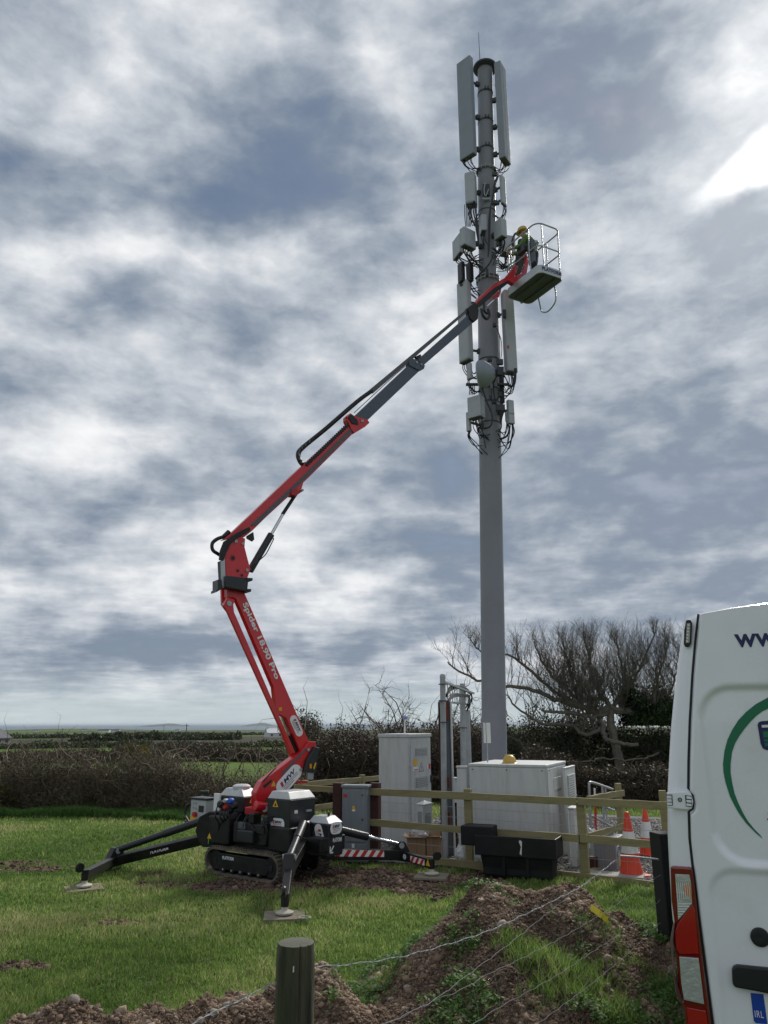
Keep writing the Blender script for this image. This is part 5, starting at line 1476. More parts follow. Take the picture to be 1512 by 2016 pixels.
for k in range(6):
    a_ = -1.0 + k * .13 + random.uniform(-.04, .04)
    cable([cc_(a_, .12, .92), cc_(a_ + random.uniform(-.1, .12), .04, .80), cc_(a_ + random.uniform(-.12, .12), .05, .66), cc_(a_ + random.uniform(-.1, .1), .1, .52)], random.choice((.007, .009, .012)), LF, M_black, 'hose')
for (a_, z_, w_, h_) in ((-.95, .70, .16, .10), (-.72, .80, .12, .14), (-.55, .66, .18, .09), (-.40, .84, .10, .08), (-.78, .60, .10, .07)):
    ccb(a_, a_ + w_, .03, .2, z_, z_ + h_, 'valve', random.choice((M_lblack, M_lblack2, M_strip)), .01)
for (px_, py_) in ((484, 1634), (412, 1651)):
    p = at(px_, py_, 11.75); mb = MB(); uu = CA; mb.prism([p - uu * .045, p + uu * .045, p + UP * .085], CBb * -.003); mb.build('warning_sticker', M_yel, LF)
mb = MB(); mb.bar(at(410, 1661, 11.75), at(411, 1649, 11.75), .02, .01); mb.build('marker_strip', mat('green_marker', (.1, .45, .05), .5), LF)

# ---- outriggers
def foot(px, py, plate_w=.46, rz=0.3):
    p = gz(px, py, 0.0); p.z = float(base_z(p.x, p.y)); p = gz(px, py, p.z + .03)
    return p
def outrigger(ft, knee, pv_lo, D_lo, cyl_top, D_top, Dk, stripes=False, rod=None, txt=False, side=1):
    f = foot(*ft); kn = at(knee[0], knee[1], Dk); lo = at(pv_lo[0], pv_lo[1], D_lo); ct = at(cyl_top[0], cyl_top[1], D_top)
    pln = Plane(f, (lo - f)); n = pln.n
    hd = (lo - f); hd.z = 0; hd.normalize()
    sd = Vector((-hd.y, hd.x, 0))
    mb = MB(); mb.bar(lo, kn, .12, .15, sd); ob1 = mb.build('outrigger_beam', M_lblack, LF, bevel=.008)
    mb = MB(); mb.bar(kn + (kn - lo).normalized() * .02, f + UP * .17, .10, .13, sd); ob2 = mb.build('outrigger_leg', M_lblack, LF, bevel=.008)
    # gusset lug at the knee
    kl = kn + UP * .16 + hd * .02
    mb = MB(); mb.prism([kn + hd * .30 - UP * .04 - sd * .07, kn + UP * .20 + hd * .04 - sd * .07, kn + UP * .20 - hd * .06 - sd * .07, kn - hd * .22 - UP * .12 - sd * .07], sd * .14); mb.build('knee_bracket', M_lblack, LF, bevel=.01)
    mb = MB(); mb.disc(kn + UP * .15 - sd * .09, sd, .042, .18, 16); mb.build('pivot_pin', M_galv, LF)
    e = kn + UP * .15; d = (ct - e)
    if rod:
        m_ = e + d * rod
        mb = MB(); mb.tube([e, m_], .032, 12); mb.build('cylinder_rod', M_chrome, LF, smooth=True)
        mb = MB(); mb.tube([m_, ct], .062, 16); mb.build('outrigger_cylinder', M_lblack2, LF, smooth=True, bevel=.004)
    else:
        mb = MB(); mb.tube([e, e + d * .52], .052, 16); mb.build('outrigger_cylinder', M_lblack2, LF, smooth=True)
        mb = MB(); mb.tube([e + d * .52, ct], .062, 16); mb.build('outrigger_cylinder', M_lblack2, LF, smooth=True)
    mb = MB(); mb.lathe(f + UP * .02, UP, [(.11, 0), (.115, .02), (.085, .032), (.045, .042), (.03, .13)], 20); mb.build('outrigger_foot', M_footw, LF, smooth=True)
    mb = MB(); mb.tube([f + UP * .10, f + UP * .24], .05, 12); mb.build('foot_ball', M_lblack, LF)
    mb = MB(); mb.lathe(f + UP * .28 - hd * .09 - sd * .02, sd, [(.06, 0), (.07, .02), (.06, .04)], 14); mb.build('swivel_ring', M_lblack, LF)
    return f, kn, lo, hd, sd, ob1, ob2
fA = outrigger((165, 1748), (226, 1694), (400, 1652), 12.35, (412, 1611), 12.3, 12.45)
fB = outrigger((560, 1802), (569, 1712), (597, 1662), 11.25, (597, 1622), 11.3, 10.15)
fC = outrigger((850, 1724), (790, 1683), (636, 1681), 11.5, (652, 1630), 11.55, 12.25, rod=.50)
def bside(a, b):
    d = (b - a); q_ = d.cross(UP); q_.z = 0; q_.normalize(); return q_ if q_.y < 0 else -q_
f, kn, lo, hd, sd, ob1, ob2 = fA
s_ = bside(kn, lo); sl_ = bside(kn, f + UP * .17)
text('lettering', 'PLATFORM', M_white, ob1, kn + (lo - kn) * .52 + s_ * .0612, (lo - kn).normalized(), UP, width=.30, height=.062, bold=.02)
mb = MB(); c0 = kn + (f + UP * .17 - kn) * .40; mb.disc(c0 + sl_ * .051, sl_, .045, .002, 18); mb.build('round_decal', M_white, ob2)
mb = MB(); mb.disc(c0 + sl_ * .0535, sl_, .034, .002, 18); mb.build('round_decal', M_lblack, ob2)
text('lettering', '1', M_white, ob2, c0 + sl_ * .056, (kn - f).normalized(), UP, height=.04, ext=.001)
dd_ = (kn - f - UP * .17).normalized()
mb = MB(); c0 = f + UP * .17 + dd_ * .05 + sl_ * .052; mb.prism([c0 - dd_ * .05 - UP * .03, c0 + dd_ * .07 - UP * .03, c0 + dd_ * .01 + UP * .07], sl_ * .003); mb.build('warning_sticker', M_yel, ob2)
mb = MB(); c0 = kn + (f + UP * .17 - kn) * .74 + sl_ * .052 - UP * .03; mb.ob(c0, dd_ * .13, UP * .035, sl_ * .003); mb.build('yellow_label', M_yel, ob2)
def striped(a, b, h, nrm, par, n=14):
    d = (b - a); L = d.length; d.normalize()
    mb = MB(); mb.ob(a - UP * h / 2, d * L, UP * h, nrm * .003); mb.build('white_marking', M_white, par)
    for k in range(n // 2):
        s0 = L * (2 * k) / n; w_ = L / n
        mb = MB(); mb.prism([a + d * s0 - UP * h / 2 + nrm * .004, a + d * (s0 + w_) - UP * h / 2 + nrm * .004, a + d * min(s0 + w_ * 2, L) + UP * h / 2 + nrm * .004, a + d * min(s0 + w_, L) + UP * h / 2 + nrm * .004], nrm * .002); mb.build('red_stripe', M_stred, par)
f, kn, lo, hd, sd, ob1, ob2 = fC
s_ = bside(kn, lo); fe = f + UP * .17; sl_ = bside(kn, fe)
striped(lo + (kn - lo) * .12 + s_ * .0612 + UP * .02, lo + (kn - lo) * .74 + s_ * .0612 + UP * .02, .095, s_, ob1, 12)
striped(kn + (fe - kn) * .40 + sl_ * .052, kn + (fe - kn) * .86 + sl_ * .052, .085, sl_, ob2, 6)
c0 = kn + (fe - kn) * .2
mb = MB(); mb.disc(c0 + sl_ * .051, sl_, .04, .002, 18); mb.build('round_decal', M_white, ob2)
text('lettering', '2', M_lblack, ob2, c0 + sl_ * .054, (fe - kn).normalized(), UP, height=.045, ext=.001)
dd_ = (kn - fe).normalized()
mb = MB(); c0 = fe + dd_ * .02 + sl_ * .056; mb.prism([c0 - dd_ * .05 - UP * .03, c0 + dd_ * .05 - UP * .03, c0 + UP * .07], sl_ * .003); mb.build('warning_sticker', M_yel, ob2)
f, kn, lo, hd, sd, ob1, ob2 = fB
tb = Vector((-f.x, -f.y, 0)).normalized()
c0 = kn + (f + UP * .17 - kn) * .35
mb = MB(); mb.box(c0 + tb * .075, (.045, .012, .05)); mb.build('label_plate', M_white, ob2)
mb = MB(); c0 = kn + (f + UP * .17 - kn) * .68; mb.disc(c0 + tb * .08, tb, .03, .03, 12); mb.build('blue_cap', M_blue, ob2)

# spreader plates under the feet: lie on the grass, things of their own
def spreader(f, w, rz, label, tilt=0.0):
    z = float(base_z(f.x, f.y))
    o = MB(); o.box((f.x, f.y, f.z + .002 - .012), (w, w * .92, .035), rz)
    t = o.build('spreader_plate', M_plate, origin=(f.x, f.y, z), bevel=.004)
    tag(t, label, 'spreader plate', 'spreader plates under the outrigger feet')
spreader(fA[0], .50, .5, 'weathered square plate under the left outrigger foot')
spreader(fB[0], .50, .12, 'dirty square timber plate under the nearest outrigger foot')
spreader(fC[0], .50, -.2, 'dark square plate under the red and white striped outrigger foot')
p = gz(600, 1806, .06); mb = MB(); mb.tube([p + Vector((math.cos(a) * .07, math.sin(a) * .055, 0)) for a in [6.283 * k / 16 for k in range(17)]], .008, 6); tag(mb.build('rope_handle', M_footw, origin=p), 'small pale rope loop on the grass beside the nearest outrigger plate', 'rope')

# ------------------------------------------------------------------ worker in the basket
M_skin = mat('skin', (.45, .26, .19), 0.6)
M_trous = mat('dark_trousers', (.018, .022, .035), 0.85, var=.2)
M_hivis = mat('yellow_green_jacket', (.09, .17, .035), 0.7, var=.15)
M_jblk = mat('dark_harness', (.03, .03, .04), 0.7)
M_helm = mat('yellow_helmet', (.52, .33, .06), 0.4)
M_boot = mat('boot_leather', (.03, .025, .02), 0.7)
def skinmesh(name, verts, edges, radii, m, parent, sub=2, root=0):
    o0 = world_of(parent); me = bpy.data.meshes.new(name); me.from_pydata([tuple(Vector(v) - o0) for v in verts], edges, []); me.update()
    ob = bpy.data.objects.new(name, me); COL.objects.link(ob); ob.parent = parent; me.materials.append(m)
    sk = ob.modifiers.new('skin', 'SKIN')
    if not me.skin_vertices: pass
    for i, r in enumerate(radii):
        sv = me.skin_vertices[0].data[i]; sv.radius = r if isinstance(r, tuple) else (r, r); sv.use_root = (i == root); 
    sk.use_smooth_shade = True
    ss_ = ob.modifiers.new('sub', 'SUBSURF'); ss_.levels = sub; ss_.render_levels = sub
    return ob
def ensure_skin(me):
    pass
FD = 15.25
zF = zf + .06
def fp(px, D, z): r = ray(px, 520); return Vector((r.x / r.y * D * K, D * K, z))
hip = fp(1053, FD, zF + .86); che = fp(1046, FD - .02, zF + 1.18); nk = fp(1038, FD - .02, zF + 1.33); hd_ = fp(1033, FD - .02, zF + 1.45)
lat = Vector((.25, .95, 0)).normalized()          # across the shoulders: the worker faces left, to the mast
fw = Vector((-.97, .25, 0)).normalized()
sL, sR = nk + lat * .19 - UP * .06 - fw * .02, nk - lat * .19 - UP * .06 - fw * .02
kL, kR = hip + lat * .11 + fw * .05 - UP * .42, hip - lat * .11 + fw * .02 - UP * .42
aL, aR = Vector((kL.x, kL.y, zF + .08)) - fw * .05, Vector((kR.x, kR.y, zF + .08)) - fw * .12
eL, eR = sL + fw * .16 - UP * .22, sR + fw * .12 - UP * .24
wL, wR = eL + fw * .24 + UP * .03, eR + fw * .22 - UP * .06
wk = thing('person', 'worker in yellow helmet, green top and dark trousers leaning from the raised basket', 'person', (hip.x, hip.y, zF))
V = [hip, hip + (che - hip) * .5, che, nk, hd_ - UP * .02, sL, eL, wL, sR, eR, wR, hip + lat * .10 - UP * .06, kL, aL, aL + fw * .14 - UP * .05, hip - lat * .10 - UP * .06, kR, aR, aR + fw * .14 - UP * .05, hd_ + UP * .10 + fw * .01]
E = [(0, 1), (1, 2), (2, 3), (3, 4), (4, 19), (2, 5), (5, 6), (6, 7), (2, 8), (8, 9), (9, 10), (0, 11), (11, 12), (12, 13), (13, 14), (0, 15), (15, 16), (16, 17), (17, 18)]
Rr = [.13, .12, .14, .055, .085, .06, .045, .03, .06, .045, .03, .085, .06, .045, .035, .085, .06, .045, .035, .075]
body = skinmesh('body', V, E, Rr, M_skin, wk)
jack = skinmesh('jacket', [V[1] - UP * .1, V[1], V[2], V[3] - UP * .04, V[5], V[6], V[7] - fw * .03, V[8], V[9], V[10] - fw * .03], [(0, 1), (1, 2), (2, 3), (2, 4), (4, 5), (5, 6), (2, 7), (7, 8), (8, 9)], [.15, .15, .165, .075, .08, .062, .048, .08, .062, .048], M_hivis, wk)
trs = skinmesh('trousers', [V[0] + UP * .08, V[0], V[11], V[12], V[13] + UP * .02, V[15], V[16], V[17] + UP * .02], [(0, 1), (1, 2), (2, 3), (3, 4), (1, 5), (5, 6), (6, 7)], [.15, .15, .105, .078, .062, .105, .078, .062], M_trous, wk)
for a_, v_ in ((aL, 14), (aR, 18)):
    skinmesh('boot', [a_ + UP * .03, a_ - UP * .03, V[v_] + fw * .03 - UP * .005], [(0, 1), (1, 2)], [.062, .058, .045], M_boot, wk, root=1)
mb = MB(); hc = hd_ + UP * .09; mb.lathe(hc, UP + fw * .25, [(.135, -.02), (.132, .03), (.11, .085), (.06, .12), (.01, .13)], 20); mb.build('helmet', M_helm, wk, smooth=True)
mb = MB(); mb.lathe(hc + fw * .03, UP + fw * .25, [(.15, -.03), (.15, -.015), (.12, -.01)], 20); mb.build('helmet_brim', M_helm, wk, smooth=True)
mb = MB(); mb.lathe(che + UP * .02, (nk - che), [(.172, -.14), (.178, -.11), (.172, -.08)], 18); mb.build('reflective_band', M_radome, wk, smooth=True)
for (w_, e_, sg) in ((wL, eL, 1), (wR, eR, -1)):
    d = (w_ - e_).normalized(); s0 = lat
    skinmesh('palm', [w_, w_ + d * .05, w_ + d * .09], [(0, 1), (1, 2)], [(.028, .02), (.040, .018), (.038, .016)], M_skin, wk, 1)
    for j in range(4):
        b0 = w_ + d * .085 + s0 * ((j - 1.5) * .02); L_ = (.058, .072, .068, .052)[j]
        skinmesh('finger', [b0, b0 + d * L_ * .5, b0 + d * L_ * .8 - UP * L_ * .45], [(0, 1), (1, 2)], [.010, .009, .008], M_skin, wk, 1)
    b0 = w_ + d * .03 - s0 * .035 * sg
    skinmesh('thumb', [b0, b0 + d * .03 - s0 * .022 * sg, b0 + d * .055 - s0 * .025 * sg - UP * .01], [(0, 1), (1, 2)], [.012, .010, .009], M_skin, wk, 1)
# face
fc = hd_ + UP * .03 + fw * .085
mb = MB(); mb.lathe(fc - UP * .015, fw, [(.018, -.01), (.012, .025), (.003, .032)], 8); mb.build('nose', M_skin, wk, smooth=True)
for s in (-1, 1):
    mb = MB(); mb.lathe(fc + lat * (.032 * s) + UP * .02, fw, [(.012, -.01), (.008, .006), (.002, .009)], 8); mb.build('eye', M_black, wk, smooth=True)
    mb = MB(); mb.lathe(hd_ + UP * .02 + lat * (.085 * s), lat * s, [(.025, -.01), (.022, .01), (.008, .018)], 8); mb.build('ear', M_skin, wk, smooth=True)

# pivot brackets where the outriggers leave the chassis
for (pxs, D0) in (([(384, 1636), (392, 1608), (412, 1598), (424, 1600), (424, 1668), (398, 1668), (390, 1655)], 12.2), ([(586, 1622), (602, 1616), (610, 1622), (612, 1672), (588, 1676)], 11.35)):
    p0 = [at(a_, b_, D0) for a_, b_ in pxs]; mb = MB(); mb.prism(p0, Vector((.1, .18, 0))); mb.build('pivot_bracket', M_lblack, LF, bevel=.01)
# ------------------------------------------------------------------ fenced compound
M_wood = mat('fence_timber', (.30, .25, .13), 0.85, col2=(.22, .20, .10), vscale=5, var=.22, dirt=(.10, .10, .06), dscale=3, damt=.5, bump=.002, bscale=80)
M_redwood = mat('red_brown_timber', (.055, .018, .014), 0.8, var=.25, vscale=6)
M_cab = mat('cabinet_light_grey', (.52, .535, .54), 0.5, var=.03, dirt=(.33, .34, .31), dscale=1.6, damt=.6)
M_cab2 = mat('pillar_blue_grey', (.20, .225, .25), 0.5, var=.06, dirt=(.13, .14, .15), dscale=2.5, damt=.5)
M_vent = mat('vent_mesh', (.27, .28, .28), 0.6)
M_cardb = mat('cardboard', (.30, .19, .11), 0.85, var=.12, vscale=4)
M_film = mat('clear_film', (.75, .78, .80), 0.15, alpha=.45, spec=.8)
M_conc = mat('concrete', (.36, .355, .34), 0.9, col2=(.28, .275, .26), vscale=5, bump=.002)
M_trough = mat('black_trough_plastic', (.006, .007, .009), 0.5, var=.2, dirt=(.04, .036, .03), dscale=4, damt=.3, spec=.3)
M_cone = mat('cone_red', (.70, .055, .02), 0.5, var=.06, dirt=(.35, .06, .03), dscale=8, damt=.4)
M_conew = mat('cone_sleeve', (.70, .71, .72), 0.35, dirt=(.45, .43, .40), dscale=8, damt=.4)
M_wire = mat('galvanised_wire', (.36, .37, .38), 0.45, 0.5, var=.2, vscale=20)
M_polew = mat('white_pvc', (.75, .75, .74), 0.5)

def gnd(px, D, z=None):
    """foot of the vertical line whose base is seen in column px, D units away"""
    y = 1680.0
    for _ in range(6):
        p = at(px, y, D); zz_ = .035 if z is None else z
        p.z = zz_; X, y = proj(p)
        p = at(px, y, D)
    p.z = zz_
    return p
def cabi(name, label, px, yt, D, ang, pxl, pxr, m, cat, group=None, roof=.05, over=.02, z=None, bevel=.008, body='body'):
    C = gnd(px, D, z); yb = proj(C)[1]
    b = CB(px, yb, yt, D, ang, pxl, pxr); b.C = C; b.H = at(px - (px - 756) / 5900 * (yb - yt), yt, D).z - C.z
    o = thing(name, label, cat, b.cen() * 1.0, group)
    mb = MB(); b.body(mb, 0, b.H - roof); h = mb.build(body, m, o, bevel=bevel)
    if roof:
        mb = MB(); b.body(mb, b.H - roof + .002, b.H, over); mb.build('roof', m, o, bevel=.01)
    return b, o, h
def pan(b, o, side, a0, a1, z0, z1, m, name, t=.006, off=.001, bevel=0):
    mb = MB(); b.panel(mb, side, a0, a1, z0, z1, t=t, off=off); return mb.build(name, m, o, bevel=bevel)
AF = 65.6
# small feeder pillar between the red posts
b, o, h = cabi('feeder_pillar', 'small blue grey metal feeder pillar standing between two red brown posts', 722, 1546, 12.75, 76, 672, 729, M_cab2, 'utility cabinet')
pan(b, o, 'L', .05, .95, .26, .93, M_cab2, 'door', .012, bevel=.004); pan(b, o, 'L', .03, .97, .02, .23, M_cab2, 'plinth_panel', .01, bevel=.004)
pan(b, o, 'L', .78, .93, .84, .88, M_stred, 'red_label', off=.014); pan(b, o, 'L', .46, .57, .68, .725, M_yel, 'warning_label', off=.014); pan(b, o, 'L', .45, .58, .655, .68, M_white, 'warning_label', off=.014)
pan(b, o, 'L', .48, .58, .185, .235, M_white, 'plinth_label', off=.012)
for z_ in (.87, .55, .38):
    pan(b, o, 'L', .14, .19, z_ - .012, z_ + .012, M_brk, 'lock', .014, .012)
# tall cabinet
b, o, h = cabi('equipment_cabinet', 'tall light grey cabinet with warning stickers and a small lamp on its roof', 807, 1445, 14.4, 60, 746, 851, M_cab, 'cabinet', roof=.07)
pan(b, o, 'R', .06, .96, .03, .94, M_cab, 'door', .014, bevel=.004)
for (z0, z1) in ((.79, .865), (.50, .595)):
    v = pan(b, o, 'R', .26, .80, z0, z1, M_vent, 'vent', .006, .015)
    for k in range(6):
        zz_ = z0 + (z1 - z0) * (k + .5) / 6
        mb = MB(); b.panel(mb, 'R', .28, .78, zz_ - .002, zz_ + .002, t=.005, off=.021); mb.build('vent_slat', M_cab, v)
pan(b, o, 'R', .17, .34, .72, .765, M_yel, 'yellow_sticker', .003, .016); pan(b, o, 'R', .17, .34, .70, .715, M_yel, 'yellow_sticker', .003, .016); pan(b, o, 'R', .15, .34, .655, .695, M_white, 'white_sticker', .003, .016)
pan(b, o, 'R', .20, .33, .662, .672, M_stred, 'red_label', .003, .0195); pan(b, o, 'R', .84, .94, .66, .71, M_stred, 'red_label', .003, .016); pan(b, o, 'R', .79, .84, .66, .71, M_white, 'white_sticker', .003, .016)
u, v_, n = b.frame('R')
tp_ = [b.point('R', .40, .645, .0155), b.point('R', .64, .645, .0155), b.point('R', .52, .735, .0155)]; tin = [(p * 1.0) for p in tp_]; cc0 = (tp_[0] + tp_[1] + tp_[2]) / 3
tin = [cc0 + (p - cc0) * .82 for p in tp_]; mb = MB()
mb.add(tp_ + tin, [(0, 1, 4, 3), (1, 2, 5, 4), (2, 0, 3, 5)]); mb.build('warning_triangle', M_black, o)
mb = MB(); mb.bar(b.point('R', .52, .66, .016), b.point('R', .52, .70, .016), .002, .012, n); mb.build('warning_symbol', M_black, o)
pan(b, o, 'R', .93, .97, .53, .60, M_black, 'handle', .03, .015)
for z_ in (.9, .72, .5, .2):
    pan(b, o, 'R', .0, .035, z_ - .015, z_ + .015, M_cab, 'hinge', .02, .001)
pan(b, o, 'L', .03, .97, .02, .93, M_cab, 'side_panel', .005, bevel=.002)
p = b.C + b.u1 * (b.L1 * .2) + b.u2 * .2 + UP * b.H
mb = MB(); q_ = at(796.5, 1416, 14.6); p.x, p.y = q_.x, q_.y; mb.tube([Vector((p.x, p.y, b.C.z + b.H)), q_], .016, 8); mb.build('lamp_post', M_polew, o)
mb = MB(); mb.lathe(q_, UP, [(.03, 0), (.045, .02), (.04, .06), (.01, .075)], 12); mb.build('lamp', mat('blue_lens', (.25, .28, .6), .3), o, smooth=True)
# small louvred box in front of it
b, o, h = cabi('vented_box', 'small pale box with grey louvres and a pitched lid beside the tall cabinet', 834, 1584, 13.7, 58, 822, 852, M_cab, 'utility box', roof=.0)
mb = MB(); T = b.C + UP * b.H; e = .02; B0 = [T - (b.u1 + b.u2) * e, T + b.u2 * (b.L2 + e) - b.u1 * e, T + b.u1 * (b.L1 + e) + b.u2 * (b.L2 + e), T + b.u1 * (b.L1 + e) - b.u2 * e]
mb.add(B0 + [b.cen() + UP * (b.H + .06)], [(0, 3, 2, 1), (0, 1, 4), (1, 2, 4), (2, 3, 4), (3, 0, 4)]); mb.build('lid', M_cab, o)
pan(b, o, 'L', .2, .85, .15, .85, M_vent, 'vent', .006); pan(b, o, 'R', .25, .8, .15, .8, M_vent, 'vent', .006)
# wide cabinet
b, o, h = cabi('equipment_cabinet', 'wide low light grey cabinet standing behind the black water trough', 1086, 1506, 12.35, AF, 929, 1124, M_cab, 'cabinet', roof=.05, over=.012)
pan(b, o, 'L', .01, .99, .03, .955, M_cab, 'front_panel', .012, bevel=.004)
pan(b, o, 'R', .03, .97, .03, .955, M_cab, 'side_panel', .01, bevel=.004)
for a_, z_ in ((.05, .94), (.5, .94), (.95, .94)):
    u, v_, n = b.frame('L'); mb = MB(); mb.disc(b.point('L', a_, z_, .012), n, .012, .006, 8); mb.build('fixing', M_brk, o)
for a_ in (.1, .9):
    u, v_, n = b.frame('R'); mb = MB(); mb.disc(b.point('R', a_, .94, .012), n, .012, .006, 8); mb.build('fixing', M_brk, o)
pan(b, o, 'R', .30, .68, .72, .85, M_cab, 'hatch', .006, .011, bevel=.004)
big = b
HR = big.C.z + big.H
# hard hat left on its roof
p = at(1003, 1495, 12.9); p = Vector((p.x, p.y, HR + .002))
o = thing('hard_hat', 'yellow hard hat left on the roof of the wide cabinet', 'helmet', p)
mb = MB(); mb.lathe(p, UP, [(.118, 0), (.118, .03), (.108, .075), (.082, .115), (.045, .137), (.005, .143)], 24); mb.build('shell', M_helm, o, smooth=True)
mb = MB(); mb.lathe(p, UP, [(.13, 0), (.142, .004), (.13, .012)], 24); mb.build('brim', M_helm, o, smooth=True)
mb = MB(); mb.box(p + UP * .138, (.16, .03, .012)); mb.build('ridge', M_helm, o, bevel=.004)
# twin small antenna on a stick
p = at(959, 1490, 13.2)
o = thing('small_antenna', 'small twin panel antenna on a thin pole in front of the mast foot', 'antenna', (p.x, p.y, HR))
mb = MB(); mb.tube([Vector((p.x, p.y, .035)), at(958, 1440, 13.2)], .012, 8); mb.build('pole', M_galv, o)
for (x0, x1, m_) in ((953, 957, M_polew), (959, 966.5, M_polew)):
    a0, a1 = at(x0, 1463, 13.15), at(x1, 1463, 13.15); tt = at(x0, 1423, 13.15)
    mb = MB(); mb.ob(a0, (a1 - a0) + Vector((0, -.01, 0)), Vector((0, .05, 0)), UP * (tt.z - a0.z)); mb.build('panel', m_, o, bevel=.006)
cabi('equipment_cabinet', 'narrow light grey box against the left end of the wide cabinet', 923, 1508, 12.9, AF, 904, 925, M_cab, 'cabinet', roof=.04, over=.01)
b, o, h = cabi('cooling_unit', 'pale louvred cooling unit at the right end of the wide cabinet', 1124, 1511, 12.85, AF, 1118, 1143, M_cab, 'cooling unit', roof=.03, over=.006)
for k in range(12):
    pan(b, o, 'R', .15, .85, .62 + k * .025, .633 + k * .025, M_cab, 'louvre', .02, .003)
pan(b, o, 'R', .9, .97, .6, .66, M_brk, 'latch', .02)
b, o, h = cabi('utility_box', 'low pale grey box behind the fence post under the cooling unit', 1137, 1590, 12.3, AF, 1126, 1146, M_cab, 'utility box', roof=.03)
cabi('utility_box', 'small distant white box between the galvanised posts', 897, 1531, 15.2, 60, 888, 904, M_cab, 'utility box', roof=.03)

# galvanised cable gantry: two uprights with channels and a ladder between them
g1_, g2_ = gnd(876, 13.2), gnd(914, 14.6)
o = thing('cable_gantry', 'galvanised twin post cable gantry with ladder tray left of the mast', 'cable gantry', (g1_ + g2_) / 2)
def upto(p, py, D): 
    q_ = at(870, py, D); return Vector((p.x, p.y, q_.z))
t1, t2 = upto(g1_, 1332, 13.2), upto(g2_, 1348, 14.6)
def gp1(px, py): q_ = at(px, py, 13.2); return q_
mb = MB(); mb.lathe(at(872, 1690, 13.2) * 1.0, UP, [(.05, 0), (.05, .01)], 20)
mb = MB(); a_ = g1_; top1 = at(871.5, 1334, 13.2); mb.tube([a_, top1], .052, 18); mb.build('post', M_galv, o, smooth=True)
mb = MB(); mb.lathe(top1, UP, [(.056, 0), (.056, .03), (.04, .06), (.01, .072)], 16); mb.build('post_cap', M_galv, o, smooth=True)
mb = MB(); top2 = at(910.5, 1346, 14.6); mb.tube([g2_, top2], .056, 18); mb.build('post', M_galv, o, smooth=True)
def chan(pxa, pxb, yt, D, m=M_galv):
    f0, f1 = gnd(pxa + 5, D), gnd(pxb + 5, D); tt = at(pxa, yt, D); mb = MB(); mb.ob(f0, f1 - f0, Vector((.03, .12, 0)), UP * (tt.z - f0.z)); return mb.build('cable_channel', m, o, bevel=.006)
M_chan = mat('dark_galvanised', (.115, .13, .15), 0.55, 0.2, var=.15, vscale=3)
chan(878, 887.5, 1381, 13.35, M_chan); chan(888, 890.5, 1381, 13.3); chan(863.5, 866.5, 1382, 13.4, M_redwood); chan(917, 927, 1398, 14.8)
for (px0, px1, y0, y1) in ((878, 884, 1382, 1419), (879, 885, 1530, 1551), (880, 886, 1599, 1622)):
    a_, b_ = at(px0, y1, 13.28), at(px1, y1, 13.28); mb = MB(); mb.ob(a_, b_ - a_, Vector((0, .01, 0)), UP * (at(px0, y0, 13.28).z - a_.z)); mb.build('rust_panel', mat('rust_paint', (.18, .035, .02), .8, var=.4, vscale=12), o)
ra, rb, rc, rd = at(876, 1343, 13.2), at(933, 1365, 14.9), at(865, 1380, 13.15), at(921, 1387, 14.9)
for (p0, p1) in ((ra, rb), (rc, rd)):
    mb = MB(); mb.bar(p0, p1, .03, .035); mb.build('tray_rail', M_galv, o)
for k in range(13):
    t = k / 12 * .92; p0 = ra.lerp(rb, t); q0 = rc.lerp(rd, min(1, t + .16)); q0 = Vector((p0.x, p0.y, q0.z))
    mb = MB(); mb.bar(p0, q0, .014, .014, Vector((1, 0, 0))); mb.build('tray_rung', M_galv, o)
for k in range(6):
    z_ = -k * .03
    cable([at(879, 1372 - k, 13.3), at(886, 1360 - k * 1.5, 13.5), at(900, 1355 - k, 14.0), at(920, 1362 - k, 14.6), at(929, 1372, 14.7), at(924, 1385 + k, 14.75), at(919, 1400, 14.75)], .016, o, M_black)
for k in range(5):
    cable([at(882, 1382 - k, 13.3), at(893, 1372 - k * 1.5, 13.6), at(910, 1371 - k, 14.2), at(924, 1374 - k, 14.6), at(920, 1388, 14.7), at(914, 1397, 14.75)], .014, o, M_black)
for (px, py, D) in ((872, 1422, 13.12), (911, 1433, 14.5), (872, 1380, 13.12), (872, 1347, 13.12)):
    mb = MB(); mb.box(at(px, py, D), (.16, .03, .02)); mb.build('strap', M_brk, o)
for k in range(4):
    cable([at(893 + k * 1.5, 1580, 13.6), at(892 + k * 2, 1610, 13.6), at(896 + k, 1650, 13.6), at(893 + k * 2, 1690, 13.5)], .018, o, M_black)

# cardboard boxes, film and bags
def carton(px, yt, D, ang, pxl, pxr, label, flaps=True):
    b, o, h = cabi('cardboard_box', label, px, yt, D, ang, pxl, pxr, M_cardb, 'cardboard box', roof=0, bevel=.004)
    if flaps:
        T = b.C + UP * b.H
        for (o_, e_, l_) in ((T, b.u1 * b.L1, b.u2 * -.08 + UP * .03), (T + b.u2 * b.L2, b.u1 * b.L1, b.u2 * .05 + UP * .07), (T, b.u2 * b.L2, b.u1 * -.05 + UP * .06), (T + b.u1 * b.L1, b.u2 * b.L2, b.u1 * .07 + UP * .05)):
            mb = MB(); mb.ob(o_, e_, l_, (e_.cross(l_)).normalized() * .005); mb.build('flap', M_cardb, o)
    pan(b, o, 'L', .46, .54, .0, 1.0, mat('parcel_tape', (.24, .15, .09), .4), 'tape', .002)
    return b
c1 = carton(838, 1652, 13.25, 80, 801, 842, 'brown cardboard box left of the other, with clear film on top')
c2 = carton(868, 1650, 13.2, 78, 840, 872, 'brown open cardboard box just left of the gantry post')
carton(905, 1652, 13.6, 70, 893, 908, 'brown cardboard box standing right of the gantry post')
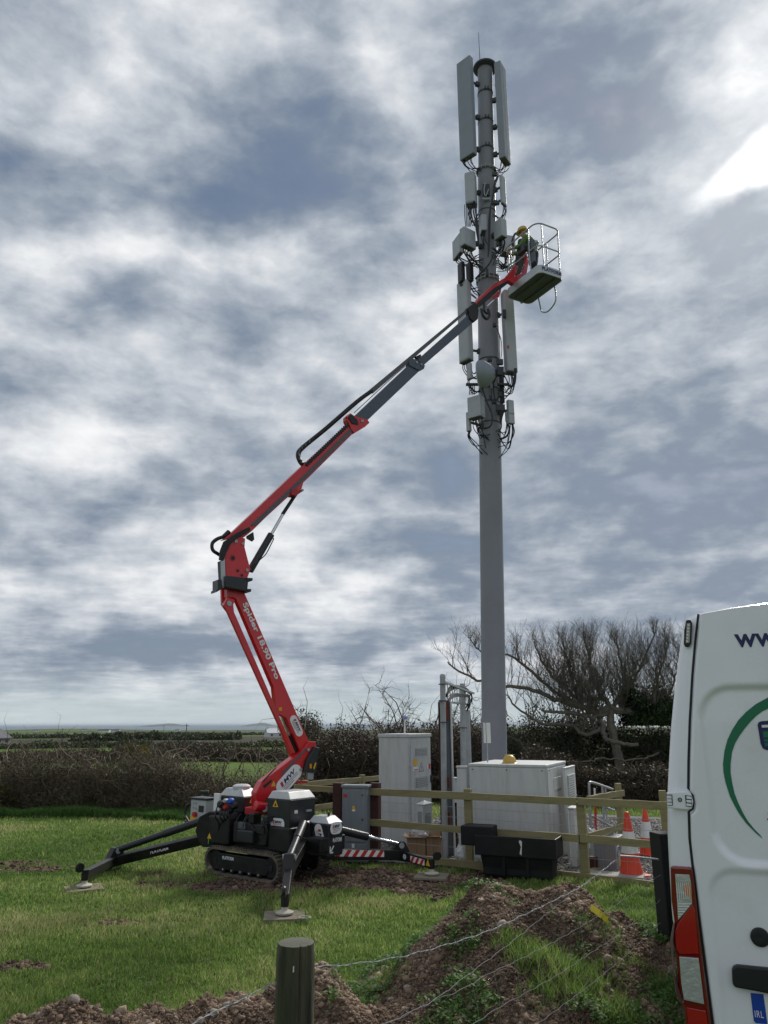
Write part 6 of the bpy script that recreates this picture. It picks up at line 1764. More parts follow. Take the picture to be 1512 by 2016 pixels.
def crumple(name, label, cat, c, r, m, seed, sq=1.0):
    bm = bmesh.new(); bmesh.ops.create_icosphere(bm, subdivisions=3, radius=1.0)
    for v in bm.verts:
        f = .75 + .7 * vnoise(v.co.x * 2.3 + seed, v.co.y * 2.3 + v.co.z * 2.9 + seed, 3) + .35 * abs(vnoise(v.co.x * 7 + seed, v.co.z * 7 + v.co.y * 5, 5) - .5)
        v.co = Vector((v.co.x * r[0], v.co.y * r[1], max(v.co.z * r[2] * sq, -r[2] * .7))) * f
    me = bpy.data.meshes.new(name); bm.to_mesh(me); bm.free(); me.materials.append(m)
    ob = bpy.data.objects.new(name, me); COL.objects.link(ob); ob.location = c
    return tag(ob, label, cat)
p = c1.cen() + UP * (c1.H + .07) + c1.u1 * -.05
crumple('plastic_bag', 'clear crumpled plastic bag piled on the left cardboard box', 'plastic bag', p, (.13, .12, .12), M_film, 3)
p = gnd(906, 13.0); crumple('plastic_bag', 'white crumpled plastic bag on the ground right of the gantry post', 'plastic bag', p + UP * .1, (.07, .08, .12), M_conew, 8)
p = gnd(1165, 12.6); crumple('plastic_bag', 'white plastic bag standing upright beside the fence post', 'plastic bag', p + UP * .25, (.08, .08, .30), M_conew, 12)

# fences
def fence(name, label, pl, posts, rails, wires=(), toprail=None):
    o = thing(name, label, 'fence', pl.p)
    for (px, yt, w_, off, zb) in posts:
        t = pl.pt(px, yt, off); f = Vector((t.x, t.y, float(base_z(t.x, t.y)) - .1))
        mb = MB(); mb.box((t.x, t.y, (t.z + f.z) / 2), (w_, w_ * .8, t.z - f.z), math.atan2(pl.u.y, pl.u.x)); mb.build('post', M_wood, o, bevel=.006)
    for (x0, y0, x1, y1, h) in rails:
        a_, b_ = pl.pt(x0, y0, -.02), pl.pt(x1, y1, -.02); L = (b_ - a_); side = pl.n
        mb = MB(); N_ = 8
        V = []
        for k in range(N_ + 1):
            p = a_ + L * (k / N_) + UP * (random.uniform(-.004, .004)); hh = h / 2 + random.uniform(-.003, .003)
            V += [p - UP * hh - side * .02, p + UP * hh - side * .02, p + UP * hh + side * .02, p - UP * hh + side * .02]
        mb.add(V, [(4 * k + j, 4 * k + (j + 1) % 4, 4 * k + 4 + (j + 1) % 4, 4 * k + 4 + j) for k in range(N_) for j in range(4)] + [(3, 2, 1, 0), (4 * N_, 4 * N_ + 1, 4 * N_ + 2, 4 * N_ + 3)])
        mb.build('rail', M_wood, o, bevel=.003)
    for (x0, y0, x1, y1) in wires:
        a_, b_ = pl.pt(x0, y0, .06), pl.pt(x1, y1, .06); mb = MB(); mb.tube([a_.lerp(b_, k / 6) - UP * .012 * math.sin(math.pi * k / 6) for k in range(7)], .003, 4); mb.build('wire', M_wire, o)
    return o
ff = fence('timber_fence', 'three rail timber fence along the front of the compound', PF,
      [(921, 1553, .12, .06, 0), (1143, 1578, .13, .06, 0), (1303, 1556, .10, .5, 0), (594, 1541, .12, .06, 0)],
      [(579, 1550, 657, 1555, .10), (727, 1558, 1135, 1578, .11), (1137, 1577.5, 1330, 1588, .115), (727, 1619, 1140, 1651, .11), (1142, 1650.5, 1330, 1666, .11), (809, 1689, 1096, 1722, .11), (1098, 1721, 1330, 1749, .115)],
      [(748, 1578, 1290, 1614), (748, 1597, 1290, 1636), (748, 1655, 1290, 1700)])
for k in range(34):                                     # netting stays between the lower wires
    t = k / 33; x_ = 752 + 530 * t
    a_, b_ = PF.pt(x_, 1578 + 36 * t + (x_ - 748) * .0, .06), PF.pt(x_ + 2, 1672 + 58 * t, .06); mb = MB(); mb.tube([a_, b_], .0018, 3); mb.build('netting_stay', M_wire, ff)
PS = Plane(C0, SIDE)
fence('timber_fence', 'timber fence running back from the left corner of the compound', PS, [(601, 1536, .11, .0, 0), (713, 1525, .11, .0, 0)], [(600, 1544.5, 748, 1531.5, .10), (600, 1594, 700, 1578, .10)])
r1, r2 = gnd(1150, 11.6, 0), gnd(1222, 12.7, 0)
PR_ = Plane(r1, r2 - r1)
fence('timber_fence', 'short timber fence return going back beside the traffic cones', PR_, [(1216, 1542, .11, .03, 0)], [(1157, 1574, 1228, 1561, .10), (1159, 1647, 1228, 1626, .10)])
for (px, lab) in ((664, 'red brown square timber post left of the feeder pillar'), (738, 'red brown square timber post right of the feeder pillar')):
    f = gnd(px + 1, 13.0, 0); t = at(px, 1541, 13.0)
    mb = MB(); mb.box((f.x, f.y, t.z / 2 - .05), (.17, .13, t.z + .1), rad(-24)); tag(mb.build('timber_post', M_redwood, origin=(f.x, f.y, 0), bevel=.008), lab, 'post')

# concrete pads
def slab(label, px, D, sx, sy, h, rz):
    p = gnd(px, D, .0); mb = MB(); mb.box((p.x, p.y, .03 + h / 2), (sx, sy, h), rz); tag(mb.build('concrete_slab', M_conc, origin=(p.x, p.y, 0), bevel=.006), label, 'slab')
slab('flat pale concrete slab behind the striped outrigger', 795, 12.95, .9, .5, .05, rad(-24))
slab('pale slab lying under the bottom rail near the cones', 1215, 11.55, .8, .35, .05, rad(-24))
# grey block whose top only looks pale when lit, brown box, board
b, o, h = cabi('grey_block', 'low blue grey block with a flat top beside the nearer cone', 1215, 1650, 12.0, 58, 1172, 1232, M_cab2, 'utility box', roof=.04)
b, o, h = cabi('brown_box', 'small dark red brown box on the ground behind the fence post', 1176, 1688, 12.1, 60, 1160, 1180, M_redwood, 'box', roof=0)
p0, p1 = gnd(1158, 11.9, .05), gnd(1215, 12.6, .05); mb = MB(); mb.bar(p0, p1, .12, .03); tag(mb.build('timber_board', M_wood, origin=p0), 'loose pale timber board on the ground beside the fence post', 'board')

# tubular gate / railing
o = thing('metal_railing', 'galvanised tubular railing behind the short fence return', 'railing', gnd(1180, 13.4))
def tb(pts, r=.022, m=M_galv, nm='rail'): mb = MB(); mb.tube(spline(pts, 4) if len(pts) > 2 else pts, r, 10); return mb.build(nm, m, o, smooth=True)
g0 = gnd(1166, 13.2); tb([g0, at(1160, 1555, 13.2), at(1160.5, 1544, 13.2), at(1166, 1540.5, 13.3), at(1206, 1554, 14.2)])
tb([gnd(1192, 13.9), at(1186, 1549, 13.9)], nm='upright'); tb([at(1160, 1604, 13.2), at(1203, 1627, 14.2)]); tb([at(1191, 1588, 13.9), at(1209, 1596, 14.3)]); tb([gnd(1197, 14.0), at(1192, 1551, 14.0)], .015, nm='upright')
o = thing('red_bar', 'upright red bar with white caps leaning by the railing', 'post', gnd(1173, 13.0))
tb([at(1173, 1636, 13.0), at(1172, 1566, 13.0)], .02, M_stred, 'bar'); tb([at(1171, 1566, 13.0), at(1170.5, 1552, 13.0)], .016, M_polew, 'cap'); tb([at(1168, 1635, 12.95), at(1172, 1634, 12.95)], .03, M_polew, 'foot')

# traffic cones
def cone(label, px, yt, D):
    f = gnd(px, D); t = at(px - (px - 756) * .02, yt, D); h = t.z - f.z; s = h / 1.0
    o = thing('traffic_cone', label, 'traffic cone', f, 'traffic cones inside the compound')
    def prof(z0, z1): 
        R0 = .195 * s; R1 = .036 * s
        rr_ = lambda z: R0 + (R1 - R0) * z
        return [(rr_(z0), z0 * h), (rr_(z1), z1 * h)]
    mb = MB(); mb.box(f + UP * .02 * s, (.46 * s, .46 * s, .04 * s), .5); mb.build('base', M_cone, o, bevel=.015)
    mb = MB(); mb.lathe(f, UP, [(prof(.03, .37)[0][0], .03 * h), (prof(.03, .37)[1][0], .37 * h)], 28); mb.build('lower_body', M_cone, o, smooth=True)
    mb = MB(); a_, b_ = prof(.365, .70); mb.lathe(f, UP, [(a_[0] + .004, a_[1]), (b_[0] + .004, b_[1])], 28); mb.build('reflective_sleeve', M_conew, o, smooth=True)
    mb = MB(); a_, b_ = prof(.69, 1.0); mb.lathe(f, UP, [a_, b_, (b_[0] * .7, h + .008)], 28); mb.build('tip', M_cone, o, smooth=True)
cone('red and white traffic cone nearer the wire ring, fully seen', 1244, 1599, 11.6)
cone('red and white traffic cone farther back, close to the van', 1277, 1590, 13.4)

# water trough in front of the fence
TA = math.degrees(math.atan2(PF.u.x, -PF.u.y)) if False else AF
C = gnd(1094, 11.25, 0.02)
b = CB.__new__(CB); b.C = C; a = rad(TA); b.u2 = Vector((math.cos(a), math.sin(a), 0)); b.u1 = Vector((-math.sin(a), math.cos(a), 0))
b.L1 = CB.solve(b, b.u1, 942, 1735); b.L2 = .46; b.H = at(1099, 1653, 11.2).z - C.z
o = thing('water_trough', 'black plastic cattle water trough with a float box at its left end', 'water trough', b.cen())
def shell(x0, x1, y0, y1, z0, z1, wall, name, bottom=True, taper=0.0):
    def Q(s, t, z): return b.C + b.u1 * s + b.u2 * t + UP * z
    mb = MB(); tp0 = taper
    O0 = [Q(x0 + tp0, y0 + tp0, z0), Q(x1 - tp0, y0 + tp0, z0), Q(x1 - tp0, y1 - tp0, z0), Q(x0 + tp0, y1 - tp0, z0)]
    O1 = [Q(x0, y0, z1), Q(x1, y0, z1), Q(x1, y1, z1), Q(x0, y1, z1)]
    I1 = [Q(x0 + wall, y0 + wall, z1), Q(x1 - wall, y0 + wall, z1), Q(x1 - wall, y1 - wall, z1), Q(x0 + wall, y1 - wall, z1)]
    I0 = [Q(x0 + wall, y0 + wall, z0 + .03), Q(x1 - wall, y0 + wall, z0 + .03), Q(x1 - wall, y1 - wall, z0 + .03), Q(x0 + wall, y1 - wall, z0 + .03)]
    V = O0 + O1 + I1 + I0; Fs = [(0, 1, 2, 3)]
    for j in range(4):
        k = (j + 1) % 4; Fs += [(j, j + 4, k + 4, k), (j + 4, j + 8, k + 8, k + 4), (j + 8, j + 12, k + 12, k + 8)]
    Fs.append((15, 14, 13, 12)); mb.add(V, Fs); return mb.build(name, M_trough, o, bevel=.012)
H = b.H
shell(-.04, b.L1 + .04, -.03, b.L2 + .03, H * .52, H, .03, 'trough_rim')
mb = MB()
shell(.03, b.L1 - .03, .02, b.L2 - .02, .0, H * .56, .03, 'trough_body', taper=.05)
for s0 in (b.L1 * .33, b.L1 * .64):
    mb = MB(); mb.ob(b.C + b.u1 * s0 + b.u2 * .015 + UP * .03, b.u1 * .05, b.u2 * .03, UP * (H * .50)); mb.build('rib', M_trough, o, bevel=.01)
fb0 = b.C + b.u1 * (b.L1 - .22) - b.u2 * -.02 + UP * (H * .72); mb = MB(); mb.ob(fb0, b.u1 * .50, b.u2 * .36, UP * (H * .48)); mb.build('float_box', M_trough, o, bevel=.015)
mb = MB(); mb.ob(b.C + b.u1 * .02 + b.u2 * .0 + UP * (H * .80), b.u1 * (b.L1 - .04), b.u2 * b.L2, UP * .01); mb.build('water', mat('dark_water', (.02, .025, .03), .05), o)
mb = MB(); pp_ = b.C + b.u1 * (b.L1 * .42) - b.u2 * .034; mb.prism([pp_ + UP * H * .94, pp_ + UP * H * .90 - b.u1 * .03, pp_ + UP * H * .58 - b.u1 * .012, pp_ + UP * H * .62 + b.u1 * .015, pp_ + UP * H * .78 - b.u1 * .01, pp_ + UP * H * .9 + b.u1 * .02], b.u2 * -.002); mb.build('white_scuff', M_conew, o)

# rain streaks: dirt noise drawn out vertically
for m_ in (M_cab, M_cab2, M_van0) if 'M_van0' in globals() else (M_cab, M_cab2):
    nt = m_.node_tree; tcn = [n for n in nt.nodes if n.type == 'TEX_COORD'][0]
    mp_ = nt.nodes.new('ShaderNodeMapping'); mp_.inputs['Scale'].default_value = (6, 6, .7)
    for l in list(tcn.outputs['Object'].links): nt.links.new(mp_.outputs[0], l.to_socket)
    nt.links.new(tcn.outputs['Object'], mp_.inputs[0])
# ------------------------------------------------------------------ white van, rear left corner
M_van = mat('van_white_paint', (.82, .83, .88), 0.25, var=.02, vscale=1.0, dirt=(.50, .50, .46), dscale=2.2, damt=.4, coat=.8)
M_seal = mat('rubber_seal', (.01, .01, .012), 0.6)
M_lens = mat('red_lens', (.16, .004, .006), 0.12, spec=.7, coat=.6)
M_lensb = mat('red_lens_bright', (.36, .010, .010), 0.2, spec=.7, coat=.5)
M_clear = mat('clear_lens', (.50, .52, .52), 0.12, metal=.35, spec=.8, coat=.6, bump=.004, bscale=45)
M_amber = mat('amber_reflector', (.55, .22, .06), 0.25, coat=.5)
M_maroon = mat('lens_edge', (.16, .09, .09), 0.25, coat=.4)
M_navy = mat('navy_vinyl', (.008, .012, .085), 0.4)
M_green = mat('green_vinyl', (.008, .15, .075), 0.4)
M_blueb = mat('plate_blue', (.008, .05, .35), 0.4)
M_tyre = mat('tyre_rubber', (.02, .02, .02), 0.85)
M_trim = mat('black_trim', (.008, .009, .011), 0.5)
VP0 = Vector((0, 3.42, 0)); r = ray(1345, 1500); VP0.x = r.x / r.y * 3.42
PV = Plane(VP0, (.938, -.347))
if PV.u.x < 0: PV.u = -PV.u
def sz(px, py): p = PV.pt(px, py); return ((p - VP0).dot(PV.u), p.z)
def vpt(s, z, off=0.0): q_ = VP0 + PV.u * s - PV.n * off; return Vector((q_.x, q_.y, z))
vg = .30
left = [sz(a, b) for a, b in ((1346, 1226), (1341, 1258), (1334, 1310), (1327, 1370), (1321, 1430), (1317, 1500), (1314, 1560), (1314, 1640), (1317, 1702), (1322, 1790), (1330, 1870), (1341, 1950), (1352, 2016))]
left += [(left[-1][0] - .0, vg + .62), (left[-1][0] + .03, vg + .40)]
topl = [sz(1352, 1216), sz(1362, 1210), sz(1375, 1206), sz(1440, 1194), sz(1512, 1184)]
sL = min(p[0] for p in left); SCN = sL + .985
half = left[::-1] + topl
ztop = max(p[1] for p in half) + .03
half = [p for p in half if p[0] < SCN] 
full = half + [(SCN, ztop)] + [(2 * SCN - s, z) for s, z in half[::-1]]
van = thing('van', 'white high roof van parked on the right, only its rear left corner in view', 'van', vpt(SCN, vg))
mb = MB(); layers = [(-.0, .045), (.012, .02), (.045, .0), (5.45, .0), (5.5, .06)]
cs, cz = SCN, sum(p[1] for p in full) / len(full)
V = []; n = len(full)
for off, ins in layers:
    for s, z in full:
        s2 = s + (ins if s < SCN - .3 else (-ins if s > SCN + .3 else 0)); z2 = z - (ins if z > ztop - .25 else 0)
        V.append(vpt(s2, z2, -off))
mb.add(V, [(i * n + k, i * n + (k + 1) % n, (i + 1) * n + (k + 1) % n, (i + 1) * n + k) for i in range(len(layers) - 1) for k in range(n)] + [tuple(range(n))[::-1], tuple((len(layers) - 1) * n + k for k in range(n))])
mb.build('body', M_van, van, smooth=True)
seam = [sz(a, b) for a, b in ((1375, 1209), (1369, 1260), (1363, 1330), (1358, 1420), (1355.5, 1500), (1355, 1552), (1362, 1559), (1365.5, 1578), (1363.5, 1592), (1356, 1598), (1357.5, 1650), (1363, 1700), (1369, 1750), (1376, 1810), (1384, 1870), (1393, 1940), (1403, 2016))]
seam.append((seam[-1][0] + .02, vg + .52))
sz_z = np.array([p[1] for p in seam])[::-1]; sz_s = np.array([p[0] for p in seam])[::-1]
def door(mirror, name):
    nz, ns = 220, 90
    zz_ = np.linspace(vg + .52, seam[0][1], nz); s0 = np.interp(zz_, sz_z, sz_s) + .005
    zt = ztop - .05
    P = []
    r_l, r_t = sz(1389, 1500)[0], sz(1450, 1352)[1]; r_b = sz(1450, 1699)[1]; r_r = SCN - .10
    q_t = sz(1450, 1712)[1]; q_b = vg + .66; q_l = sz(1402, 1800)[0]
    def rbox(S, Z, x0, x1, z0, z1, r):
        cx, cz_ = (x0 + x1) / 2, (z0 + z1) / 2; dx = np.abs(S - cx) - (x1 - x0) / 2 + r; dz = np.abs(Z - cz_) - (z1 - z0) / 2 + r
        return np.sqrt(np.maximum(dx, 0) ** 2 + np.maximum(dz, 0) ** 2) + np.minimum(np.maximum(dx, dz), 0) - r
    T = np.linspace(0, 1, ns) ** 1.15
    S = s0[:, None] + (SCN - .006 - s0[:, None]) * T[None]; Z = np.repeat(zz_[:, None], ns, 1)
    ztp = zt - .10 * np.clip(1 - (S - s0[:, None]) / .5, 0, 1) ** 2
    tx = np.array([p[0] for p in topl] + [SCN + .01]); tz = np.array([p[1] for p in topl] + [ztop]); zr = np.interp(S, tx, tz) - .012
    zk = seam[-4][1]; Z = np.where(Z > zk, zk + (Z - zk) * (zr - zk) / (zz_[-1] - zk), Z)
    d1 = rbox(S, Z, r_l, r_r, r_b, r_t, .13); d2 = rbox(S, Z, q_l, r_r, q_b, q_t, .10)
    # metal is at most 12 mm proud; recesses are pressed in, the edge is rolled over
    off = .014 - .016 * ss(.012, -.012, -d1 * -1) * 0
    off = .024 - .015 * (1 - ss(-.016, .010, d1)) - .011 * (1 - ss(-.018, .012, d2))
    edge = np.minimum(S - s0[:, None], SCN - .006 - S); off = off * ss(-.001, .006, edge) + .001
    if mirror: S = 2 * SCN - S
    u_, n_ = np.array(PV.u), np.array(PV.n); base = np.array(VP0)
    V = base[None, None] + S[..., None] * u_ - off[..., None] * n_; V[..., 2] = Z
    i2 = np.arange(nz * ns).reshape(nz, ns)
    q_ = np.stack([i2[:-1, :-1], i2[:-1, 1:], i2[1:, 1:], i2[1:, :-1]], -1).reshape(-1, 4)
    if mirror: q_ = q_[:, ::-1]
    o = np_mesh(name, V.reshape(-1, 3), q_, M_van, van, smooth=True); return o
d1 = door(False, 'rear_door'); d2 = door(True, 'rear_door')
def strip(pts, w, off, m, name, par=van, t=.002):
    for_ = []
    A, B = [], []
    for i, (s, z) in enumerate(pts):
        a = Vector(pts[max(i - 1, 0)]); b_ = Vector(pts[min(i + 1, len(pts) - 1)]); d = (b_ - a).normalized(); nn = Vector((-d.y, d.x)) * w / 2
        A.append(vpt(s + nn.x, z + nn.y, off)); B.append(vpt(s - nn.x, z - nn.y, off))
    k = len(A); mb = MB(); mb.add(A + B, [(i, i + 1, k + i + 1, k + i) for i in range(k - 1)]); return mb.build(name, m, par)
strip(seam, .010, .0015, M_seal, 'door_seal'); strip([(SCN, vg + .5), (SCN, ztop - .06)], .012, .0015, M_seal, 'door_seal')
def vpoly(pxs, off, t, m, name, par=van, bevel=0.0, off_n=None):
    a = [PV.pt(a_, b_) - PV.n * off for a_, b_ in pxs]; mb = MB(); mb.prism(a, PV.n * -t); return mb.build(name, m, par, bevel=bevel)
# tail lamp
lampo = [(1320, 1703), (1362, 1706), (1367, 1740), (1373, 1795), (1380, 1860), (1388, 1930), (1396, 1985), (1402, 2030), (1406, 2070), (1356, 2070), (1350, 2016), (1347, 1985), (1337, 1964), (1334, 1925), (1331, 1880), (1326, 1845), (1328, 1815), (1322, 1770)]
tl = vpoly(lampo, -.004, .03, M_lens, 'tail_lamp', bevel=.008)
vpoly([(1329, 1718), (1357, 1719.5), (1360, 1733), (1362.5, 1775), (1347, 1795), (1335, 1808), (1332, 1760)], .028, .006, M_clear, 'clear_lens', tl, .002)
vpoly([(1345, 1741), (1358, 1735), (1361, 1766), (1348, 1757)], .0345, .001, M_amber, 'indicator_reflector', tl)
for k in range(7):
    y_ = 1722 + k * 3; vpoly([(1331 + k * 4, 1735), (1332 + k * 4, 1735), (1335 + k * 4, 1770 - k), (1334 + k * 4, 1770 - k)], .0345, .0015, M_polew, 'lens_rib', tl)
for k in range(6):
    vpoly([(1335, 1775 + k * 5), (1361 - k * 4.3, 1775 + k * 5), (1361 - k * 4.3, 1776.6 + k * 5), (1335, 1776.6 + k * 5)], .0345, .0015, M_polew, 'lens_rib', tl)
vpoly([(1335, 1815), (1347, 1797), (1363, 1777), (1368, 1790), (1375, 1874), (1338, 1874), (1331, 1862), (1329, 1830)], .028, .004, M_lensb, 'red_lens', tl, .002)
vpoly([(1337, 1879), (1375, 1882), (1386, 1972), (1346, 1963), (1341, 1930)], .028, .006, M_clear, 'clear_lens', tl, .002)
vpoly([(1352, 1978), (1389, 1985), (1396, 2040), (1358, 2040)], .028, .004, M_lensb, 'red_lens', tl, .002)
vpoly([(1320, 1845), (1326, 1812), (1329, 1812), (1325, 1850), (1328, 1905), (1335, 1960), (1347, 1966), (1346, 1970), (1333, 1962), (1324, 1905)], .01, .03, M_maroon, 'lens_edge', tl, .003)
# high marker lamp
ml = vpoly([(1351, 1221), (1359, 1220), (1363, 1227), (1361, 1266), (1356, 1274), (1349, 1274), (1346, 1268), (1347, 1240)], -.006, .018, M_trim, 'marker_lamp', bevel=.004)
vpoly([(1352, 1228), (1359, 1227.5), (1357.5, 1266), (1350, 1267)], .012, .003, mat('led_lens', (.35, .33, .28), .2, coat=.5), 'led_cover', ml, .001)
for k in range(6):
    c = PV.pt(1355.3 - k * .55, 1231.5 + k * 6.3) - PV.n * .015; mb = MB(); mb.disc(c, -PV.n, .0042, .002, 10); mb.build('led', M_conew, ml)
# hinge
hg = vpoly([(1312, 1559), (1352, 1557), (1361, 1562), (1365, 1578), (1362, 1592), (1352, 1594), (1314, 1590)], .0, .02, M_van, 'hinge', bevel=.005)
vpoly([(1348.5, 1564.5), (1361.5, 1566), (1362.5, 1588), (1350.5, 1586.5)], .0205, .0012, M_seal, 'hinge_gap', hg)
for k in range(3):
    vpoly([(1351, 1566.5 + k * 7), (1361, 1567.5 + k * 7), (1361.5, 1572.5 + k * 7), (1351.5, 1571.5 + k * 7)], .0215, .006, M_van, 'hinge_knuckle', hg, .0015)
vpoly([(1312.5, 1563.5), (1323, 1563.5), (1323.5, 1565), (1312.5, 1565)], .0205, .001, M_seal, 'hinge_gap', hg); vpoly([(1322, 1563.5), (1323.5, 1563.5), (1325, 1585), (1323.5, 1585)], .0205, .001, M_seal, 'hinge_gap', hg)
for y_ in (1571, 1577.5, 1584): vpoly([(1314, y_), (1323, y_ + .3), (1323, y_ + 1.4), (1314, y_ + 1)], .0205, .001, M_seal, 'hinge_gap', hg)
c = PV.pt(1338.5, 1573.5) - PV.n * .020; mb = MB(); mb.disc(c, -PV.n, .0085, .003, 18); mb.build('hinge_bolt', M_trim, hg); mb = MB(); mb.disc(c, -PV.n, .005, .0045, 12); mb.build('hinge_bolt', M_galv, hg)
# lettering and emblem on the door
DO = .0265
wl_, wr_ = PV.pt(1445.5, 1263) , PV.pt(1488, 1258); pitch = (wr_ - wl_).length; uu = (wr_ - wl_).normalized()
text('lettering', 'www', M_navy, d1, wl_ + PV.u * (pitch * 1.43) + UP * .0 - PV.n * (DO - .002), PV.u, UP, width=pitch * 2.86, height=(PV.pt(1463, 1250) - PV.pt(1463, 1276)).length, bold=.02, ext=.0005, spacing=1.0)
RO = .0112
def rpoly(pxs, t, m, name): return vpoly(pxs, RO, t, m, name, d1)
outer = [(1560, 1352), (1536, 1360), (1512, 1373), (1488, 1386), (1468, 1402), (1453, 1418), (1441, 1437), (1432, 1456), (1426, 1478), (1423, 1503), (1424, 1520), (1428, 1540), (1437, 1568), (1446, 1586), (1454, 1600), (1468.5, 1620), (1485, 1637), (1501, 1650.6)]
inner = [(1497, 1644), (1485, 1632), (1472, 1616), (1463, 1601), (1453, 1580), (1446, 1562), (1441, 1540), (1438, 1520), (1438, 1503), (1441, 1480), (1447, 1463), (1456, 1448), (1466, 1434), (1478, 1420), (1489, 1409), (1500, 1401), (1512, 1395), (1536, 1384), (1560, 1378)]
rpoly(outer + inner, .0008, M_green, 'green_swoosh')
rpoly([(1491, 1427), (1493, 1422), (1498, 1420), (1560, 1415), (1560, 1479), (1508, 1476.5), (1501, 1473), (1497, 1464)], .0008, M_navy, 'emblem')
vpoly([(1498.5, 1427.5), (1560, 1424), (1560, 1430), (1499.5, 1432.5)], RO + .001, .0006, M_white, 'emblem_bar', d1)
for (y0, y1, x0) in ((1440, 1452, 1501), (1455, 1460, 1503), (1462.5, 1469, 1504.5)):
    vpoly([(x0, y0), (1560, y0 - 2), (1560, y1 - 2), (x0 + 1.5, y1)], RO + .001, .0006, M_green, 'emblem_bar', d1)
for (a_, b_) in ((1511, 1612), (1512.5, 1601)):
    c = PV.pt(a_, b_) - PV.n * .010; mb = MB(); mb.disc(c, -PV.n, .003, .003, 8); mb.build('trim_clip', M_seal, d1)
# lock, handle and number plate
c = PV.pt(1495.5, 1843) - PV.n * .013; rl = (PV.pt(1495, 1862) - PV.pt(1495, 1824)).length / 2
mb = MB(); mb.lathe(c, -PV.n, [(rl, 0), (rl, .008), (rl * .9, .012), (rl * .5, .014), (rl * .12, .012)], 30); mb.build('lock_cap', M_trim, d1, smooth=True)
vpoly([(1440, 1904), (1443, 1898), (1450, 1895), (1620, 1912), (1620, 1970), (1446, 1938), (1441, 1932)], .013, .03, M_trim, 'door_handle', d1, .008)
M_pl = mat('plate_white', (.78, .78, .76), 0.35)
pl_ = vpoly([(1475, 1950), (1640, 1966), (1650, 2030), (1486, 2012), (1481, 2006)], .013, .006, M_pl, 'number_plate', d1, .002)
vpoly([(1476.5, 1951.5), (1502, 1954), (1510, 2013), (1487, 2010.5), (1483, 2006)], .0192, .0008, M_blueb, 'plate_band', pl_)
text('lettering', 'IRL', M_white, pl_, PV.pt(1493.5, 1993) - PV.n * .0198, PV.u, UP, width=(PV.pt(1502, 1992) - PV.pt(1485, 1990)).length, height=(PV.pt(1492, 1986) - PV.pt(1492, 1999)).length, bold=.0, ext=.0005, spacing=1.12)
# bumper, wheels: outside the frame but the van stands on them
mb = MB(); mb.ob(vpt(sL + .03, vg + .30, .10), PV.u * (2 * (SCN - sL) - .06), -PV.n * -.2, UP * .26); mb.build('rear_bumper', M_trim, van, bevel=.04)
for (s_, d_) in ((.0, .9), (1.0, .9), (.0, 4.6), (1.0, 4.6)):
    cW = vpt(sL + .08 + s_ * (2 * (SCN - sL) - .38), vg + .34, -d_)
    mb = MB(); mb.disc(cW, PV.u, .34, .22, 28); w_ = mb.build('wheel', M_tyre, van, bevel=.03)
    mb = MB(); mb.disc(cW - PV.u * .004, PV.u, .19, .228, 20); mb.build('rim', M_galv, w_)

# ------------------------------------------------------------------ near wire fence
pa_ = Vector((0, 2.9, 0)); r = ray(583, 1855); pa_.x = r.x / r.y * 2.9; ta = CAM + r * (2.9 / r.y)
pb_ = Vector((0, 7.7, 0)); r = ray(1306, 1640); pb_.x = r.x / r.y * 7.7; tb_ = CAM + r * (7.7 / r.y)
PN = Plane(pa_, pb_ - pa_)
M_post = mat('weathered_post', (.036, .035, .024), 0.9, col2=(.085, .074, .050), vscale=6, var=.45, dirt=(.045, .060, .022), dscale=4, damt=.8, bump=.005, bscale=40)
def stretch(m, s):
    nt = m.node_tree; tcn = [n for n in nt.nodes if n.type == 'TEX_COORD'][0]
    mp_ = nt.nodes.new('ShaderNodeMapping'); mp_.inputs['Scale'].default_value = s
    for l in list(tcn.outputs['Object'].links): nt.links.new(mp_.outputs[0], l.to_socket)
    nt.links.new(tcn.outputs['Object'], mp_.inputs[0])
stretch(M_post, (4, 4, .35))
stretch(M_wood, (1, 1, 6)) 
M_posttop = mat('post_end_grain', (.12, .125, .095), 0.9, col2=(.06, .065, .045), vscale=30, var=.25)
nf = thing('wire_fence', 'barbed wire fence crossing the foreground from the round wooden post to the black post', 'fence', pa_)
# round post with checks in the wood
n_, rows = 72, 26; R0 = .0665; z0, z1 = float(base_z(pa_.x, pa_.y)) - .2, ta.z
cent = Vector((ta.x, ta.y + 0, 0)); V = []; crk = [(-1.25, .16, .010, .0), (-2.0, .07, .005, .4), (-.75, .09, .006, .2), (-2.6, .08, .004, .1)]
for i in range(rows):
    z = z0 + (z1 - z0) * i / (rows - 1)
    for k in range(n_):
        a = 2 * math.pi * k / n_ - math.pi; rr_ = R0 * (1 + .02 * math.sin(2 * a + z * 3) + .018 * (vnoise(a * 3 + 9, z * 2.0, 5) - .5)) + .0035 * (vnoise(a * 14, z * 2.5, 6) - .5)
        for (ca_, cw, cdp, ph) in crk:
            d_ = abs(((a - ca_ - .03 * math.sin(z * 5 + ph * 9) + math.pi) % (2 * math.pi)) - math.pi)
            rr_ -= cdp * max(0, 1 - d_ / cw) ** 2
        if i == rows - 1: rr_ -= .004
        V.append(cent + Vector((math.cos(a) * rr_, math.sin(a) * rr_, z)))
mb = MB(); mb.add(V, [(i * n_ + k, i * n_ + (k + 1) % n_, (i + 1) * n_ + (k + 1) % n_, (i + 1) * n_ + k) for i in range(rows - 1) for k in range(n_)])
po = mb.build('post', M_post, nf, smooth=True)
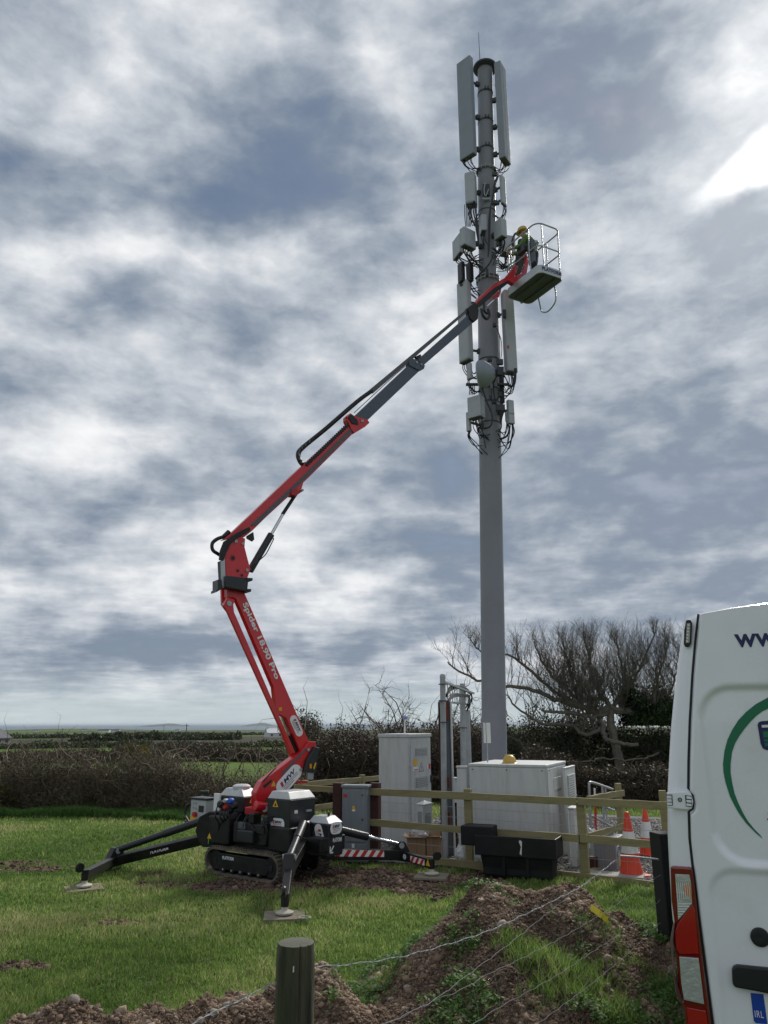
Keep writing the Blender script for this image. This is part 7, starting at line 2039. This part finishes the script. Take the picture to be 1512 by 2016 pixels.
mb = MB(); V = [v for v in V[-n_:]]; c0 = sum(V, Vector()) / n_; V2 = [c0 + (v - c0) * .55 + UP * .003 for v in V]; mb.add(V + V2 + [c0 + UP * .004], [(k, (k + 1) % n_, (k + 1) % n_ + n_, k + n_) for k in range(n_)] + [(k + n_, (k + 1) % n_ + n_, 2 * n_) for k in range(n_)]); mb.build('post_end', M_posttop, po)
c = PN.pt(578, 1908); c = at(578, 1908, 2.83 / K); mb = MB(); mb.box(c, (.004, .01, .016)); mb.build('staple', M_conew, nf)
M_blackp = mat('black_timber', (.004, .0045, .005), 0.8, var=.3, vscale=8)
zb_ = float(base_z(pb_.x, pb_.y)); w_ = .22
mb = MB(); mb.box((tb_.x + .03, tb_.y + .05, (tb_.z + zb_ - .3) / 2), (w_, .2, tb_.z - zb_ + .3), .2); mb.build('post', M_blackp, nf, bevel=.012)
def wire(pxs, barbs=0, r_=.0015, m=M_wire):
    P = [PN.pt(a_, b_) for a_, b_ in pxs]; sp = spline(P, 10)
    # two strands twisted together
    L = 0; d_ = [0]
    for i in range(1, len(sp)): L += (sp[i] - sp[i - 1]).length; d_.append(L)
    N_ = int(L / .02); pts0, pts1 = [], []
    for k in range(N_ + 1):
        t = L * k / N_; i = max(1, next((j for j in range(1, len(d_)) if d_[j] >= t), len(d_) - 1)); f_ = (t - d_[i - 1]) / max(1e-6, d_[i] - d_[i - 1]); p = sp[i - 1].lerp(sp[i], f_)
        a = k * 1.1; e = (UP * math.cos(a) + PN.n * math.sin(a)) * r_ * (.9 if barbs else .5) ; w2 = UP * .004 * math.sin(k * .55) * random.uniform(.3, 1)
        pts0.append(p + e + w2); pts1.append(p - e + w2)
    mb = MB(); mb.tube(pts0, r_ * .75, 5)
    if barbs: mb.tube(pts1, r_ * .75, 5)
    w = mb.build('wire', m, nf, smooth=True)
    if barbs:
        k = int(.06 / L * N_)
        while k < N_ - 1:
            p = pts0[k]; d = (pts0[k + 1] - pts0[k]).normalized()
            for j in range(2):
                a = random.uniform(0, 3.14); e = (UP * math.cos(a) + PN.n * math.sin(a)) + d * random.uniform(-.5, .5); mb = MB(); mb.tube([p - e * .014, p + e * .014], [.0006, .0012] if False else .0012, 4); mb.build('barb', m, w)
            k += max(3, int(random.uniform(.085, .11) / L * N_))
wire([(624, 1904), (700, 1897), (780, 1885), (850, 1868), (950, 1837), (1040, 1797), (1100, 1768), (1155, 1738), (1218, 1688)], 1)
wire([(545, 1936), (500, 1955), (440, 1985), (374, 2018), (330, 2040)], 1)
wire([(740, 2024), (800, 1996), (850, 1972), (920, 1920), (1000, 1860), (1060, 1812), (1125, 1761), (1170, 1726), (1218, 1690)], 0)
wire([(745, 2022), (800, 1998), (850, 1971), (905, 1950), (960, 1918), (1000, 1900), (1050, 1875), (1087, 1856), (1130, 1832), (1174, 1806), (1230, 1770), (1300, 1722)], 0)
wire([(920, 2024), (980, 1985), (1040, 1952), (1103, 1916), (1160, 1878), (1222, 1836), (1300, 1772)], 0)
wire([(1050, 2022), (1100, 1985), (1158, 1942), (1200, 1908), (1236, 1878), (1300, 1816)], 0)
for k in range(9):
    t = k / 8; x_ = 930 + 340 * t
    a_ = PN.pt(x_, 1938 - (x_ - 930) * .58); b_ = PN.pt(x_ + 14, 2040 - (x_ - 930) * .28)
    mb = MB(); mb.tube([a_, a_.lerp(b_, .5) + Vector((.01, 0, 0)), b_], .0010, 4); mb.build('netting_stay', M_wire, nf)
rc_ = PN.pt(1217.5, 1676); mb = MB(); mb.tube([rc_ + (UP * math.sin(a) + PN.u * math.cos(a)) * .036 for a in [6.283 * k / 18 for k in range(19)]], .006, 7); mb.build('ring', M_wire, nf, smooth=True)
mb = MB(); mb.tube([PN.pt(1220, 1685), PN.pt(1250, 1687), PN.pt(1296, 1692)], .008, 8); mb.build('straining_rod', M_wire, nf, smooth=True)
mb = MB(); q_ = PN.pt(1217, 1690) - PN.n * .012; mb.ob(q_ - PN.u * .012 - UP * .05, PN.u * .024, UP * .06, PN.n * .003); mb.build('yellow_tag', M_yel, nf)

# things lying on the mound
def heap_hit(px, py):
    r = ray(px, py); t = 4.0
    while t < 12:
        p = CAM + r * t; h_, d_ = heap_top(np.array([p.x]), np.array([p.y]))
        if p.z < float(base_z(p.x, p.y)) + max(0, float(h_[0])): return p
        t += .01
    return gz(px, py, 0)
p = heap_hit(1177, 1803)
mb = MB(); q0 = p + Vector((0, -.02, .03)); u_ = Vector((.55, -.2, -.35)).normalized(); v_ = Vector((.3, .1, .45)).normalized()
V = [q0 - u_ * .08 + v_ * .03, q0 - u_ * .07 - v_ * .02, q0 + u_ * .02 - v_ * .035 + Vector((0, -.02, .01)), q0 + u_ * .0 + v_ * .03 + Vector((0, -.015, 0)), q0 + u_ * .10 - v_ * .03, q0 + u_ * .09 + v_ * .012]
mb.add(V, [(0, 1, 2, 3), (3, 2, 4, 5)]); o = mb.build('wrapper', mat('yellow_wrapper', (.72, .58, .02), .35), origin=p); tag(o, 'crumpled bright yellow wrapper lying on the right flank of the mound', 'litter')
md = o.modifiers.new('thick', 'SOLIDIFY'); md.thickness = .002

# ------------------------------------------------------------------ thin sea air
hz_m = bpy.data.materials.new('haze'); hz_m.use_nodes = True
hn = hz_m.node_tree.nodes; hn.remove(hn['Principled BSDF'])
pv = hn.new('ShaderNodeVolumePrincipled'); pv.inputs['Color'].default_value = (.80, .88, 1.0, 1); pv.inputs['Density'].default_value = 3.2e-5
hz_m.node_tree.links.new(pv.outputs[0], [n for n in hn if n.type == 'OUTPUT_MATERIAL'][0].inputs['Volume'])
mb = MB(); mb.box((0, 0, (24 - 62) / 2), (150000, 150000, 86)); tag(mb.build('haze', hz_m), kind='stuff', label='thin pale sea haze over the far fields and water', cat='haze')
